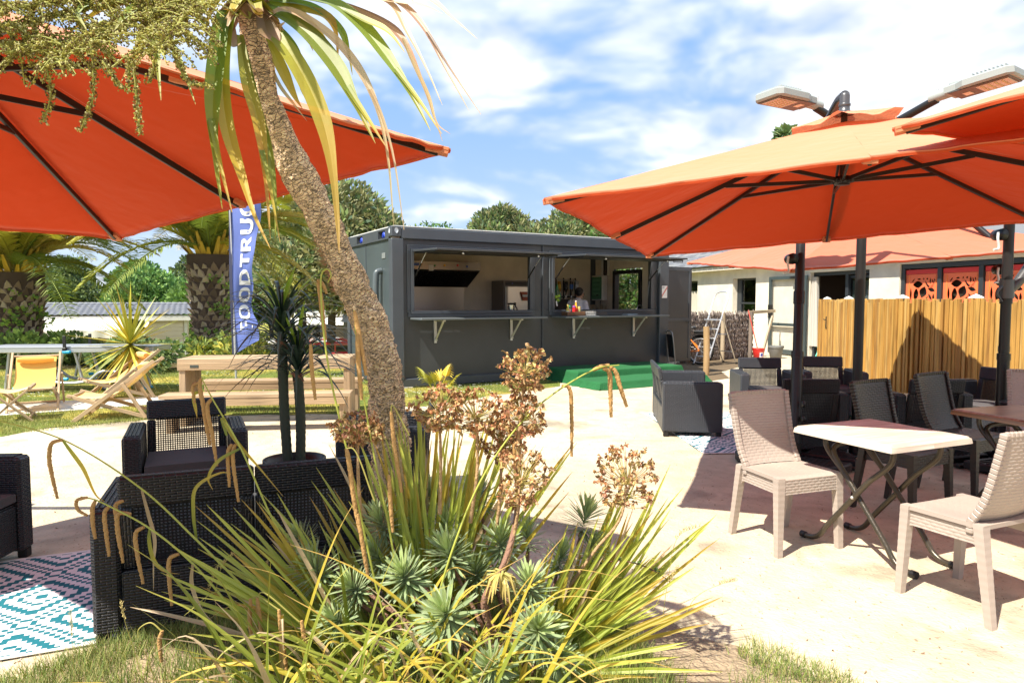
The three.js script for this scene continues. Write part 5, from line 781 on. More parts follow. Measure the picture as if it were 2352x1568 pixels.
function rug(name, label, c, turn, w, d, seed, rep) {
  const t = thing(name, label, 'rug', c, turn), m = std([0.95, 0.95, 0.95], 0.85, { map: again(rugMap, rep[0], rep[1]), bumpMap: rugWeave, bumpScale: 0.0015 });
  part(t, 'mat', gridGeo(70, 50, (u, v, s) => { const x = (u - 0.5) * w, z = (0.5 - v) * d; return { p: V(x + 0.012 * (vn(v * 8, 3, seed) - 0.5), (s ? 0.004 : 0.011) + 0.016 * Math.max(0, fbm(x * 1.7 + seed, z * 2.2, 3, seed) - 0.48), z + 0.03 * (vn(u * 5, 7, seed) - 0.5)), u: x, v: z }; }, true), m);
  part(t, 'binding', [bx(w, 0.007, 0.018, 0, 0.012, d / 2 - 0.006, { c: 0.003 }), bx(w, 0.007, 0.018, 0, 0.012, -d / 2 + 0.006, { c: 0.003 })], std([0.75, 0.73, 0.72], 0.8)); return t;
}
rug('outdoor_rug', 'teal and white outdoor rug under the left rattan group', XD(-2.42, 3.42), 0.40, 2.25, 1.32, 3, [0.62, 0.66]);
rug('outdoor_rug', 'teal and white outdoor rug under the right rattan group', XD(3.5, 8.0), 0.05, 3.3, 2.4, 9, [0.62, 0.66]);

// ================================================================== BACKGROUND PROPS
const pineM = [[0.64, 0.46, 0.28], [0.68, 0.50, 0.32], [0.60, 0.42, 0.25]].map((c) => std(c, 0.65, { map: T.grain, bumpMap: T.grainBump, bumpScale: 0.003 })), paleWood = std([0.70, 0.58, 0.42], 0.65, { map: T.grain, bumpMap: T.grainBump, bumpScale: 0.003 });
{ // big timber picnic table
  const a = XD(-4.05, 8.25), t = thing('picnic_table', 'long chunky timber picnic table with two benches on the grass', 'picnic table', a, 0.12), L = 2.05, H = 0.83, r = rng(91);
  const pl = (n, g) => part(t, n, g, pineM[Math.floor(r() * 3)]);
  for (let k = 0; k < 4; k++) pl('top_plank', bx(L, 0.05, 0.142, L / 2, H - 0.03, -0.02 - 0.147 * k, { off: k }));
  pl('top_rail', bx(L, 0.09, 0.05, L / 2, H - 0.098, 0.03)); pl('top_rail', bx(L, 0.09, 0.05, L / 2, H - 0.098, -0.56));
  for (const x of [0.05, L - 0.05]) { for (let k = 0; k < 5; k++) pl('end_plank', bx(0.075, H - 0.06, 0.112, x, (H - 0.06) / 2, -0.02 - 0.118 * k, { off: k * 0.3 + x })); for (const z of [0.42, -0.98]) { pl('bench_leg', bx(0.075, 0.40, 0.10, x, 0.2, z - 0.11)); pl('bench_leg', bx(0.075, 0.40, 0.10, x, 0.2, z + 0.01)); } }
  for (const z of [0.42, -0.98]) { pl('bench_plank', bx(L + 0.1, 0.045, 0.145, L / 2, 0.425, z + 0.03)); pl('bench_plank', bx(L + 0.1, 0.045, 0.145, L / 2, 0.425, z - 0.12)); pl('bench_rail', bx(L - 0.02, 0.085, 0.045, L / 2, 0.358, z + 0.075)); }
  part(t, 'maker_plate', bx(0.1, 0.035, 0.004, 0.2, H - 0.095, 0.057), std([0.05, 0.06, 0.05], 0.5));
}
// ------------------------------------------------------------------ deckchairs
const canvasY = new THREE.MeshPhysicalMaterial({ color: C(0.86, 0.52, 0.12), roughness: 0.9, transmission: 0.35, thickness: 0, side: 2, bumpMap: T.cloth, bumpScale: 0.001 }), beech = std([0.74, 0.55, 0.34], 0.55, { map: T.grain });
function deckchair(label, pos, turn) {
  const t = thing('deckchair', label, 'deckchair', pos, turn, undefined); t.scale.y = 0.86; const w = 0.29, head = V(0, 0.83, -0.5), knee = V(0, 0.37, 0.42);
  const X = (p, x) => V(x, p.y, p.z);
  for (const s of [-1, 1]) {
    part(t, 'back_rail', bar(X(head.clone().add(V(0, 0.05, -0.05)), s * w), V(s * w, 0.0, 0.40), 0.028, 0.052, { side: V(1, 0, 0).clone().cross(V(0, 1, -1)).normalize() }), beech); part(t, 'seat_rail', bar(X(knee.clone().add(V(0, 0.02, 0.04)), s * (w - 0.034)), V(s * (w - 0.034), 0.0, -0.50), 0.028, 0.052), beech);
    part(t, 'support_strut', bar(V(s * (w + 0.03), 0.56, -0.18), V(s * (w + 0.03), 0.03, -0.44), 0.026, 0.045), beech);
  }
  for (const g of [rod(X(head, -w), X(head, w), 0.018, 10), rod(X(knee, -w), X(knee, w), 0.018, 10), bx(2 * w, 0.03, 0.03, 0, 0.05, 0.37), bx(2 * w - 0.05, 0.03, 0.03, 0, 0.035, -0.46), rod(V(-w - 0.03, 0.05, -0.43), V(w + 0.03, 0.05, -0.43), 0.012, 8)]) part(t, 'cross_bar', g, beech);
  const sl = (v) => { const p = head.clone().lerp(knee, v); p.y -= 0.21 * Math.sin(Math.PI * Math.pow(v, 1.15)) * (1 - 0.1 * v); p.z -= 0.05 * Math.sin(Math.PI * v); return p; };
  part(t, 'sling', gridGeo(10, 34, (u, v) => { const p = sl(1 - v); return { p: V((u - 0.5) * 2 * (w - 0.045), p.y - 0.015 * Math.sin(Math.PI * u), p.z), u: u * 0.5, v: v * 1.3 }; }), canvasY);
  const pp = sl(0.1).add(V(0, 0.045, 0.05)); part(t, 'head_pillow', tube(smooth([V(-w + 0.07, pp.y, pp.z), V(0, pp.y - 0.006, pp.z), V(w - 0.07, pp.y, pp.z)], 14), [...Array(15)].map((_, i) => 0.058 * Math.pow(Math.sin(Math.PI * mix(0.06, 0.94, i / 14)), 0.25)), 14), canvasY);
  return t;
}
deckchair('yellow canvas deckchair facing us at the far left', gd(80, 938), facing(0.5, -0.86));
deckchair('yellow canvas deckchair seen side-on in front of the yucca', gd(262, 958), facing(-0.96, -0.28));
deckchair('yellow canvas deckchair half hidden behind the side-on one', gd(268, 916), facing(-0.72, -0.69));
{ const t = thing('folding_stool', 'folding beech stool with yellow canvas at the left edge', 'stool', gd(28, 965), 0.5), w = 0.2; for (const s of [-1, 1]) for (const q of [-1, 1]) part(t, 'leg', bar(V(q * 0.24, 0, s * (w + q * 0.014)), V(-q * 0.22, 0.43, s * (w + q * 0.014)), 0.026, 0.045), beech); for (const q of [-1, 1]) part(t, 'seat_bar', bx(0.04, 0.035, 2 * w + 0.08, q * 0.22, 0.43, 0), beech); part(t, 'foot_bar', [bx(0.025, 0.03, 2 * w, 0.21, 0.06, 0), bx(0.025, 0.03, 2 * w, -0.21, 0.06, 0)], beech); part(t, 'sling', gridGeo(12, 4, (u, v) => ({ p: V((u - 0.5) * 0.46, 0.44 - 0.07 * Math.sin(Math.PI * u), (0.5 - v) * 0.36), u: u * 0.46, v: v * 0.36 })), canvasY); }
{ // table tennis table
  const t = thing('table_tennis_table', 'outdoor table tennis table with grey edge, black net posts and wheels', 'table tennis table', XD(-7.35, 11.2), 0.10), L = 2.74, W = 0.76, H = 0.76, cy = std([0.01, 0.33, 0.62], 0.4), fr = std([0.45, 0.47, 0.5], 0.35, { metalness: 0.6 });
  part(t, 'table_top', [bx(L, 0.022, W, 0, H, -W / 2, { c: 0.006 })], std([0.27, 0.29, 0.33], 0.4)); part(t, 'edge_rail', [bx(L, 0.085, 0.03, 0, H - 0.045, -0.02, { c: 0.01 }), bx(L, 0.085, 0.03, 0, H - 0.045, -W + 0.02, { c: 0.01 }), bx(0.03, 0.085, W - 0.1, -L / 2 + 0.02, H - 0.045, -W / 2), bx(0.03, 0.085, W - 0.1, L / 2 - 0.02, H - 0.045, -W / 2)], fr);
  for (const x of [-1.1, 1.1]) for (const z of [-0.25, -W + 0.25]) { const l = part(t, 'leg', tube([V(x * 0.92, H - 0.06, z), V(x, 0.03, z)], 0.026, 10), fr); part(l, 'leg_foot', bx(0.09, 0.05, 0.06, x, 0.026, z, { c: 0.015 }), cy); }
  for (const x of [-0.13, 0.13]) for (const z of [-0.1, -W + 0.1]) part(t, 'frame_tube', tube([V(x * 0.6, H - 0.04, z), V(x * 1.5, 0.22, z)], 0.024, 10), fr);
  for (const z of [-0.08, -W + 0.08]) part(t, 'undercarriage', tube(smooth([V(-0.75, 0.34, z), V(-0.5, 0.34, z), V(-0.3, 0.2, z), V(0, 0.16, z), V(0.3, 0.2, z), V(0.5, 0.34, z), V(0.75, 0.34, z)], 40), 0.026, 10), fr);
  for (const x of [-0.62, 0.62]) for (const z of [-0.08, -W + 0.08]) { const w = part(t, 'wheel', plain(new THREE.TorusGeometry(0.15, 0.04, 10, 26)).translate(x, 0.19, z), M.black); part(w, 'rim', cyl(0.1, 0.1, 0.04, 0, 0, 0, 18).rotateX(Math.PI / 2).translate(x, 0.19, z), M.blackMetal); part(w, 'wheel_brake', bx(0.12, 0.05, 0.05, x, 0.2, z + 0.06, { c: 0.015, rz: 0.3 }), cy); }
  for (const z of [0.03, -W - 0.03]) { part(t, 'net_post', [bx(0.045, 0.2, 0.03, 0, H + 0.09, z), bx(0.06, 0.06, 0.05, 0, H - 0.03, z, { c: 0.008 })], M.black); part(t, 'post_clamp', [bx(0.13, 0.05, 0.06, 0.03, H - 0.075, z, { c: 0.018 }), bx(0.09, 0.05, 0.05, 0, 0.24, z, { c: 0.015 })], cy); }
}
// ------------------------------------------------------------------ feather flag
{
  const p0 = gd(542, 876), t = thing('feather_flag', 'tall blue feather flag with white lettering on a thin pole', 'flag', p0), hgt = 4.3, W = 0.5, wav = (x, y) => 0.05 * Math.sin(y * 2.6 + x * 5) * (0.4 + x) + 0.035 * Math.sin(y * 5.3 + 1.2 - x * 3) * x;
  part(t, 'pole', [tube([V(0, 0, 0), V(-0.01, 1, 0)], 0.022, 10), tube(smooth([V(-0.01, 1, 0), V(-0.03, 2.6, 0), V(-0.03, 3.6, 0), V(0.06, 4.1, 0), V(0.3, 4.45, 0)], 20), 0.014, 8)], std([0.55, 0.55, 0.57], 0.4, { metalness: 0.5 })); part(t, 'pole_foot', rod(V(0, -0.02, 0), V(0, 0.06, 0), 0.03), M.black);
  const KW = [[0, 0.45], [0.12, 0.41], [0.26, 0.27], [0.39, 0.35], [0.58, 0.47], [0.75, 0.54], [0.88, 0.52], [1, 0.1]], wide = (f) => { for (let i = 0; i + 1 < KW.length; i++) if (f <= KW[i + 1][0]) return mix(KW[i][1], KW[i + 1][1], sstep(KW[i][0], KW[i + 1][0], f)); return 0.1; }, fl = (x, y) => { const f = clamp((y - 0.52) / 3.6); return V(-0.02 + x * wide(f), y + 0.26 * x * clamp(1 - f * 5), -wav(x, y) - 0.16 * x * Math.exp(-Math.pow((f - 0.26) / 0.16, 2))); };
  const fabric = new THREE.MeshPhysicalMaterial({ color: C(0.15, 0.215, 0.62), roughness: 0.8, transmission: 0.3, thickness: 0, side: 2 }), cl = part(t, 'flag_cloth', gridGeo(14, 90, (u, v) => ({ p: fl(u, 0.52 + v * 3.6), u: u * W, v: v * 3.6 })), fabric); part(cl, 'pole_sleeve', gridGeo(3, 80, (u, v) => ({ p: fl(0, 0.52 + v * 3.4).add(V(-0.05 + u * 0.055, 0, 0.012)), u, v: v * 3 })), std([0.03, 0.035, 0.08], 0.7));
  // lettering runs up the flag and follows its folds
  const s = 'FOODTRUCK', whiteM = std([0.82, 0.82, 0.84], 0.7, { side: 2 }); let y = 0.93;
  for (const ch of s) { const g = plain(new TextGeometry(ch, { font, size: 0.36, depth: 0.003, curveSegments: 6, bevelEnabled: false })); g.computeBoundingBox(); const bb = g.boundingBox, p = g.attributes.position, len = { F: 0.19, T: 0.25, R: 0.27 }[ch] ?? 0.285; for (let i = 0; i < p.count; i++) { const along = y + (p.getX(i) - bb.min.x) / (bb.max.x - bb.min.x) * len, acr = 0.82 - p.getY(i) / bb.max.y * 0.49, q = fl(acr, along); p.setXYZ(i, q.x, q.y, q.z + 0.006 + p.getZ(i)); } g.computeVertexNormals(); part(cl, 'flag_letter', g, whiteM); y += len + 0.045; }
}
// ------------------------------------------------------------------ parked cars
function car(label, x, d, turn, paintC) {
  const t = thing('parked_car', label, 'car', V(x, landY(x, d), -d), turn), W = 1.72, bodyM = new THREE.MeshPhysicalMaterial({ color: C(...paintC), roughness: 0.35, clearcoat: 1, clearcoatRoughness: 0.1 }), glass = std([0.02, 0.025, 0.03], 0.06);
  part(t, 'body', prism([[-2.0, 0.3], [-1.62, 0.28], [-1.55, 0.5], [-1.2, 0.62], [-0.85, 0.5], [-0.78, 0.26], [0.82, 0.26], [0.9, 0.5], [1.22, 0.62], [1.55, 0.5], [1.62, 0.28], [2.0, 0.32], [2.05, 0.6], [1.95, 0.82], [1.15, 0.95], [0.85, 0.98], [-1.6, 1.0], [-2.0, 0.92], [-2.06, 0.6]], W - 0.12, 0.06).translate(0, 0, -W / 2 + 0.06), bodyM);
  part(t, 'cabin', prism([[0.9, 0.98], [0.2, 1.4], [-0.1, 1.45], [-1.1, 1.44], [-1.55, 1.32], [-1.85, 0.99]], W - 0.34, 0.07).translate(0, 0, -W / 2 + 0.17), bodyM);
  for (const s of [-1, 1]) part(t, 'side_window', [prism([[0.62, 1.02], [0.2, 1.33], [-0.42, 1.36], [-0.42, 1.02]], 0.01).translate(0, 0, s * (W / 2 - 0.095) - 0.005), prism([[-0.5, 1.02], [-0.5, 1.36], [-1.1, 1.34], [-1.5, 1.05]], 0.01).translate(0, 0, s * (W / 2 - 0.095) - 0.005)], glass);
  part(t, 'windscreen', bx(0.84, 0.012, W - 0.36, 0.6, 1.225, 0, { rz: -0.54 }), glass); part(t, 'rear_window', bx(0.42, 0.012, W - 0.4, -1.76, 1.19, 0, { rz: 0.86 }), glass);
  for (const x2 of [-1.2, 1.22]) for (const s of [-1, 1]) { const w = part(t, 'wheel', plain(new THREE.TorusGeometry(0.24, 0.085, 10, 26)).translate(x2, 0.32, s * (W / 2 - 0.11)), M.black); part(w, 'rim', cyl(0.2, 0.2, 0.12, 0, 0, 0, 20).rotateX(Math.PI / 2).translate(x2, 0.32, s * (W / 2 - 0.1)), M.alu); }
  for (const s of [-1, 1]) { part(t, 'headlight', bx(0.12, 0.13, 0.34, 1.99, 0.74, s * 0.58, { c: 0.04 }), M.white); part(t, 'tail_light', bx(0.1, 0.2, 0.22, -2.02, 0.82, s * 0.66, { c: 0.03 }), M.red); }
}
car('red hatchback parked beyond the fence, its roof highest', -8.7, 34.5, 0.4, [0.55, 0.035, 0.025]);
car('dark red car parked in front of the red hatchback', -8.0, 31.8, 0.5, [0.50, 0.03, 0.045]);
car('white car bonnet showing beside the red cars', -10.6, 33.0, 0.4, [0.7, 0.7, 0.7]);
{ // low timber fence by the parked cars
  const t = thing('post_rail_fence', 'low timber rail fence in front of the parked cars', 'fence', V(-9.6, landY(-8, 27), -27), 0.3); for (let k = 0; k < 6; k++) part(t, 'post', bx(0.1, 1.1, 0.1, k * 1.25, 0.55, 0), pineM[k % 3]); for (const y of [0.95, 0.65, 0.35]) part(t, 'rail', bx(6.4, 0.13, 0.035, 3.1, y, 0.07), pineM[1]);
}
// ------------------------------------------------------------------ green mesh fence behind the container
{
  const a = cw(9.6, 0, -8.2), t = thing('mesh_fence', 'green wire mesh fence seen through the container doorway', 'fence', V(a.x, 0, a.z), CT - Math.PI / 2), L = 5.2, gm = std([0.015, 0.14, 0.055], 0.45), gs = []; for (let i = 0; i <= L / 0.06; i++) gs.push(plain(new THREE.BoxGeometry(0.006, 1.65, 0.006)).translate(i * 0.06, 0.86, 0)); for (let j = 0; j < 9; j++) { gs.push(plain(new THREE.BoxGeometry(L, 0.008, 0.008)).translate(L / 2, 0.1 + j * 0.2, 0.008)); }
  stuffPart(t, 'wire_mesh', gs, gm); for (let k = 0; k < 3; k++) part(t, 'fence_post', bx(0.06, 1.78, 0.04, k * 2.5 + 0.1, 0.89, -0.03), gm);
}
// ------------------------------------------------------------------ carpeted steps at the hatch
{
  const t = thing('carpeted_steps', 'two low steps covered in green carpet before the right hatch', 'steps', CA, CT), green = std([0.012, 0.135, 0.038], 0.95, { bumpMap: T.fine, bumpScale: 0.006, map: T.mottle });
  const block = (x0, x1, z0, z1, h, s) => gridGeo(80, 60, (u, v) => { const e = 0.07, X = (u - e) / (1 - 2 * e), Z = (v - e) / (1 - 2 * e), ox = Math.max(0, -X, X - 1) / (e / (1 - 2 * e)), oz = Math.max(0, -Z, Z - 1) / (e / (1 - 2 * e)), drop = Math.min(1, Math.max(ox, oz)), w = fbm(u * 9 + s, v * 9, 3, s) - 0.5, fl = 0.07 * Math.pow(drop, 1.5) * (0.4 + vn(u * 14 + v * 14, 2, s)); const cx = clamp(X), cz = clamp(Z); return { p: V(mix(x0, x1, cx) + (X < 0 ? -fl : X > 1 ? fl : 0), h * (1 - drop) + 0.012 * w * (1 - drop) + 0.004, mix(z1, z0, cz) + (Z < 0 ? fl : Z > 1 ? -fl * 0 : 0)), u: u * 2.7, v: v * 1.2 }; });
  part(t, 'upper_step', block(2.95, 5.5, 0.06, 1.08, 0.24, 3), green); part(t, 'lower_step', block(2.86, 5.38, 1.0, 1.86, 0.125, 7), green);
}
{ const t = thing('folded_chair', 'grey folded chair leaning against the container corner post', 'folded chair', cw(5.98, 0, 0.16), CT + 1.15); part(t, 'frame', [tube(smooth([V(-0.2, 0, 0.1), V(-0.2, 0.78, 0.02), V(-0.15, 0.86, 0.01), V(0.15, 0.86, 0.01), V(0.2, 0.78, 0.02), V(0.2, 0, 0.1)], 40), 0.014, 8)], std([0.25, 0.25, 0.25], 0.4, { metalness: 0.5 })); part(t, 'panel', bx(0.36, 0.5, 0.012, 0, 0.56, 0.045, { rx: -0.1 }), M.black); }
// ------------------------------------------------------------------ brushwood fence, posts
{
  const a = XD(4.12, 16.66), b = XD(6.52, 18.58), L = a.distanceTo(b), turn = Math.atan2(-(b.z - a.z), b.x - a.x), t = thing('brushwood_fence', 'grey-brown brushwood screen fence in front of the house', 'fence', a, turn), r = rng(95), twM = [[0.30, 0.245, 0.21], [0.38, 0.32, 0.28], [0.22, 0.175, 0.15], [0.46, 0.39, 0.35]].map((c) => std(c, 0.95, { map: T.mottle }));
  const rows = 9, rh = 1.2 / rows; for (let j = 0; j < rows; j++) { for (let q = 0; q < 4; q++) { const gs = []; for (let i = 0; i < 46; i++) { const x = r() * L, y = j * rh + rh * r() * 0.5, h = rh * (0.75 + 0.5 * r()); gs.push(tube([V(x, y, 0.03 + 0.012 * r()), V(x + 0.012 * (r() - 0.5), y + h * 0.5, 0.06 + 0.02 * r()), V(x + 0.03 * (r() - 0.5), y + h, 0.03 + 0.015 * r())], [0.014, 0.017, 0.006], 5, { caps: false })); } stuffPart(t, 'brushwood_course', gs, twM[q]); } }
  part(t, 'backing', bx(L, 1.17, 0.04, L / 2, 0.585, 0), twM[2]);
  for (const x of [0.02, 1.55, L - 0.25]) part(t, 'fence_post', tube([V(x, 0, 0.14), V(x + 0.01, 1.22, 0.14)], 0.055, 12), x > 1 && x < 2 ? paleWood : std([0.36, 0.30, 0.26], 0.9, { map: T.grain }));
  part(t, 'top_rail', bar(V(L - 0.3, 1.21, 0.1), V(L + 1.0, 1.24, 0.1), 0.08, 0.05), paleWood); part(t, 'brace', bar(V(L + 0.05, 0.0, 0.3), V(L + 0.85, 1.1, 0.12), 0.07, 0.05), paleWood);
}
{ const p = gd(1622, 862), t = thing('wood_post', 'round pale timber post standing free beside the stepladder', 'post', p); part(t, 'shaft', tube(smooth([V(0, -0.05, 0), V(0.004, 0.5, 0), V(-0.01, 1.0, 0)], 12), 0.062, 18, { uScale: 0.4 }), std([0.66, 0.44, 0.22], 0.7, { map: T.grain, bumpMap: T.grainBump, bumpScale: 0.004 })); }
// ------------------------------------------------------------------ stepladder
{
  const o = XD(4.32, 16.2), sp = V(0.9, 0, -0.6), w = V(0.2, 0, 0.38), t = thing('stepladder', 'aluminium stepladder with hoop standing before the brushwood fence', 'stepladder', o), F = V(0, 0, 0), Tp = sp.clone().multiplyScalar(0.5).setY(1.2), am = M.alu;
  const hoopTop = sp.clone().multiplyScalar(0.72).setY(1.72);
  for (const k of [0, 1]) { const q = w.clone().multiplyScalar(k); part(t, 'front_rail', bar(F.clone().add(q), Tp.clone().add(q), 0.024, 0.055), am); part(t, 'rear_leg', bar(sp.clone().add(q), Tp.clone().add(q).add(V(0, -0.04, 0)), 0.022, 0.035), std([0.55, 0.5, 0.42], 0.45, { metalness: 0.5 })); part(t, 'rubber_foot', [bx(0.05, 0.05, 0.06, q.x, 0.025, q.z), bx(0.05, 0.05, 0.06, sp.x + q.x, 0.025, sp.z + q.z)], M.black); }
  part(t, 'hoop', tube(smooth([Tp, Tp.clone().lerp(hoopTop, 0.85), hoopTop.clone().lerp(hoopTop.clone().add(w), 0.15), hoopTop.clone().lerp(hoopTop.clone().add(w), 0.85), Tp.clone().lerp(hoopTop, 0.85).add(w), Tp.clone().add(w)], 50), 0.016, 8), am);
  for (let k = 1; k <= 5; k++) { const c = F.clone().lerp(Tp, k / 5.6).addScaledVector(w, 0.5), ang = Math.atan2(-w.z, w.x); part(t, k === 5 ? 'platform' : 'step', bx(w.length(), 0.025, k === 5 ? 0.24 : 0.09, c.x, c.y, c.z, { ry: ang }), am); }
  part(t, 'brace', [rod(sp.clone().lerp(Tp, 0.25), sp.clone().lerp(Tp, 0.25).add(w), 0.01), rod(sp.clone().lerp(Tp, 0.6), sp.clone().lerp(Tp, 0.6).add(w), 0.01), rod(F.clone().lerp(Tp, 0.3), sp.clone().lerp(Tp, 0.3), 0.006)], am);
}
// ------------------------------------------------------------------ bicycle
{
  const rear = XD(4.50, 16.25), t = thing('bicycle', 'orange step-through city bicycle parked at the brushwood fence', 'bicycle', rear, Math.PI - 0.66), or_ = new THREE.MeshPhysicalMaterial({ color: C(0.80, 0.19, 0.012), roughness: 0.35, clearcoat: 0.6 }), R = 0.335, f = V(1.08, R, 0), b = V(0, R, 0), bb = V(0.45, 0.29, 0), seat = V(0.27, 0.74, 0), headB = V(0.86, 0.62, 0), headT = V(0.81, 0.86, 0);
  for (const c of [b, f]) { const w = part(t, 'wheel', plain(new THREE.TorusGeometry(R - 0.018, 0.02, 8, 40)).translate(c.x, c.y, 0), M.black); part(w, 'rim', plain(new THREE.TorusGeometry(R - 0.045, 0.011, 6, 40)).translate(c.x, c.y, 0), M.alu); part(w, 'spokes', [...Array(18)].map((_, i) => rod(c, c.clone().add(V(Math.cos(i * 0.349) * (R - 0.05), Math.sin(i * 0.349) * (R - 0.05), 0.012 * (i % 2 ? 1 : -1))), 0.0022, 4)), M.steel); part(w, 'hub', rod(c.clone().add(V(0, 0, -0.05)), c.clone().add(V(0, 0, 0.05)), 0.022), M.steel); part(t, 'mudguard', tube([...Array(18)].map((_, i) => c.clone().add(V(Math.cos(0.15 + i * 0.16) * (R + 0.025), Math.sin(0.15 + i * 0.16) * (R + 0.025), 0))), 0.022, 6), M.black); }
  part(t, 'frame', [tube(smooth([headB.clone().add(V(-0.02, 0.06, 0)), V(0.72, 0.36, 0), V(0.55, 0.27, 0), bb], 24), 0.034, 10), tube(smooth([headB.clone().add(V(0, 0.1, 0)), V(0.74, 0.45, 0), V(0.6, 0.37, 0), V(0.38, 0.42, 0)], 24), 0.022, 8), tube([bb, seat], 0.026, 10), ...[-0.05, 0.05].map((z) => tube([bb.clone().setZ(z * 0.4), b.clone().setZ(z)], 0.014, 6)), ...[-0.05, 0.05].map((z) => tube([V(0.3, 0.66, z * 0.3), b.clone().setZ(z)], 0.013, 6)), rod(headB, headT, 0.028, 10)], or_);
  part(t, 'fork', [...[-0.055, 0.055].map((z) => tube([headB.clone().setZ(z * 0.6), f.clone().setZ(z)], 0.016, 6))], or_);
  const hb = part(t, 'handlebar', tube(smooth([V(0.62, 1.03, -0.3), V(0.76, 1.07, -0.24), V(0.8, 1.02, 0), V(0.76, 1.07, 0.24), V(0.62, 1.03, 0.3)], 30), 0.013, 8), M.blackMetal); part(hb, 'grip', [rod(V(0.58, 1.02, -0.31), V(0.7, 1.05, -0.275), 0.019), rod(V(0.58, 1.02, 0.31), V(0.7, 1.05, 0.275), 0.019)], M.black); part(hb, 'brake_lever', [tube([V(0.74, 1.05, 0.22), V(0.62, 0.97, 0.27)], 0.009, 6), tube([V(0.74, 1.05, -0.22), V(0.62, 0.97, -0.27)], 0.009, 6)], M.alu); part(t, 'stem', rod(headT, V(0.79, 1.03, 0), 0.018), M.blackMetal);
  part(t, 'saddle', [lathe([[0, -0.03], [0.09, -0.02], [0.1, 0.01], [0.06, 0.035], [0, 0.04]], 18).scale(1.0, 1, 0.95).translate(0.2, 0.88, 0), tube([V(0.24, 0.885, 0), V(0.36, 0.89, 0), V(0.42, 0.88, 0)], [0.06, 0.035, 0.022], 10)], M.black); part(t, 'seat_post', rod(seat, V(0.24, 0.86, 0), 0.015), M.alu);
  part(t, 'battery', bx(0.36, 0.08, 0.15, -0.02, 0.78, 0, { c: 0.02 }), M.black); part(t, 'luggage_rack', [rod(V(0.2, 0.72, 0.06), V(-0.25, 0.73, 0.06), 0.008), rod(V(0.2, 0.72, -0.06), V(-0.25, 0.73, -0.06), 0.008), rod(V(-0.2, 0.73, 0.06), V(0, R, 0.06), 0.007), rod(V(-0.2, 0.73, -0.06), V(0, R, -0.06), 0.007)], M.blackMetal);
  part(t, 'crank_set', [cyl(0.09, 0.09, 0.012, 0, 0, 0, 20).rotateX(Math.PI / 2).translate(bb.x, bb.y, 0.06), rod(bb.clone().setZ(0.08), V(0.56, 0.16, 0.08), 0.011), rod(bb.clone().setZ(-0.08), V(0.34, 0.42, -0.08), 0.011), bx(0.09, 0.02, 0.07, 0.56, 0.15, 0.13), bx(0.09, 0.02, 0.07, 0.34, 0.43, -0.13)], M.blackMetal); part(t, 'kickstand', rod(V(0.3, 0.26, 0.06), V(0.22, 0.0, 0.2), 0.01), M.blackMetal);
}
{ // bucket with mop, plant pot, hose
  const p = gd(1742, 824), t = thing('red_bucket', 'red plastic bucket with a blue and white label', 'bucket', p); part(t, 'pail', lathe([[0, 0.005], [0.115, 0.005], [0.15, 0.26], [0.158, 0.262], [0.158, 0.28], [0.146, 0.28], [0.11, 0.02], [0, 0.02]], 26), M.red); part(t, 'rim', plain(new THREE.TorusGeometry(0.153, 0.008, 6, 30)).rotateX(Math.PI / 2).translate(0, 0.272, 0), M.red); part(t, 'label', gridGeo(8, 4, (u, v) => { const a = mix(-0.1, 0.75, u), y = mix(0.05, 0.18, v), R = 0.115 + 0.14 * (y - 0.005) + 0.003; return { p: V(Math.sin(a) * R, y, Math.cos(a) * R), u, v }; }), std([0.7, 0.7, 0.78], 0.5)); part(t, 'label_band', gridGeo(6, 2, (u, v) => { const a = mix(0.1, 0.6, u), y = mix(0.08, 0.15, v), R = 0.115 + 0.14 * (y - 0.005) + 0.006; return { p: V(Math.sin(a) * R, y, Math.cos(a) * R), u, v }; }), std([0.04, 0.06, 0.4], 0.5));
  const m = thing('mop', 'mop with a red handle leaning from the red bucket', 'mop', p); part(m, 'handle', rod(V(0.02, 0.1, 0), V(-0.2, 1.27, -0.25), 0.013, 8), std([0.62, 0.07, 0.05], 0.4)); part(m, 'mop_head', lathe([[0, 0.06], [0.07, 0.06], [0.05, 0.16], [0.02, 0.2], [0, 0.2]], 14).translate(0.02, 0, 0), std([0.5, 0.48, 0.45], 0.9));
  const q = gd(1782, 822), g = thing('plant_pot', 'grey round plastic plant pot by the glazed door', 'plant pot', q); part(g, 'pot', lathe([[0, 0.0], [0.14, 0], [0.19, 0.27], [0.205, 0.275], [0.205, 0.33], [0.19, 0.33], [0.18, 0.29], [0.13, 0.05], [0, 0.05]], 26), std([0.16, 0.165, 0.16], 0.6)); part(g, 'soil', lathe([[0, 0.28], [0.18, 0.28]], 20), std([0.08, 0.06, 0.05], 1));
  const h0 = gd(1880, 822), h = thing('garden_hose', 'mint green hose hanging at the end of the wood fence', 'hose', h0); part(h, 'hose', tube(smooth([V(-0.12, 0.0, 0.1), V(-0.02, 0.25, 0), V(-0.13, 0.45, 0), V(-0.1, 0.6, 0), V(-0.03, 0.45, 0.02), V(-0.04, 0.2, 0.06), V(-0.15, 0.02, 0.15)], 40), 0.016, 8), std([0.12, 0.55, 0.42], 0.4));
}
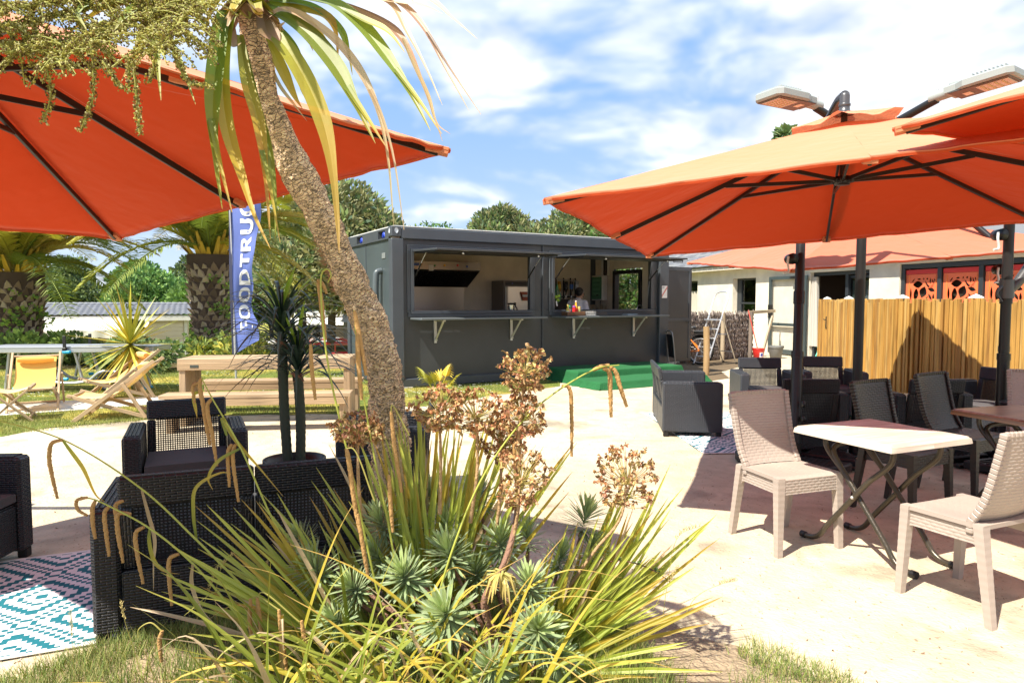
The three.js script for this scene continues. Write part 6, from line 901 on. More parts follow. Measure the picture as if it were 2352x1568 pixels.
// ------------------------------------------------------------------ vertical board fence on the right
{
  const pts = [[7.95, 17.6], [7.15, 14.7], [6.38, 11.95], [6.28, 11.2], [6.6, 10.3], [7.05, 9.3], [7.6, 8.2], [8.1, 7.2]], t = thing('board_fence', 'golden vertical board fence with uneven boards and white post caps', 'fence', V(0, 0, 0)), r = rng(97), mats = [[0.70, 0.40, 0.095], [0.76, 0.46, 0.12], [0.62, 0.33, 0.07], [0.80, 0.52, 0.17], [0.52, 0.27, 0.06], [0.72, 0.42, 0.10]].map((c) => std(c, 0.6, { map: T.grain, bumpMap: T.grainBump, bumpScale: 0.003 }));
  const curve = new THREE.CatmullRomCurve3(pts.map(([x, d]) => XD(x, d))), L = curve.getLength(); let s = 0, n = 0;
  while (s < L - 0.02 && n < 298) {
    const w = r() < 0.35 ? rr(0.024, 0.036, r) : rr(0.038, 0.068, r), c = curve.getPointAt(clamp((s + w / 2) / L)), tg = curve.getTangentAt(clamp((s + w / 2) / L)), h = 1.565 - 0.085 * r() * (r() < 0.75 ? 1 : 0.2), dz = rr(0.018, 0.075, r), ang = Math.atan2(-tg.z, tg.x), nrm = V(-tg.z, 0, tg.x); if (nrm.x > 0) nrm.negate();
    const m = part(t, 'board', bx(w - 0.005, h - 0.05, dz, 0, 0, 0, { c: 0.003, off: r() * 3 }), mats[Math.floor(r() * 6)]); m.position.copy(c).addScaledVector(nrm, dz / 2).setY(0.05 + (h - 0.05) / 2); m.rotation.y = ang; s += w; n++;
  }
  for (let k = 0; k < 24; k++) { const a = curve.getPointAt(k / 24), b = curve.getPointAt((k + 1) / 24); for (const y of [0.35, 1.2]) part(t, 'back_rail', bar(a.clone().setY(y).add(V(0.03, 0, 0)), b.clone().setY(y).add(V(0.03, 0, 0)), 0.04, 0.07), mats[4]); }
  for (const px of [1891, 1939, 2060, 2226]) { let best = 0, bd = 1e9; for (let q = 0; q <= 400; q++) { const c = curve.getPointAt(q / 400), d = Math.abs(1176 + c.x / -c.z * FOCAL - px); if (d < bd) { bd = d; best = q / 400; } } const c = curve.getPointAt(best); part(t, 'fence_post', bx(0.1, 1.55, 0.1, c.x + 0.09, 0.775, c.z), mats[1]); part(t, 'post_cap', [bx(0.145, 0.02, 0.145, c.x + 0.09, 1.57, c.z), lathe([[0, 0.05], [0.09, 0.005], [0.09, 0]], 4).rotateY(Math.PI / 4).translate(c.x + 0.09, 1.58, c.z)], M.white); }
  const c = curve.getPointAt(0.115), tg = curve.getTangentAt(0.115), nr = V(-0.96, 0, 0.27); part(t, 'gate_handle', [bx(0.03, 0.3, 0.01, c.x + nr.x * 0.085, 1.0, c.z + nr.z * 0.085, { ry: -1.3 }), tube([c.clone().addScaledVector(nr, 0.085).setY(1.07), c.clone().addScaledVector(nr, 0.14).setY(1.075), c.clone().addScaledVector(nr, 0.14).addScaledVector(tg, -0.11).setY(1.08)], 0.011, 8)], M.blackMetal);
}

// ================================================================== INSIDE AND ON THE SNACK BAR
const put = (name, label, cat, x, y, z, turn = 0, group) => thing(name, label, cat, cw(x, y, z), CT + turn, group);
{
  const inox = std([0.62, 0.58, 0.53], 0.32, { metalness: 0.8 }), t = put('fridge', 'stainless steel upright fridge inside the left hatch', 'fridge', 3.4, 0.2, -2.2);
  part(t, 'cabinet', bx(0.62, 1.77, 0.56, 0, 0.885, 0, { c: 0.008 }), std([0.16, 0.14, 0.125], 0.45)); const d = part(t, 'door', bx(0.575, 1.6, 0.03, 0.01, 0.84, 0.297, { c: 0.01 }), inox); part(d, 'door_handle', bx(0.05, 1.6, 0.03, -0.25, 0.84, 0.325, { c: 0.01 }), std([0.3, 0.28, 0.26], 0.35, { metalness: 0.7 })); part(t, 'control_panel', bx(0.55, 0.075, 0.02, 0.01, 1.705, 0.29, { c: 0.02 }), M.black); part(t, 'display', bx(0.03, 0.02, 0.006, -0.1, 1.705, 0.303), std([0.12, 0.1, 0.4], 0.4)); part(t, 'door_tray', prism([[-0.16, 0.19], [0.02, 0.19], [0.02, 0], [-0.1, 0]], 0.04, 0.003).translate(0.25, 1.33, 0.315), std([0.42, 0.09, 0.04], 0.5)); part(t, 'tray_notice', bx(0.13, 0.05, 0.004, 0.19, 1.435, 0.361), M.white);
}
{ const t = put('steel_pitcher', 'polished steel pitcher standing on the counter in the left hatch', 'pitcher', 2.42, 1.12, -0.42); part(t, 'jug', lathe([[0, 0], [0.055, 0], [0.06, 0.02], [0.07, 0.32], [0.066, 0.32], [0.056, 0.02], [0, 0.015]], 24), std([0.75, 0.74, 0.72], 0.18, { metalness: 0.95 })); part(t, 'lid', [lathe([[0, 0.33], [0.074, 0.33], [0.074, 0.36], [0, 0.365]], 24), bx(0.05, 0.07, 0.02, 0.08, 0.335, 0)], M.black); part(t, 'handle', tube(smooth([V(0.07, 0.3, 0), V(0.12, 0.27, 0), V(0.12, 0.08, 0), V(0.062, 0.05, 0)], 20), 0.012, 8), M.black); }
{ const t = put('steel_tray', 'low steel tray on the worktop left of the fridge', 'tray', 2.35, 1.12, -2.1); part(t, 'tray', [bx(0.5, 0.01, 0.3, 0, 0.006, 0), bx(0.5, 0.12, 0.01, 0, 0.07, 0.15), bx(0.5, 0.12, 0.01, 0, 0.07, -0.15), bx(0.01, 0.12, 0.29, 0.25, 0.07, 0), bx(0.01, 0.12, 0.29, -0.25, 0.07, 0)], M.steel); }
{ const t = put('electric_box', 'grey electric cabinet with green door on the container end wall', 'electric box', 5.99, 1.53, -2.19, -Math.PI / 2); part(t, 'cabinet', bx(0.44, 0.6, 0.16, 0, 0.3, 0.08, { c: 0.02 }), M.white); const d = part(t, 'door', bx(0.38, 0.54, 0.02, 0, 0.3, 0.168, { c: 0.01 }), std([0.05, 0.21, 0.10], 0.3)); part(d, 'breaker_row', [0.16, 0.27, 0.38, 0.48].map((y) => bx(0.28, 0.05, 0.012, 0, y, 0.18)), std([0.10, 0.28, 0.15], 0.4)); part(d, 'lock', bx(0.09, 0.03, 0.012, 0.05, 0.13, 0.182), M.black); part(t, 'cable', tube(smooth([V(0.02, 0, 0.06), V(0.02, -0.08, 0.06), V(0.1, -0.12, 0.07), V(0.2, -0.12, 0.07)], 16), 0.01, 6), M.black); }
for (const [z, l] of [[-2.42, 'wooden block left of the cable below the electric cabinet'], [-2.03, 'pale wooden block right of the cable below the electric cabinet']]) { const t = put('wood_block', l, 'wood block', 5.9, 1.12, z); part(t, 'block', bx(0.1, 0.31, 0.13, 0, 0.155, 0), paleWood); }
{ const t = put('swan_tap', 'curved chrome tap at the right end of the right hatch', 'tap', 5.85, 1.12, -0.55); part(t, 'spout', tube(smooth([V(0, 0, 0), V(0, 0.24, 0), V(-0.05, 0.31, 0), V(-0.13, 0.28, 0), V(-0.15, 0.22, 0)], 26), 0.012, 8), M.steel); part(t, 'spring', [...Array(14)].map((_, i) => plain(new THREE.TorusGeometry(0.018, 0.003, 5, 12)).rotateX(Math.PI / 2).translate(0, 0.05 + i * 0.014, 0)), M.blackMetal); }
// optics rack with upside-down bottles
{
  const r0 = put('bottle_rack', 'black drinks rack with chrome holders on the back wall', 'rack', 4.98, 1.12, -2.38); part(r0, 'rack_board', bx(0.86, 0.44, 0.03, 0, 0.22, -0.05), std([0.03, 0.022, 0.02], 0.6)); part(r0, 'back_bar', [bx(0.86, 0.03, 0.12, 0, 0.5, 0), ...[-0.36, -0.17, 0.04, 0.24, 0.38].map((x) => bx(0.02, 0.5, 0.04, x, 0.7, -0.05))], M.blackMetal); part(r0, 'top_wire', [rod(V(-0.42, 0.93, 0), V(0.42, 0.87, 0), 0.006), rod(V(-0.42, 0.93, 0.08), V(0.42, 0.87, 0.08), 0.006)], M.steel);
  const B = [[-0.33, [0.05, 0.03, 0.015], [0.3, 0.18, 0.1], 'dark spirit bottle hanging leftmost in the drinks rack'], [-0.15, [0.35, 0.17, 0.015], [0.62, 0.38, 0.03], 'amber bottle with yellow label hanging in the drinks rack'], [0.04, [0.01, 0.01, 0.012], [0.02, 0.02, 0.03], 'black bottle hanging in the middle of the drinks rack'], [0.2, [0.08, 0.07, 0.06], [0.03, 0.12, 0.4], 'bottle with a blue band in the drinks rack'], [0.36, [0.42, 0.42, 0.43], [0.6, 0.6, 0.62], 'clear bottle hanging rightmost in the drinks rack']];
  for (const [x, c, lc, l] of B) { const t = put('bottle', l, 'bottle', 4.98 + x, 1.62, -2.33); part(t, 'glass', lathe([[0, 0.02], [0.014, 0.02], [0.015, 0.10], [0.042, 0.16], [0.044, 0.36], [0, 0.365]], 16), std(c, 0.15)); part(t, 'label', plain(new THREE.CylinderGeometry(0.0455, 0.0455, 0.11, 18, 1, true)).translate(0, 0.24, 0), std(lc, 0.5)); part(t, 'pourer', [cyl(0.02, 0.02, 0.05, 0, 0.0, 0), rod(V(0, -0.05, 0), V(0, 0, 0), 0.008)], M.steel); }
}
for (const [dx, dy, l] of [[-0.03, 0.035, 'upper left lime in the hanging net'], [0.035, 0.05, 'upper right lime in the hanging net'], [0.015, -0.03, 'lowest lime in the hanging net']]) { const t = put('lime', l, 'lime', 3.32 + dx, 1.57 + dy, -0.16); part(t, 'fruit', plain(new THREE.SphereGeometry(0.036, 18, 12)).scale(1, 0.92, 1), std([0.33, 0.50, 0.04], 0.4, { bumpMap: T.fine, bumpScale: 0.002 })); }
{ const t = put('lime_net', 'green net holding three limes beside the right hatch', 'net', 3.32, 1.58, -0.16), gs = []; for (let i = 0; i < 12; i++) { const a = i * 0.5236; gs.push(tube(smooth([V(0, 0.28, 0), V(Math.cos(a) * 0.03, 0.16, Math.sin(a) * 0.03), V(Math.cos(a) * 0.085, 0.03, Math.sin(a) * 0.06), V(Math.cos(a) * 0.05, -0.07, Math.sin(a) * 0.04), V(0, -0.1, 0)], 14), 0.0022, 4)); } part(t, 'netting', gs, std([0.04, 0.22, 0.10], 0.6)); part(t, 'price_tag', bx(0.03, 0.1, 0.003, -0.05, -0.11, 0.06, { rz: 0.2 }), M.white); }
// shelf goods at the right hatch
{
  const y = 1.2345, glassO = (c) => std(c, 0.12);
  const tr = put('wooden_tray', 'small brown wooden tray of drinks on the right serving shelf', 'tray', 3.42, y, 0.26); part(tr, 'tray', [bx(0.42, 0.012, 0.2, 0, 0.008, 0), bx(0.42, 0.07, 0.012, 0, 0.045, 0.1), bx(0.42, 0.07, 0.012, 0, 0.045, -0.1), bx(0.012, 0.07, 0.19, 0.205, 0.045, 0), bx(0.012, 0.07, 0.19, -0.205, 0.045, 0)], std([0.24, 0.12, 0.06], 0.6, { map: T.grain }));
  const bt = (name, label, cat, x, z, prof, c, lab, lc, cap, dec) => { const t = put(name, label, cat, x, y + 0.015, z); part(t, 'body', lathe(prof, 18), glassO(c)); if (lab) part(t, 'label', plain(new THREE.CylinderGeometry(lab[2], lab[2], lab[1] - lab[0], 20, 1, true)).translate(0, (lab[0] + lab[1]) / 2, 0), std(lc, 0.45)); if (cap) part(t, 'cap', lathe(cap[0], 14), std(cap[1], 0.4)); return t; };
  bt('bottle', 'short yellow sauce bottle with a cream label at the left of the tray', 'bottle', 3.30, 0.24, [[0, 0], [0.036, 0], [0.037, 0.09], [0.02, 0.15], [0.016, 0.19], [0, 0.19]], [0.45, 0.34, 0.05], [0.02, 0.08, 0.0385], [0.8, 0.72, 0.5], [[[0, 0.185], [0.019, 0.185], [0.019, 0.205], [0, 0.206]], [0.4, 0.3, 0.1]]);
  bt('drink_can', 'green and silver drink can behind the red can', 'can', 3.36, 0.20, [[0, 0], [0.028, 0], [0.033, 0.012], [0.033, 0.17], [0.027, 0.185], [0, 0.183]], [0.05, 0.28, 0.13], [0.05, 0.12, 0.0338], [0.7, 0.72, 0.72]);
  bt('drink_can', 'red drink can with a blue top standing on the tray', 'can', 3.42, 0.28, [[0, 0], [0.028, 0], [0.033, 0.012], [0.033, 0.17], [0.027, 0.185], [0, 0.183]], [0.62, 0.015, 0.02], [0.155, 0.176, 0.0338], [0.05, 0.12, 0.5]);
  bt('bottle', 'orange juice bottle with a red label and pale cap, tallest on the tray', 'bottle', 3.485, 0.25, [[0, 0], [0.034, 0], [0.036, 0.14], [0.018, 0.2], [0.015, 0.25], [0, 0.25]], [0.75, 0.38, 0.03], [0.02, 0.13, 0.0378], [0.62, 0.02, 0.02], [[[0, 0.245], [0.018, 0.245], [0.018, 0.275], [0, 0.276]], [0.75, 0.62, 0.5]]);
  bt('drink_can', 'orange drink can with a fruit print at the right of the tray', 'can', 3.56, 0.24, [[0, 0], [0.028, 0], [0.033, 0.012], [0.033, 0.15], [0.027, 0.165], [0, 0.163]], [0.8, 0.5, 0.16], [0.07, 0.115, 0.0338], [0.55, 0.55, 0.2]);
  const zb2 = put('patterned_box', 'small box with black and white zigzag stripes beside the drinks tray', 'box', 3.78, y, 0.26); part(zb2, 'carton', bx(0.27, 0.09, 0.16, 0, 0.046, 0), std([0.05, 0.04, 0.035], 0.5)); part(zb2, 'zigzag_stripe', [0.016, 0.046, 0.076].map((yy) => [...Array(10)].map((_, i) => bar(V(-0.125 + i * 0.025, yy + (i % 2 ? 0.008 : -0.008), 0.0815), V(-0.1 + i * 0.025, yy + (i % 2 ? -0.008 : 0.008), 0.0815), 0.013, 0.003, { side: V(0, 0, 1), c: 0.0005 }))), M.white);
  const sl = put('menu_board', 'low dark board lying on the right serving shelf', 'board', 4.05, y, 0.16); part(sl, 'board', bx(0.5, 0.06, 0.05, 0, 0.031, 0), std([0.06, 0.06, 0.06], 0.4));
  const np = put('leaflet_stack', 'flat stack of pale leaflets on the right serving shelf', 'leaflets', 4.85, y, 0.22); part(np, 'leaflet', [bx(0.26, 0.012, 0.18, 0, 0.007, 0, { ry: 0.1, c: 0.002 }), bx(0.24, 0.008, 0.18, 0.02, 0.017, 0, { ry: -0.15, c: 0.002 })], std([0.35, 0.42, 0.46], 0.5));
}
// boxes in the dark store of the house
for (const [x, y, z, w, h, l] of [[2.62, 1.42, -1.6, 0.42, 0.2, 'lower left white carton on the store shelf'], [2.95, 1.42, -1.6, 0.24, 0.2, 'lower middle white carton on the store shelf'], [2.72, 1.625, -1.6, 0.46, 0.2, 'upper white carton stacked in the store'], [3.15, 1.0, -1.5, 0.5, 0.22, 'carton on the lower store shelf']]) { const p = hw(x, y, z), t = thing('carton', l, 'carton', p, HT); part(t, 'box', bx(w, h - 0.01, 0.34, 0, h / 2, 0), std([0.55, 0.53, 0.5], 0.8)); part(t, 'lid', bx(w + 0.012, 0.06, 0.352, 0, h - 0.034, 0), std([0.6, 0.58, 0.55], 0.8)); }
{ const p = hw(2.8, 0, -1.6), t = thing('store_shelf', 'dark metal shelving in the open store of the house', 'shelf', p, HT); for (const y of [0.4, 0.98, 1.4]) part(t, 'shelf_board', bx(1.3, 0.03, 0.4, 0.1, y, 0), M.blackMetal); for (const x of [-0.55, 0.75]) for (const z of [-0.19, 0.19]) part(t, 'upright', bx(0.035, 2.1, 0.035, x, 1.05, z), M.blackMetal); }

// ------------------------------------------------------------------ the person serving
function blob(bones, lo, hi, cell, k = 0.03) {   // smooth union of tapered capsules [ax,ay,az,ra, bx,by,bz,rb, sy?] meshed by marching cubes
  const size = Math.max(hi[0] - lo[0], hi[1] - lo[1], hi[2] - lo[2]), res = Math.ceil(size / cell) + 4, mc = new MarchingCubes(res, M.white, false, false, 400000), half = size / 2 * (res / (res - 4)), cx = (lo[0] + hi[0]) / 2, cy = (lo[1] + hi[1]) / 2, cz = (lo[2] + hi[2]) / 2;
  for (let z = 0; z < res; z++) for (let y = 0; y < res; y++) for (let x = 0; x < res; x++) {
    const px = cx + (x - res / 2) / (res / 2) * half, py = cy + (y - res / 2) / (res / 2) * half, pz = cz + (z - res / 2) / (res / 2) * half; let d = 1e3;
    for (const b of bones) { const vx = b[4] - b[0], vy = b[5] - b[1], vz = b[6] - b[2], L = vx * vx + vy * vy + vz * vz, t = L ? clamp(((px - b[0]) * vx + (py - b[1]) * vy + (pz - b[2]) * vz) / L) : 0, e = Math.hypot(px - b[0] - t * vx, py - b[1] - t * vy, pz - b[2] - t * vz) - mix(b[3], b[7], t); const kk = b[8] ?? k, h = clamp(0.5 + 0.5 * (d - e) / kk); d = d > 500 ? e : mix(d, e, h) - kk * h * (1 - h); }
    mc.field[x + y * res + z * res * res] = -d;
  }
  mc.isolation = 0; mc.update(); const n = mc.count, pos = new Float32Array(n * 3), nor = new Float32Array(n * 3);
  for (let i = 0; i < n; i++) { for (let q = 0; q < 3; q++) { pos[i * 3 + q] = [cx, cy, cz][q] + mc.positionArray[i * 3 + q] * half; nor[i * 3 + q] = mc.normalArray[i * 3 + q]; } }
  return fin(Array.from(pos), new Array(n * 2).fill(0), Array.from(nor));
}
{
  // body axes: x forward, y up, z to her right
  const t = put('person', 'person in a white polo shirt, dark hair tied up, bending over the counter', 'person', 4.42, 0.2, -1.02, 0.62), skin = std([0.46, 0.25, 0.165], 0.55), hairM = std([0.010, 0.007, 0.006], 0.5);
  const arm = (s) => [[0.03, 1.27, s * 0.165, 0.056, 0.10, 1.02, s * 0.20, 0.043], [0.10, 1.02, s * 0.20, 0.042, 0.31, 0.93, s * 0.13, 0.029]], leg = (s) => [[-0.12, 0.82, s * 0.085, 0.092, -0.06, 0.45, s * 0.09, 0.062], [-0.06, 0.45, s * 0.09, 0.06, -0.10, 0.08, s * 0.09, 0.042], [-0.10, 0.05, s * 0.09, 0.042, 0.06, 0.035, s * 0.10, 0.032]];
  const torso = [[-0.12, 0.86, 0, 0.125, -0.05, 1.06, 0, 0.108], [-0.05, 1.06, 0, 0.108, 0.03, 1.24, 0, 0.125], [0.03, 1.27, -0.14, 0.058, 0.03, 1.27, 0.14, 0.058], [0.05, 1.28, 0, 0.07, 0.115, 1.40, 0, 0.052]];
  const fingers = (s) => { const g = [[0.31, 0.93, s * 0.13, 0.027, 0.38, 0.915, s * 0.12, 0.031]]; [[-0.03, 0.062], [-0.01, 0.075], [0.012, 0.07], [0.033, 0.054]].forEach(([o, l]) => { g.push([0.385, 0.915, s * 0.12 + o, 0.0095, 0.385 + l * 0.55, 0.912, s * 0.12 + o * 1.15, 0.0085, 0.008], [0.385 + l * 0.55, 0.912, s * 0.12 + o * 1.15, 0.0085, 0.385 + l * 0.9, 0.89, s * 0.12 + o * 1.2, 0.0075, 0.008]); }); g.push([0.335, 0.92, s * 0.12 - s * 0.025, 0.012, 0.375, 0.905, s * 0.12 - s * 0.055, 0.010, 0.01], [0.375, 0.905, s * 0.12 - s * 0.055, 0.0095, 0.405, 0.892, s * 0.12 - s * 0.058, 0.0085, 0.008]); return g; };
  const H = [0.185, 1.475], head = [[0.155, 1.50, 0, 0.086, 0.19, 1.485, 0, 0.082], [0.215, 1.455, 0, 0.066, 0.225, 1.395, 0, 0.042], [0.255, 1.435, 0, 0.014, 0.285, 1.415, 0, 0.011, 0.015], [0.18, 1.455, 0.083, 0.012, 0.175, 1.43, 0.082, 0.010, 0.01], [0.18, 1.455, -0.083, 0.012, 0.175, 1.43, -0.082, 0.010, 0.01], [0.262, 1.385, -0.012, 0.010, 0.262, 1.385, 0.012, 0.010, 0.012], [0.115, 1.40, 0, 0.052, 0.15, 1.45, 0, 0.058]];
  part(t, 'body', merge([blob([...torso, ...arm(1), ...arm(-1), ...leg(1), ...leg(-1)], [-0.3, 0, -0.35], [0.4, 1.5, 0.35], 0.013), blob(head, [0.04, 1.34, -0.12], [0.31, 1.6, 0.12], 0.004, 0.02), blob(fingers(1), [0.28, 0.86, 0.05], [0.48, 0.97, 0.22], 0.003, 0.012), blob(fingers(-1), [0.28, 0.86, -0.22], [0.48, 0.97, -0.05], 0.003, 0.012)]), skin);
  const grow = (b, e) => b.map((q) => [q[0], q[1], q[2], q[3] + e, q[4], q[5], q[6], q[7] + e]); const sleeve = (s) => [[0.03, 1.27, s * 0.165, 0.064, 0.075, 1.10, s * 0.19, 0.066]];
  part(t, 'polo_shirt', blob([...grow(torso.slice(0, 3), 0.014), ...sleeve(1), ...sleeve(-1), [0.05, 1.29, 0, 0.085, 0.075, 1.325, 0, 0.072]], [-0.32, 0.66, -0.36], [0.32, 1.45, 0.36], 0.011, 0.035), std([0.70, 0.68, 0.74], 0.85, { bumpMap: T.cloth, bumpScale: 0.001 }));
  part(t, 'trousers', blob(grow([...leg(1).slice(0, 2), ...leg(-1).slice(0, 2), [-0.12, 0.86, 0, 0.12, -0.11, 0.93, 0, 0.115]], 0.012), [-0.32, 0, -0.3], [0.2, 1.1, 0.3], 0.016), std([0.03, 0.03, 0.04], 0.85)); part(t, 'shoe', blob([...leg(1).slice(2), ...leg(-1).slice(2)].map((q) => [q[0], q[1], q[2], q[3] + 0.01, q[4], q[5], q[6], q[7] + 0.01]), [-0.2, -0.01, -0.2], [0.14, 0.14, 0.2], 0.008), M.black);
  part(t, 'hair', blob([[0.135, 1.525, 0, 0.092, 0.17, 1.525, 0, 0.084], [0.10, 1.48, 0, 0.062, 0.12, 1.43, 0, 0.045], [0.04, 1.565, 0, 0.05, 0.075, 1.55, 0, 0.05], [0.225, 1.525, -0.03, 0.034, 0.262, 1.49, 0.0, 0.026], [0.225, 1.525, 0.03, 0.036, 0.258, 1.485, 0.03, 0.022], [0.2, 1.48, 0.082, 0.016, 0.235, 1.44, 0.07, 0.009], [0.262, 1.47, 0.04, 0.013, 0.272, 1.40, 0.045, 0.006]], [-0.03, 1.36, -0.12], [0.32, 1.65, 0.12], 0.005, 0.025), hairM);
  part(t, 'sunglasses', [plain(new THREE.SphereGeometry(0.026, 14, 10)).scale(0.4, 0.9, 1.1).translate(0.27, 1.45, 0.034), plain(new THREE.SphereGeometry(0.026, 14, 10)).scale(0.4, 0.9, 1.1).translate(0.27, 1.45, -0.034), rod(V(0.268, 1.458, 0.055), V(0.175, 1.47, 0.088), 0.004), rod(V(0.268, 1.458, -0.055), V(0.175, 1.47, -0.088), 0.004), rod(V(0.276, 1.455, -0.015), V(0.276, 1.455, 0.015), 0.004)], std([0.01, 0.01, 0.01], 0.1));
}

// ================================================================== FOREGROUND PLANTS
const pxD = (list, q) => list.map(([x, y, D]) => at(x, y, D));
const G4 = (x, y) => [(800 + x / 1.568) * 0.5742, (y / 1.568) * 0.5742], G1 = (x, y) => [x / 1.568 * 0.5742, y / 1.568 * 0.5742];
const leafCol = { green: [[0.11, 0.185, 0.012], [0.15, 0.225, 0.014], [0.21, 0.26, 0.016], [0.36, 0.31, 0.03]], yellow: [[0.17, 0.22, 0.014], [0.34, 0.32, 0.022], [0.50, 0.36, 0.028], [0.46, 0.28, 0.06]], tan: [[0.40, 0.27, 0.13], [0.52, 0.37, 0.19], [0.60, 0.46, 0.27], [0.52, 0.38, 0.22]], brown: [[0.13, 0.075, 0.035], [0.24, 0.14, 0.07], [0.42, 0.28, 0.15], [0.5, 0.36, 0.2]] };
const strap = new THREE.MeshPhysicalMaterial({ vertexColors: true, roughness: 0.5, transmission: 0.34, thickness: 0, side: 2, bumpMap: again(T.grainBump, 0.4, 8), bumpScale: 0.0012 });
function leafWid(n, w, r) { return [...Array(n)].map((_, i) => { const t = i / (n - 1); return w * (0.55 + 0.45 * Math.sin(Math.PI * clamp(t * 1.3))) * (t > 0.55 ? Math.pow(clamp((1 - t) / 0.45), 0.8) : 1) + 0.0006; }); }
{ // leaning cordyline in front of the camera
  const t = thing('cordyline_tree', 'leaning cordyline tree with rough trunk, strap leaves and hanging flower sprays', 'tree', V(0, 0, 0)), r = rng(111);
  const tr = [[572, -30, 2.26, 25], [572, 36, 2.3, 26], [596, 146, 2.36, 27], [620, 256, 2.43, 31], [668, 366, 2.5, 37], [727, 476, 2.58, 36], [772, 570, 2.66, 34], [808, 653, 2.74, 37], [847, 735, 2.82, 38], [875, 818, 2.9, 39], [887, 900, 2.97, 38], [889, 960, 3.02, 42], [896, 1020, 3.06, 46], [898, 1090, 3.1, 44], [900, 1200, 3.14, 45], [902, 1420, 3.2, 52]].reverse();
  const cv = new THREE.CatmullRomCurve3(pxD(tr)), N = 760, pts = cv.getPoints(N), rad = pts.map((p, i) => { const f = i / N * (tr.length - 1), k = Math.min(tr.length - 2, Math.floor(f)); return mix(tr[k][3], tr[k + 1][3], f - k) / FOCAL * (-p.z); });
  const S = 96, bark = (i, k, len) => { const f = i / N, rough = mix(1.25, 0.4, sstep(0.15, 0.85, f)), a = k / S, rings = fbm(a * 7, len * 46 + 2 * fbm(a * 9, len * 4, 2, 8), 3, 4), plates = fbm(a * 17, len * 30 + 6 * fbm(a * 5, len * 6, 2, 2), 4, 6), crack = sstep(0.50, 0.60, plates); return rough * (0.009 * (crack - 0.5) + 0.009 * (rings - 0.5) + 0.008 * (fbm(a * 40, len * 70, 3, 9) - 0.5)) + 0.004 * Math.sin(len * 30 + Math.sin(a * 6.28)) * (1 - rough * 0.5); };
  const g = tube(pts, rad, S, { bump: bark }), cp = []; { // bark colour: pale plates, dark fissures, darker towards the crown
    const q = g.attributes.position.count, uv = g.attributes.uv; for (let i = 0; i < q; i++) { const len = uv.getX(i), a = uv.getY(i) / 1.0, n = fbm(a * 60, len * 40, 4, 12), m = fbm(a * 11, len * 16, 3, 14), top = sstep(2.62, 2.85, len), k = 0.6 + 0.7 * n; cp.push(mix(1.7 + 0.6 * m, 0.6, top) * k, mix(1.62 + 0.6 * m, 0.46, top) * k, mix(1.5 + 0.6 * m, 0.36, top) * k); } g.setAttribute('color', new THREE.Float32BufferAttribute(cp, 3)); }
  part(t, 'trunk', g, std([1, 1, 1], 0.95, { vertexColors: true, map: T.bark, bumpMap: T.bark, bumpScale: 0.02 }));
  const hair = []; for (let i = 0; i < 420; i++) { const f = i < 260 ? rr(0.52, 0.62, r) : rr(0.12, 0.5, r), k = Math.floor(f * N), p = pts[k], a = i < 260 ? rr(2.5, 3.9, r) : r() * 6.28, e = V(Math.cos(a), 0.2 * (r() - 0.5), Math.sin(a) * 0.6); hair.push(blade([p.clone().addScaledVector(e, rad[k] * 0.97), p.clone().addScaledVector(e, rad[k] + 0.012 * r()).add(V(0, -0.01 * r(), 0)), p.clone().addScaledVector(e, rad[k] + 0.03 * r()).add(V(-0.006, -0.02 * r(), 0))], [0.0012, 0.0009, 0.0003], V(0, 0, 1), 0)); }
  stuffPart(t, 'bark_fibre', hair, std([0.36, 0.2, 0.12], 0.9, { side: 2 }));
  const L = (gf, list, w, kind, D0, D1, o = {}) => { const raw = list.map(([x, y], i) => at(...gf(x, y), mix(D0, D1, i / (list.length - 1)))), c = smooth(raw, 30), n = c.length, wd = leafWid(n, w, r); part(t, 'leaf', blade(c, wd, o.up ?? V(0.2, 0.5, 0.85), o.fold ?? 0.35, leafCol[kind].map((q) => q.map((z) => z * (0.85 + 0.3 * r())))), strap); if (o.split) { const k0 = Math.floor(n * 0.62), tail = c.slice(k0).map((p, i) => p.clone().add(V(0.012 * i / (n - k0) * 3, -0.004 * i / 4, 0.01))); part(t, 'leaf', blade(tail, tail.map((_, i) => w * 0.4 * (1 - i / tail.length) + 0.0005), V(0.2, 0.5, 0.85), 0.3, leafCol[kind === 'green' ? 'yellow' : kind]), strap); } };
  L(G4, [[400, 40], [640, 180], [850, 420], [980, 660], [1100, 900]], 0.030, 'green', 2.28, 2.1, { split: true });
  L(G4, [[380, 140], [520, 62], [760, 180], [950, 370], [1090, 620], [1170, 930], [1215, 1420]], 0.015, 'tan', 2.27, 2.12, { split: true });
  L(G4, [[420, -20], [800, 10], [1000, 150], [1200, 400], [1340, 620], [1445, 820]], 0.024, 'green', 2.28, 2.0, { split: true });
  L(G4, [[400, -30], [730, 0], [1000, 80], [1200, 180], [1290, 280], [1410, 560], [1520, 885]], 0.017, 'brown', 2.28, 2.15);
  L(G4, [[385, 150], [470, 220], [560, 330], [690, 560], [780, 800], [830, 1060], [862, 1400], [872, 1590]], 0.030, 'yellow', 2.28, 2.12, { fold: 0.2 });
  L(G4, [[210, 60], [150, 110], [100, 400], [78, 700], [98, 1000], [138, 1310]], 0.026, 'green', 2.26, 2.05, { split: true });
  L(G4, [[230, 70], [180, 130], [140, 500], [170, 800], [260, 1100], [340, 1350], [440, 1560]], 0.022, 'yellow', 2.26, 2.05);
  L(G4, [[250, 220], [290, 500], [370, 780], [410, 1100], [440, 1500]], 0.019, 'yellow', 2.25, 2.1, { split: true });
  L(G4, [[260, 240], [340, 600], [430, 950], [470, 1250], [470, 1520]], 0.013, 'green', 2.25, 2.15);
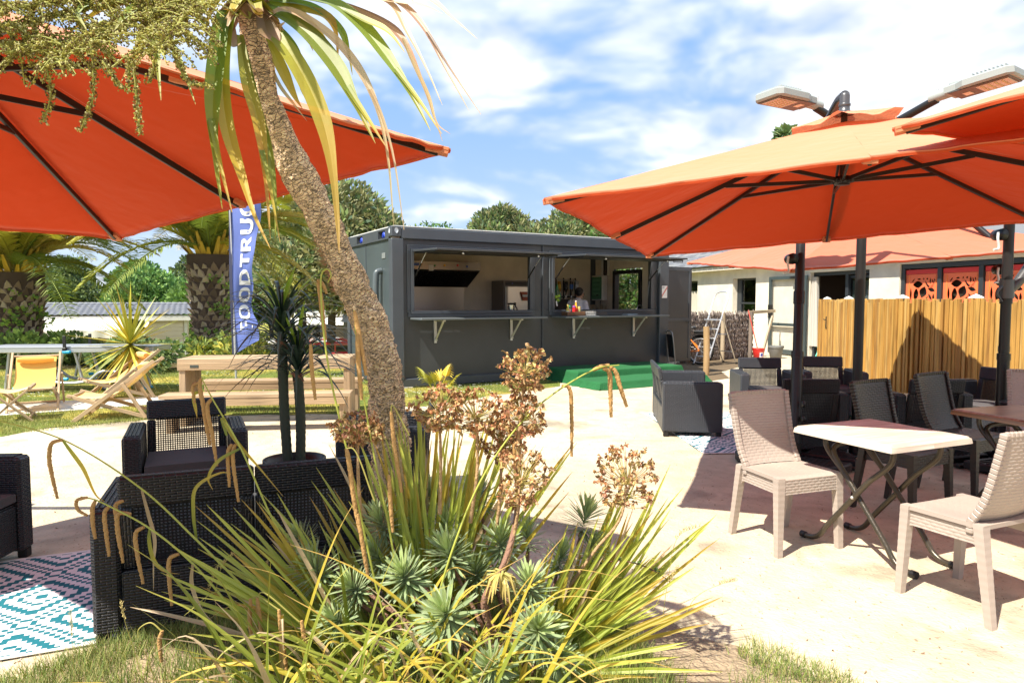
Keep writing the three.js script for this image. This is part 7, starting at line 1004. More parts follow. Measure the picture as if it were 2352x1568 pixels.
  L(G4, [[400, 120], [440, 280], [520, 450], [600, 620], [640, 680]], 0.020, 'yellow', 2.36, 2.4); L(G4, [[410, 100], [560, 270], [610, 380], [640, 560], [660, 620]], 0.018, 'green', 2.4, 2.45);
  L(G4, [[410, 20], [640, 60], [800, 110], [850, 200], [865, 430]], 0.018, 'yellow', 2.4, 2.4); L(G4, [[430, 0], [700, 40], [880, 190], [930, 330], [955, 470]], 0.014, 'green', 2.4, 2.42);
  L(G4, [[420, -60], [900, -60], [1190, 20], [1300, 200], [1420, 430], [1520, 660]], 0.010, 'tan', 2.3, 2.0); L(G4, [[430, -90], [1000, -70], [1250, 20], [1400, 170], [1540, 430], [1690, 700]], 0.012, 'brown', 2.3, 1.95, { split: true });
  L(G4, [[450, -160], [1100, -120], [1430, -10], [1580, 110], [1740, 245]], 0.012, 'tan', 2.3, 1.9); L(G4, [[440, -60], [1080, -10], [1400, 40], [1520, 85]], 0.014, 'tan', 2.3, 2.0); L(G4, [[900, 60], [1040, 130], [1180, 200], [1285, 330]], 0.014, 'yellow', 2.2, 2.05);
  L(G4, [[430, 380], [500, 540], [600, 670], [670, 760]], 0.006, 'tan', 2.36, 2.42); L(G4, [[140, 60], [180, 170], [215, 290], [262, 268]], 0.018, 'brown', 2.25, 2.2);
  L(G4, [[390, 90], [420, 190], [470, 250], [500, 330]], 0.03, 'brown', 2.26, 2.24); L(G4, [[1270, 240], [1330, 380], [1430, 600], [1490, 780], [1570, 840]], 0.006, 'tan', 2.12, 2.1);
  L(G1, [[1300, 40], [970, 120], [860, 340], [755, 515]], 0.017, 'yellow', 2.2, 1.85); L(G1, [[1300, 30], [985, 130], [985, 350], [1008, 630]], 0.016, 'green', 2.2, 1.88); L(G1, [[1200, 60], [1030, 240], [1110, 340], [1225, 655]], 0.015, 'green', 2.2, 1.9);
  L(G1, [[1250, 0], [900, 30], [780, 110], [715, 190]], 0.016, 'green', 2.2, 1.85); L(G1, [[900, 100], [700, 230], [600, 300], [480, 390]], 0.011, 'yellow', 2.1, 1.85); L(G1, [[1250, -30], [700, -20], [500, 60], [540, 190]], 0.014, 'green', 2.2, 1.8); L(G1, [[1300, -10], [1150, 20], [1250, 120], [1350, 240]], 0.012, 'green', 2.2, 2.1);
  const top = at(572, -20, 2.27); for (let i = 0; i < 34; i++) { const a = i * 2.39996, e = rr(0.15, 1.45, r), len = rr(0.5, 0.8, r), q = V(Math.cos(a) * Math.cos(e), Math.sin(e), Math.sin(a) * Math.cos(e)); if (q.z > 0.2 && e < 0.6) continue; const c = [0, 0.3, 0.6, 0.85, 1].map((u) => top.clone().addScaledVector(q, len * u).add(V(0, 0.05 - 0.28 * u * u * Math.cos(e), 0))); part(t, 'leaf', blade(smooth(c, 12), leafWid(13, 0.024, r), V(0, 1, 0), 0.35, leafCol[r() < 0.7 ? 'green' : 'yellow']), strap); }
  for (let i = 0; i < 22; i++) { const a = i * 0.9, b = top.clone().add(V(0, -0.04 - 0.05 * r(), 0)), q = V(Math.cos(a), 0, Math.sin(a)); part(t, 'leaf_base', blade([b, b.clone().addScaledVector(q, 0.045).add(V(0, 0.02, 0)), b.clone().addScaledVector(q, 0.085).add(V(0, -0.01 - 0.03 * r(), 0)), b.clone().addScaledVector(q, 0.09 + 0.04 * r()).add(V(0, -0.07 * r(), 0))], [0.026, 0.024, 0.014, 0.004], V(0, 1, 0), 0.5, leafCol[i % 3 ? 'brown' : 'yellow']), strap); }
  // flower sprays to the left of the crown
  const stalks = [], buds = [], budC = [[0.36, 0.33, 0.05], [0.50, 0.45, 0.10], [0.26, 0.18, 0.04], [0.20, 0.17, 0.03], [0.64, 0.60, 0.28], [0.15, 0.10, 0.035]], oct = (p, s, c) => { const k = [[1, 0, 0], [0, 0, 1], [-1, 0, 0], [0, 0, -1]].map((q) => V(q[0], q[1], q[2])), R = V(r() - 0.5, r() - 0.5, r() - 0.5).normalize(), th = r() * 6, T2 = [V(0, 1.35, 0), V(0, -1.35, 0), ...k].map((q) => q.applyAxisAngle(R, th).multiplyScalar(s).add(p)); for (let i = 0; i < 4; i++) { const A = T2[2 + i], B = T2[2 + (i + 1) % 4]; for (const w of [T2[0], A, B, T2[1], B, A]) buds.push(w.x, w.y, w.z, c); } };
  const spray = (c, dens) => { stalks.push(tube(c, c.map((_, i) => mix(0.003, 0.0012, i / c.length)), 4, { caps: false })); let acc = 0; for (let i = 1; i < c.length; i++) { acc += c[i].distanceTo(c[i - 1]); const n = Math.round(dens * c[i].distanceTo(c[i - 1])); for (let k = 0; k < n; k++) { const p = c[i - 1].clone().lerp(c[i], r()).add(V((r() - 0.5) * 0.017, (r() - 0.5) * 0.012, (r() - 0.5) * 0.017)); oct(p, 0.0016 + 0.0018 * r() + (r() < 0.06 ? 0.0016 : 0), Math.floor(r() * 6)); } } };
  const main = [[[1350, -60], [900, -10], [500, 60], [100, 160], [-150, 230]], [[1350, -40], [1100, 20], [800, 130], [520, 280], [330, 400]], [[1350, -20], [1200, 60], [1080, 200], [1000, 330]], [[1350, -50], [700, -40], [300, 20], [-100, 60]], [[1350, -40], [950, 60], [650, 190], [250, 300], [60, 330]]];
  for (const m of main) { const c = smooth(m.map(([x, y], i) => at(...G1(x, y), mix(2.2, 1.72, i / (m.length - 1)))), 60); stalks.push(tube(c, c.map((_, i) => mix(0.007, 0.003, i / 60)), 6)); for (let i = 9; i < 60; i += 1) for (let q = 0; q < 2; q++) { if (r() < 0.12) continue; const p = c[i], a = r() * 6.28, l = rr(0.06, 0.17, r), d = V(Math.cos(a) * 0.8 - 0.15, (r() - 0.45) * 0.9, Math.sin(a) * 0.55); spray(smooth([p, p.clone().addScaledVector(d, l * 0.5), p.clone().addScaledVector(d, l).add(V(0, -0.12 * l - 0.2 * l * r(), 0))], 8), 430); } }
  for (const m of [[[285, 250], [290, 420], [312, 600], [265, 768]], [[560, 260], [580, 420], [575, 620], [498, 825]], [[830, 380], [845, 520], [858, 680], [872, 845]], [[800, 360], [805, 480], [800, 575]], [[150, 150], [160, 260], [180, 350]], [[1080, 330], [1120, 420], [1180, 510], [1320, 540]], [[640, 380], [700, 480], [760, 560]], [[930, 330], [960, 420], [920, 520]], [[1200, 150], [1290, 200], [1380, 290]], [[60, 200], [80, 300], [50, 370]], [[1130, 180], [1230, 250], [1330, 330], [1260, 360]]]) for (let q = 0; q < 2; q++) spray(smooth(m.map(([x, y]) => at(...G1(x + q * 6, y), 1.80 + 0.02 * q)), 30), 760);
  part(t, 'flower_stalk', stalks, std([0.30, 0.30, 0.06], 0.7)); const bp = [], bc = []; for (let i = 0; i < buds.length; i += 4) { bp.push(buds[i], buds[i + 1], buds[i + 2]); bc.push(...budC[buds[i + 3]]); } stuffPart(t, 'flower_buds', fin(bp, new Array(bp.length / 3 * 2).fill(0), null, bc), leafMat);
}
// ------------------------------------------------------------------ artificial dracaena in its pot
{
  const b = XD(-1.355, 4.2), t = thing('potted_dracaena', 'artificial dracaena with two dark stems in a black pot behind the sofa', 'potted plant', b), r = rng(121);
  part(t, 'pot', lathe([[0, 0], [0.12, 0], [0.135, 0.02], [0.175, 0.50], [0.19, 0.505], [0.19, 0.55], [0.178, 0.55], [0.165, 0.48], [0, 0.48]], 30), std([0.015, 0.014, 0.013], 0.4)); part(t, 'soil', lathe([[0, 0.505], [0.166, 0.5]], 20), std([0.05, 0.04, 0.035], 1));
  const q = (x, y) => at(x, y, 4.2).sub(b), dark = [[0.012, 0.030, 0.018], [0.018, 0.042, 0.024], [0.05, 0.085, 0.06], [0.028, 0.055, 0.035]].map((c) => std(c, 0.34, { side: 2 })), bright = new THREE.MeshPhysicalMaterial({ color: C(0.30, 0.48, 0.05), roughness: 0.45, transmission: 0.25, thickness: 0, side: 2 });
  const stem = (a, m, c, R) => { const cv = smooth([a, m, c], 90); part(t, 'stem', tube(cv, R, 14, { bump: (i, k, len) => 0.0045 * Math.abs(Math.sin(len * 75 + k * 1.2)) * 0.9 }), std([0.035, 0.05, 0.032], 0.75)); };
  stem(q(660, 1056), q(652, 930), q(648, 790), 0.027); stem(q(690, 1056), q(690, 960), q(684, 866), 0.027);
  for (const [bx_, by, sc, h] of [[648, 798, 1, 0.24], [684, 872, 0.9, 0.2]]) {
    const base = q(bx_, by); for (let i = 0; i < 74; i++) { const f = i / 74, a = i * 2.39996, hot = i < 7, e = hot ? rr(0.95, 1.35, r) : mix(1.3, 0.5, f), len = (hot ? rr(0.30, 0.40, r) : rr(0.42, 0.56, r)) * sc, d = V(Math.cos(a) * Math.cos(e), Math.sin(e), Math.sin(a) * Math.cos(e) * 0.9), p0 = base.clone().add(V(0, h * (1 - f) * (hot ? 0.9 : 0.75), 0)), dr = hot ? 0.05 : mix(0.4, 0.72, r()) * mix(0.9, 1.1, f); const c = smooth([0, 0.3, 0.6, 0.85, 1].map((u) => p0.clone().addScaledVector(d, len * u).add(V(d.x * 0.45 * len * u * u, -dr * len * 1.15 * u * u * u, d.z * 0.45 * len * u * u))), 10); part(t, 'leaf', blade(c, leafWid(11, (hot ? 0.014 : 0.0112) * sc, r), V(0, 1, 0), 0.3), hot ? bright : dark[Math.floor(r() * 4)]); }
    part(t, 'sheath', [0, 1, 2].map((k) => blade([base.clone().add(V(0, -0.02, 0)), base.clone().add(V(Math.cos(k * 2.1) * 0.035, 0.03, Math.sin(k * 2.1) * 0.035)), base.clone().add(V(Math.cos(k * 2.1) * 0.075, 0.05, Math.sin(k * 2.1) * 0.075))], [0.035, 0.03, 0.004], V(0, 1, 0), 0.5)), std([0.30, 0.14, 0.09], 0.7, { side: 2 }));
  }
}
// ------------------------------------------------------------------ planting bed
const G3 = (x, y) => [0.4508 * x, 861.3 + 0.4508 * y], G12 = (x, y) => [516.8 + 0.5056 * x, 775 + 0.5056 * y], G8 = (x, y) => [574.2 + 0.2746 * x, 488 + 0.2746 * y];
const seedM = std([0.42, 0.24, 0.085], 0.9, { bumpMap: T.fine, bumpScale: 0.004 }), stemG = std([0.36, 0.38, 0.06], 0.55), stemO = std([0.34, 0.30, 0.07], 0.55);
const bedAt = (x, d) => V(x, bedY(x, d), -d);
{ // pendulous sedge: long stalks with hanging brown catkins, arching leaves at the base
  const t = thing('pendulous_sedge', 'pendulous sedge with arching yellow-green stalks and hanging brown catkins', 'sedge', V(0, 0, 0)), r = rng(131);
  const cat = (gf, list, D, rad = 0.0056) => { const c = smooth(list.map(([x, y]) => at(...gf(x, y), D)), 64), n = c.length - 1; part(t, 'catkin', tube(c, c.map((_, i) => rad * Math.pow(Math.sin(Math.PI * mix(0.07, 0.95, i / n)), 0.4)), 10, { bump: (i, k) => 0.0022 * (h2(i, k, 3) - 0.25) + 0.0016 * Math.abs(Math.sin(i * 1.7 + k * 2.1)) }), seedM); };
  const stalk = (gf, list, D0, D1, w = 0.0035, m = stemG) => { const c = smooth(list.map(([x, y], i) => at(...gf(x, y), mix(D0, D1, i / (list.length - 1)))), 60); part(t, 'stalk', tube(c, c.map((_, i) => mix(w, w * 0.45, i / 60)), 6), m); return c; };
  const id = (x, y) => [x, y];
  stalk(id, [[760, 1545], [586, 1375], [451, 1240], [325, 1123], [144, 1010], [-20, 962]], 2.3, 2.5, 0.0052); cat(id, [[144, 1010], [118, 1018], [112, 1050], [118, 1090], [131, 1145]], 2.46); cat(id, [[282, 1150], [266, 1158], [268, 1200], [282, 1292]], 2.42);
  stalk(id, [[740, 1590], [573, 1443], [442, 1294], [343, 1213], [252, 1163], [216, 1147], [185, 1141]], 2.25, 2.35, 0.0048); cat(id, [[200, 1142], [175, 1150], [178, 1170], [200, 1184]], 2.34, 0.004); cat(id, [[218, 1150], [212, 1165], [212, 1200], [218, 1237]], 2.33); cat(id, [[250, 1163], [240, 1175], [243, 1225], [250, 1277]], 2.33); cat(id, [[330, 1210], [312, 1222], [314, 1270], [328, 1340]], 2.31); cat(id, [[410, 1272], [390, 1282], [388, 1330], [394, 1390]], 2.3); cat(id, [[300, 1180], [272, 1180], [268, 1210], [282, 1292]], 2.32);
  stalk(id, [[800, 1480], [690, 1300], [627, 1195], [550, 1024], [487, 915], [462, 868]], 2.35, 2.5, 0.005); cat(id, [[462, 868], [458, 880], [466, 930], [473, 975], [482, 1022]], 2.5, 0.0062); cat(id, [[486, 915], [476, 930], [487, 1000], [498, 1070]], 2.48); cat(id, [[532, 1020], [524, 1035], [526, 1118]], 2.46); cat(id, [[540, 1020], [534, 1040], [547, 1152]], 2.46); cat(id, [[462, 876], [443, 886], [447, 925]], 2.5, 0.004);
  stalk(id, [[950, 1560], [972, 1493], [1040, 1260], [1113, 1088], [1225, 942], [1366, 848], [1422, 838]], 2.2, 2.55, 0.0048); cat(id, [[1385, 846], [1398, 852], [1402, 900], [1404, 958]], 2.54, 0.007); cat(id, [[1400, 843], [1412, 851], [1425, 890], [1440, 934]], 2.54, 0.007); cat(id, [[1290, 885], [1306, 889], [1313, 960], [1313, 1048]], 2.52); cat(id, [[1362, 850], [1380, 842], [1400, 838]], 2.54, 0.006);
  stalk(id, [[900, 1480], [860, 1330], [800, 1050], [752, 830], [737, 680], [740, 625], [752, 618], [760, 630], [752, 650]], 2.35, 2.4, 0.0045); cat(id, [[728, 642], [740, 652], [750, 674]], 2.39, 0.005); cat(id, [[730, 648], [737, 690], [740, 721], [747, 781]], 2.39, 0.0068); cat(id, [[713, 790], [716, 850], [724, 918]], 2.4);
  stalk(id, [[930, 1480], [900, 1250], [850, 1000], [822, 820], [813, 712]], 2.35, 2.4, 0.0045); cat(id, [[814, 714], [820, 745], [830, 800], [841, 862]], 2.39, 0.0068); cat(id, [[820, 765], [823, 830], [831, 918]], 2.38, 0.0068);
  cat(id, [[795, 1030], [800, 1053], [813, 1150], [826, 1222]], 2.3, 0.0065); cat(id, [[822, 1180], [834, 1260], [846, 1328]], 2.28); cat(id, [[898, 945], [905, 1020], [922, 1130]], 2.35); cat(id, [[893, 1090], [896, 1150], [902, 1222]], 2.33); cat(id, [[1180, 1020], [1186, 1100], [1190, 1160]], 2.45); cat(id, [[575, 1375], [573, 1420], [577, 1465]], 2.2); cat(id, [[590, 1372], [597, 1430], [609, 1496]], 2.2); cat(id, [[640, 1400], [648, 1470], [660, 1552]], 2.15); cat(id, [[692, 1425], [700, 1470], [714, 1505]], 2.15); cat(id, [[372, 1448], [366, 1470], [370, 1520]], 2.2);
  for (const l of [[[640, 1400], [590, 1370], [575, 1378]], [[372, 1450], [345, 1430], [318, 1445], [316, 1465]], [[690, 1430], [600, 1360], [590, 1374]], [[940, 1000], [900, 930], [898, 948]], [[860, 1150], [810, 1030], [795, 1030]]]) stalk(id, l, 2.2, 2.2, 0.003, stemO);
  // dry narrow leaves hanging from the stalks
  for (const [l, D] of [[[[144, 1012], [165, 1040], [190, 1075], [222, 1140], [240, 1152]], 2.46], [[[325, 1125], [340, 1180], [355, 1240], [352, 1300], [352, 1355]], 2.42], [[[343, 1215], [342, 1240], [355, 1290], [378, 1312], [412, 1318]], 2.32], [[[520, 1000], [510, 960], [540, 1010], [600, 1080], [650, 1140]], 2.45], [[[466, 900], [446, 905], [450, 945], [452, 960]], 2.5], [[[442, 1296], [440, 1340], [462, 1400], [492, 1432]], 2.26], [[[550, 1030], [500, 1060], [478, 1100], [488, 1125]], 2.44], [[[451, 1240], [444, 1180], [450, 1120], [510, 1085], [530, 1088]], 2.4]]) { const c = smooth(l.map(([x, y]) => at(x, y, D)), 26); part(t, 'leaf', blade(c, leafWid(27, 0.0065, r), V(0, 0.4, 0.9), 0.2, leafCol[r() < 0.5 ? 'yellow' : 'tan']), strap); }
  for (let i = 0; i < 215; i++) { const q = r(), x0 = -0.8 + 0.85 * r(), d0 = 1.7 + 0.6 * r(), a = rr(-0.4, 3.6, r), e = rr(0.8, 1.45, r), len = rr(0.45, 0.95, r), f = V(Math.cos(a) * Math.cos(e), Math.sin(e), Math.sin(a) * Math.cos(e) * 0.55), b = bedAt(x0, d0), dr = rr(0.15, 0.75, r); const c = smooth([0, 0.25, 0.5, 0.75, 1].map((u) => b.clone().addScaledVector(f, len * u).add(V(f.x * 0.35 * len * u * u, -dr * len * u * u * u, f.z * 0.3 * len * u * u))), 16); const k = r(); part(t, 'leaf', blade(c, leafWid(17, rr(0.006, 0.0105, r), r), V(0, 1, 0.2), 0.3, (k < 0.48 ? [[0.13, 0.20, 0.02], [0.20, 0.26, 0.022], [0.28, 0.31, 0.028], [0.42, 0.37, 0.045]] : k < 0.86 ? [[0.22, 0.25, 0.02], [0.44, 0.38, 0.03], [0.58, 0.42, 0.045], [0.55, 0.34, 0.09]] : leafCol.tan)), strap); }
}
{ // stiff sword-leaved clumps
  const r = rng(141), clumps = [['tall clump of green sword leaves round the foot of the leaning trunk', -0.33, 2.62, 140, 0.55, 1.08, 1.0, 1.52, -0.2, 3.4], ['clump of sword leaves fanning out low to the right in the bed', 0.10, 2.52, 84, 0.38, 0.68, 0.25, 1.35, -0.8, 1.0], ['clump of sword leaves spreading left over the sofa back', -0.52, 2.46, 70, 0.5, 0.9, 0.35, 1.2, 2.0, 4.0], ['upright clump of sword leaves behind the right seed heads', 0.30, 2.86, 40, 0.45, 0.85, 0.8, 1.35, -0.5, 1.0]];
  for (const [label, x, d, n, l0, l1, e0, e1, a0, a1] of clumps) { const t = thing('sword_leaf_clump', label, 'plant', V(0, 0, 0)); for (let i = 0; i < n; i++) { const b = bedAt(x + rr(-0.09, 0.09, r), d + rr(-0.09, 0.09, r)), a = mix(a0, a1, r()), e = mix(e0, e1, r()), len = rr(l0, l1, r), f = V(Math.cos(a) * Math.cos(e), Math.sin(e), -Math.sin(a) * Math.cos(e) * 0.7), dr = rr(0, 0.12, r); const c = [0, 0.3, 0.65, 0.88, 1].map((u) => b.clone().addScaledVector(f, len * u).add(V(f.x * 0.1 * len * u * u, -dr * len * u * u, 0))); const k = r(); part(t, 'leaf', blade(c, [0.006, 0.0085, 0.0075, 0.0045, 0.0004].map((w) => w * rr(0.8, 1.25, r)), V(0.3, 0.4, 0.8), 0.3, (k < 0.62 ? [[0.22, 0.29, 0.03], [0.36, 0.43, 0.05], [0.46, 0.51, 0.07], [0.56, 0.52, 0.09]] : k < 0.9 ? leafCol.yellow : leafCol.tan)), strap); } }
}
{ // euphorbia: grey-green rosettes on woody stems
  const t = thing('euphorbia_bush', 'blue-green euphorbia bush with narrow-leaved rosettes on brown stems', 'bush', V(0, 0, 0)), r = rng(151), base = bedAt(0.05, 2.4), woody = std([0.24, 0.13, 0.085], 0.85, { bumpMap: T.fine, bumpScale: 0.01 });
  const R = [[716, 1300, 2.42, 66], [806, 1345, 2.36, 54], [925, 1318, 2.34, 66], [1027, 1262, 2.45, 64], [1022, 1408, 2.1, 82], [1235, 1446, 2.16, 74], [1346, 1182, 2.72, 58], [1128, 1532, 2.05, 66], [1214, 1338, 2.35, 62], [872, 1195, 2.6, 56], [1285, 1505, 2.16, 54], [1022, 1200, 2.62, 58], [1098, 1128, 2.72, 54], [985, 1130, 2.75, 48], [1150, 1240, 2.55, 56], [1290, 1275, 2.6, 50], [768, 1420, 2.3, 54], [930, 1500, 2.2, 54], [1090, 1310, 2.5, 56], [690, 1230, 2.6, 42], [860, 1270, 2.52, 52], [1210, 1225, 2.66, 50], [1360, 1250, 2.7, 42], [950, 1215, 2.66, 48]];
  for (const [x, y, D, s] of R) {
    const c = at(x, y, D), S = s / FOCAL * D, gs = [], ax = c.clone().sub(base).normalize().add(V(rr(-0.2, 0.2, r), 0.7, rr(0.1, 0.6, r))).normalize(), sx = ax.clone().cross(V(0, 0, 1)).normalize(), sz = sx.clone().cross(ax);
    const n = 96; for (let i = 0; i < n; i++) { const f = i / n, a = i * 2.39996, e = mix(1.4, -0.35, Math.pow(f, 0.75)) + rr(-0.1, 0.1, r), len = S * mix(0.55, 1.15, Math.sin(Math.PI * clamp(f * 0.8 + 0.15))) * rr(0.8, 1.15, r), d = ax.clone().multiplyScalar(Math.sin(e)).addScaledVector(sx, Math.cos(a) * Math.cos(e)).addScaledVector(sz, Math.sin(a) * Math.cos(e)), p = c.clone().addScaledVector(ax, -S * 0.75 * f + S * 0.05), cu = 0.12 * f; const m = 0.85 + 0.3 * r(), cr = f < 0.25 ? [0.38, 0.46, 0.19] : f > 0.93 && r() < 0.35 ? [0.42, 0.36, 0.08] : [0.27, 0.345, 0.17], col = cr.map((q) => q * m); gs.push(blade([0, 0.35, 0.7, 0.9, 1].map((u) => p.clone().addScaledVector(d, len * u).add(V(0, -cu * len * u * u, 0))), [0.0018, 0.0045, 0.005, 0.0034, 0.0003].map((w) => w * S / 0.095), ax, 0.3, [col, col.map((q) => q * 1.15), col])); }
    part(t, 'leaf_rosette', gs, strap); const low = c.clone().addScaledVector(ax, -S * 0.7); part(t, 'stem', tube(smooth([base.clone().add(V(rr(-0.1, 0.1, r), 0, rr(-0.1, 0.1, r))), base.clone().lerp(low, 0.5).add(V(0, -0.06, 0)), low], 14), [...Array(15)].map((_, i) => mix(0.011, 0.006, i / 14)), 8), woody);
  }
  { const c = at(1150, 1330, 2.28), gs = []; for (let i = 0; i < 40; i++) { const a = i * 2.4, d = V(Math.cos(a) * 0.8, rr(-0.9, 0.2, r), Math.sin(a) * 0.8), l = rr(0.05, 0.1, r); gs.push(blade([0, 0.3, 0.65, 1].map((u) => c.clone().addScaledVector(d, l * u).add(V(0, 0.05 * Math.sin(u * 2.2) - 0.07 * u * u, 0))), [0.003, 0.006, 0.006, 0.001], V(0, 1, 0), 0.35, [[0.42, 0.42, 0.10], [0.60, 0.52, 0.16], [0.58, 0.42, 0.12]])); } part(t, 'withered_leaves', gs, strap); part(t, 'stem', tube(smooth([base, at(1110, 1385, 2.25), at(1150, 1310, 2.3), at(1180, 1220, 2.4), at(1193, 1130, 2.45)], 24), 0.010, 8), woody); }
}
{ // dry seed heads
  const r = rng(161), dryC = [[0.34, 0.17, 0.06], [0.42, 0.24, 0.10], [0.26, 0.12, 0.045], [0.52, 0.33, 0.16]], ray2 = std([0.44, 0.36, 0.11], 0.7), H = [['dry euphorbia seed head standing highest, before the container front', 1207, 846, 2.48, 62, 56, [[1195, 960], [1185, 1100]]], ['dry seed head just below the highest one', 1200, 955, 2.47, 56, 56, [[1192, 1080], [1185, 1180]]], ['dense dark brown dry seed head lowest on the middle stalk', 1195, 1095, 2.42, 64, 78, [[1185, 1200], [1165, 1290], [1110, 1390]]], ['dry seed head left of the middle stalk', 1092, 948, 2.5, 66, 58, [[1096, 1080], [1080, 1200]]], ['dry seed head close right of the leaning trunk', 1008, 935, 2.52, 56, 62, [[1012, 1050], [1010, 1180]]], ['flat brown dry seed head before the leaning trunk', 822, 985, 2.42, 62, 38, [[822, 1080], [830, 1220]]], ['dry seed head leaning out over the sand at the right of the bed', 1440, 1100, 2.6, 68, 86, [[1425, 1190], [1370, 1260], [1290, 1370]]], ['small dry seed head behind the middle stalk', 1150, 1010, 2.6, 44, 52, [[1150, 1120], [1140, 1220]]]];
  for (const [label, x, y, D, w, h, st] of H) {
    const t = thing('dry_seed_head', label, 'seed head', V(0, 0, 0)), c = at(x, y, D), W = w / FOCAL * D, Hh = h / FOCAL * D, foot = [c, ...st.map(([a, b]) => at(a, b, D - 0.03))], axis = smooth(foot, 20), rays = [], br = [];
    part(t, 'stalk', tube(axis, axis.map((_, i) => mix(0.004, 0.0075, i / 20)), 8), std([0.40, 0.25, 0.12], 0.8, { bumpMap: T.fine, bumpScale: 0.006 }));
    for (let i = 0; i < 130; i++) { const a = i * 2.39996, v = rr(-1, 1, r); if (fbm(a * 1.3 + x, v * 2.5 + y, 2, 9) < 0.36) continue; const vv = v, q = V(Math.cos(a) * Math.sqrt(1 - v * v), v, Math.sin(a) * Math.sqrt(1 - v * v)), rr2 = rr(0.72, 1.02, r), tip = c.clone().add(V(q.x * W * rr2 * (0.8 + 0.5 * fbm(q.x * 2 + x, q.y * 3, 2, 5)), q.y * Hh * rr2, q.z * W * rr2)), s0 = c.clone().add(V(0, Math.min(0.0, q.y) * Hh * 0.75 - 0.02, 0)); rays.push(tube([s0, s0.clone().lerp(tip, 0.55).add(V(0, -0.004, 0)), tip], [0.0014, 0.001, 0.0008], 4, { caps: false }));
      for (let k = 0; k < 6; k++) { const d = V(rr(-1, 1, r), rr(-0.8, 1, r), rr(-1, 1, r)).normalize(), l = rr(0.010, 0.021, r), up = V(rr(-1, 1, r), rr(-1, 1, r), rr(-1, 1, r)), cc = dryC[Math.floor(r() * 4)].map((z) => z * rr(0.8, 1.25, r)); br.push(blade([tip, tip.clone().addScaledVector(d, l * 0.55), tip.clone().addScaledVector(d, l).add(V(0, -0.004, 0))], [0.0015, l * 0.42, 0.001], up, 0.55, [cc, cc.map((z) => z * 1.15)])); } }
    part(t, 'ray', rays, ray2); part(t, 'dry_bract', br, new THREE.MeshPhysicalMaterial({ vertexColors: true, roughness: 0.85, transmission: 0.15, thickness: 0, side: 2 }));
  }
}
// ------------------------------------------------------------------ grass
function bladeInst(h, w) { return fin([-w, 0, 0, w, 0, 0, w * 0.6, h * 0.55, h * 0.08, -w, 0, 0, w * 0.6, h * 0.55, h * 0.08, -w * 0.6, h * 0.55, h * 0.08, -w * 0.6, h * 0.55, h * 0.08, w * 0.6, h * 0.55, h * 0.08, 0, h, h * 0.28], new Array(18).fill(0)); }
const grassMat = new THREE.MeshPhysicalMaterial({ color: C(1, 1, 1), roughness: 0.75, transmission: 0.32, thickness: 0, side: 2 });
function grassField(name, label, n, pick, h, w, cols, seed) {
  const r = rng(seed), im = new THREE.InstancedMesh(bladeInst(h, w), grassMat, n), m = new THREE.Matrix4(), q = new THREE.Quaternion(), e = new THREE.Euler(), col = new THREE.Color(); let k = 0;
  for (let g = 0; k < n && g < n * 14; g++) { const p = pick(r); if (!p) continue; e.set(rr(-0.45, 0.45, r), r() * 6.28, rr(-0.45, 0.45, r)); q.setFromEuler(e); const s = rr(0.5, 1.35, r) * (p.s ?? 1); m.compose(V(p.x, p.y, p.z), q, V(1, s, 1)); im.setMatrixAt(k, m); const c = cols[Math.floor(r() * cols.length)], f = rr(0.75, 1.25, r); col.setRGB(c[0] * f, c[1] * f, c[2] * f); im.setColorAt(k, col); k++; }
  im.count = k; im.name = numbered(name); im.castShadow = im.receiveShadow = true; scene.add(im); tag(im, label, 'grass', null, 'stuff'); return im;
}
const GRN = [[0.16, 0.24, 0.035], [0.22, 0.30, 0.05], [0.30, 0.34, 0.07], [0.12, 0.19, 0.03], [0.46, 0.40, 0.16]];
grassField('bed_grass', 'fresh green grass growing round the planting bed', 60000, (r) => { const x = rr(-2.1, 1.45, r), d = rr(0.9, 3.45, r), q = Math.hypot((x + 0.35) / 1.9, (d - 1.95) / 1.68), n = fbm(x * 2.6, d * 2.6, 3, 19); const right = x > 0.55; if (q > 0.98 + 0.12 * (n - 0.5) || r() > sstep(right ? 0.46 : 0.2, right ? 0.6 : 0.34, n) || (right && d < 2.6 && r() < 0.55)) return null; return { x, y: bedY(x, d) - 0.005, z: -d, s: mix(1.2, 0.6, sstep(0.5, 0.98, q)) * (right ? 0.8 : 1) }; }, 0.125, 0.0017, GRN, 21);
const inLawn = (x, d) => { if (d < 6.9 || d > 17.2 || x < -14 || x > 0.95) return false; const e = [[-14, 6.4], [-9.5, 6.9], [-5.75, 7.7], [-4.1, 9.05], [-2.3, 9.2], [-1.15, 10.05], [0.86, 12.2], [1, 14]]; for (let i = 0; i + 1 < e.length; i++) if (x >= e[i][0] && x <= e[i + 1][0]) { if (d < mix(e[i][1], e[i + 1][1], (x - e[i][0]) / (e[i + 1][0] - e[i][0])) + 0.12 * (vn(x * 5, d * 5, 4) - 0.5)) return false; } const pd = (x + 14) / 9.35, pc = x < -6.8 ? mix(8.3, 8.95, (x + 14) / 7.2) : mix(8.95, 10.35, (x + 6.8) / 2.15), pu = x < -7.6 ? mix(9.3, 9.95, (x + 14) / 6.4) : mix(9.95, 11.15, (x + 7.6) / 2.65); if (x < -4.7 && d > pc && d < pu) return false; const loc = V(x, 0, -d).sub(CA).applyAxisAngle(V(0, 1, 0), -CT); if (loc.x > -0.3 && loc.x < 6.3 && loc.z < 0.02 && loc.z > -2.8) return false; return true; };
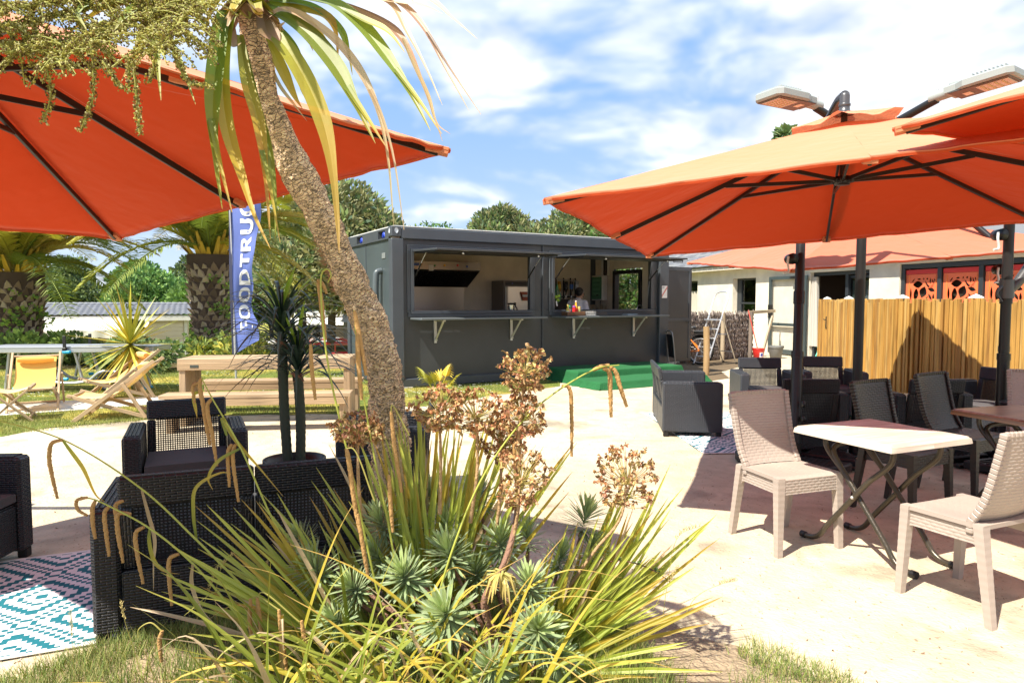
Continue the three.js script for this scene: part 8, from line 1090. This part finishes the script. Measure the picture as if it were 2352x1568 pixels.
grassField('lawn_grass', 'short sunlit lawn grass left of the container', 90000, (r) => { const d = 6.9 + 10 * Math.pow(r(), 1.4), x = rr(-0.8 * d - 0.5, 1, r); if (!inLawn(x, d)) return null; const n = fbm(x * 1.6, d * 1.6, 3, 29); if (r() > sstep(0.25, 0.5, n)) return null; return { x, y: 0.003, z: -d }; }, 0.042, 0.0022, [[0.24, 0.28, 0.05], [0.34, 0.35, 0.08], [0.18, 0.23, 0.04], [0.50, 0.46, 0.16]], 23);
{ // daisies
  const r = rng(25), n = 900, g = fin([...Array(5)].flatMap((_, i) => { const a = i * 1.2566, b = a + 1.2566; return [0, 0, 0, Math.cos(a), 0, Math.sin(a), Math.cos(b), 0, Math.sin(b)]; }), new Array(30).fill(0)).scale(0.013, 1, 0.013), im = new THREE.InstancedMesh(g, std([0.8, 0.8, 0.74], 0.8, { side: 2 }), n), m = new THREE.Matrix4(); let k = 0; while (k < n) { const d = rr(10.5, 17, r), x = rr(-0.75 * d, 0, r); if (!inLawn(x, d) || vn(x * 1.3, d * 1.3, 8) < 0.5) continue; m.makeTranslation(x, 0.05, -d); im.setMatrixAt(k++, m); } im.name = 'daisies'; scene.add(im); tag(im, 'small white daisies scattered in the far lawn', 'daisies', null, 'stuff');
}
{ // crumbs of bark, dry leaves and pebbles on the sand
  const r = rng(27), n = 2600, im = new THREE.InstancedMesh(toFlat(plain(new THREE.IcosahedronGeometry(0.0042, 0)).scale(1.5, 0.5, 1)), std([1, 1, 1], 0.9), n), m = new THREE.Matrix4(), q = new THREE.Quaternion(), e = new THREE.Euler(), col = new THREE.Color(); for (let k = 0; k < n; k++) { const d = 2.2 + 9 * Math.pow(r(), 2), x = rr(-0.8 * d, 0.8 * d, r); e.set(r() * 6, r() * 6, r() * 6); q.setFromEuler(e); const s = rr(0.3, 1.2, r); m.compose(V(x, 0.002 + Math.max(0, bedY(x, d)), -d), q, V(s * rr(0.7, 2.6, r), s, s)); im.setMatrixAt(k, m); const c = r() < 0.5 ? [0.36, 0.27, 0.18] : r() < 0.6 ? [0.55, 0.5, 0.43] : [0.2, 0.13, 0.08]; col.setRGB(...c); im.setColorAt(k, col); } im.name = 'sand_debris'; im.castShadow = im.receiveShadow = true; scene.add(im); tag(im, 'pebbles, bark crumbs and dry bits strewn on the sand', 'debris', null, 'stuff');
}
{ // thin wild grass stalks at the edge of the sand, a bramble runner
  const r = rng(29); const wild = [[[1520, 1440], [1535, 1330], [1560, 1230], [1612, 1207]], [[1570, 1420], [1600, 1370], [1660, 1340], [1695, 1333]], [[1500, 1400], [1530, 1350], [1560, 1300]], [[500, 1440], [495, 1370], [510, 1300], [540, 1270]], [[640, 1440], [620, 1340], [612, 1290]], [[420, 1490], [470, 1380], [505, 1290]], [[330, 1560], [290, 1440], [275, 1380]], [[170, 1560], [165, 1480], [160, 1400]]];
  const t = thing('wild_grass', 'thin wild grass stalks with fine seed tips round the bed', 'grass', V(0, 0, 0)); for (const l of wild) { const D = 2.62, c = smooth(l.map(([x, y]) => at(x, y, D)), 24); part(t, 'stalk', tube(c, c.map((_, i) => mix(0.0013, 0.0007, i / 24)), 5), stemO); part(t, 'seed_tip', [...Array(26)].map((_, i) => { const p = c[15 + Math.floor(i / 3)] ?? c[24]; return blade([p, p.clone().add(V(rr(-0.006, 0.006, r), 0.008, rr(-0.006, 0.006, r))), p.clone().add(V(rr(-0.01, 0.01, r), 0.016, rr(-0.01, 0.01, r)))], [0.0006, 0.0014, 0.0003], V(0, 0, 1), 0.3); }), std([0.5, 0.4, 0.16], 0.9, { side: 2 })); }
  const bt = thing('bramble', 'thin bramble runner reaching right over the sand', 'bramble', V(0, 0, 0)), c = smooth([[1330, 1350, 2.6], [1400, 1290, 2.7], [1480, 1300, 2.75], [1540, 1335, 2.8]].map((q) => at(...q)), 30); part(bt, 'runner', tube(c, 0.0022, 6), std([0.16, 0.07, 0.05], 0.8)); for (const k of [8, 13, 18, 24]) part(bt, 'leaf', [0, 1, 2].map((q) => { const p = c[k], a = q * 2.1 + k, d = V(Math.cos(a), 0.3, Math.sin(a)); return blade([p, p.clone().addScaledVector(d, 0.014), p.clone().addScaledVector(d, 0.03)], [0.002, 0.010, 0.001], V(0, 1, 0), 0.25); }), leafy([0.09, 0.15, 0.03]));
}

// ------------------------------------------------------------------ done
scene.traverse((o) => { if (o.isMesh) { o.castShadow = true; o.receiveShadow = true; } });
renderer.setSize(1024, 682);
renderer.render(scene, camera);
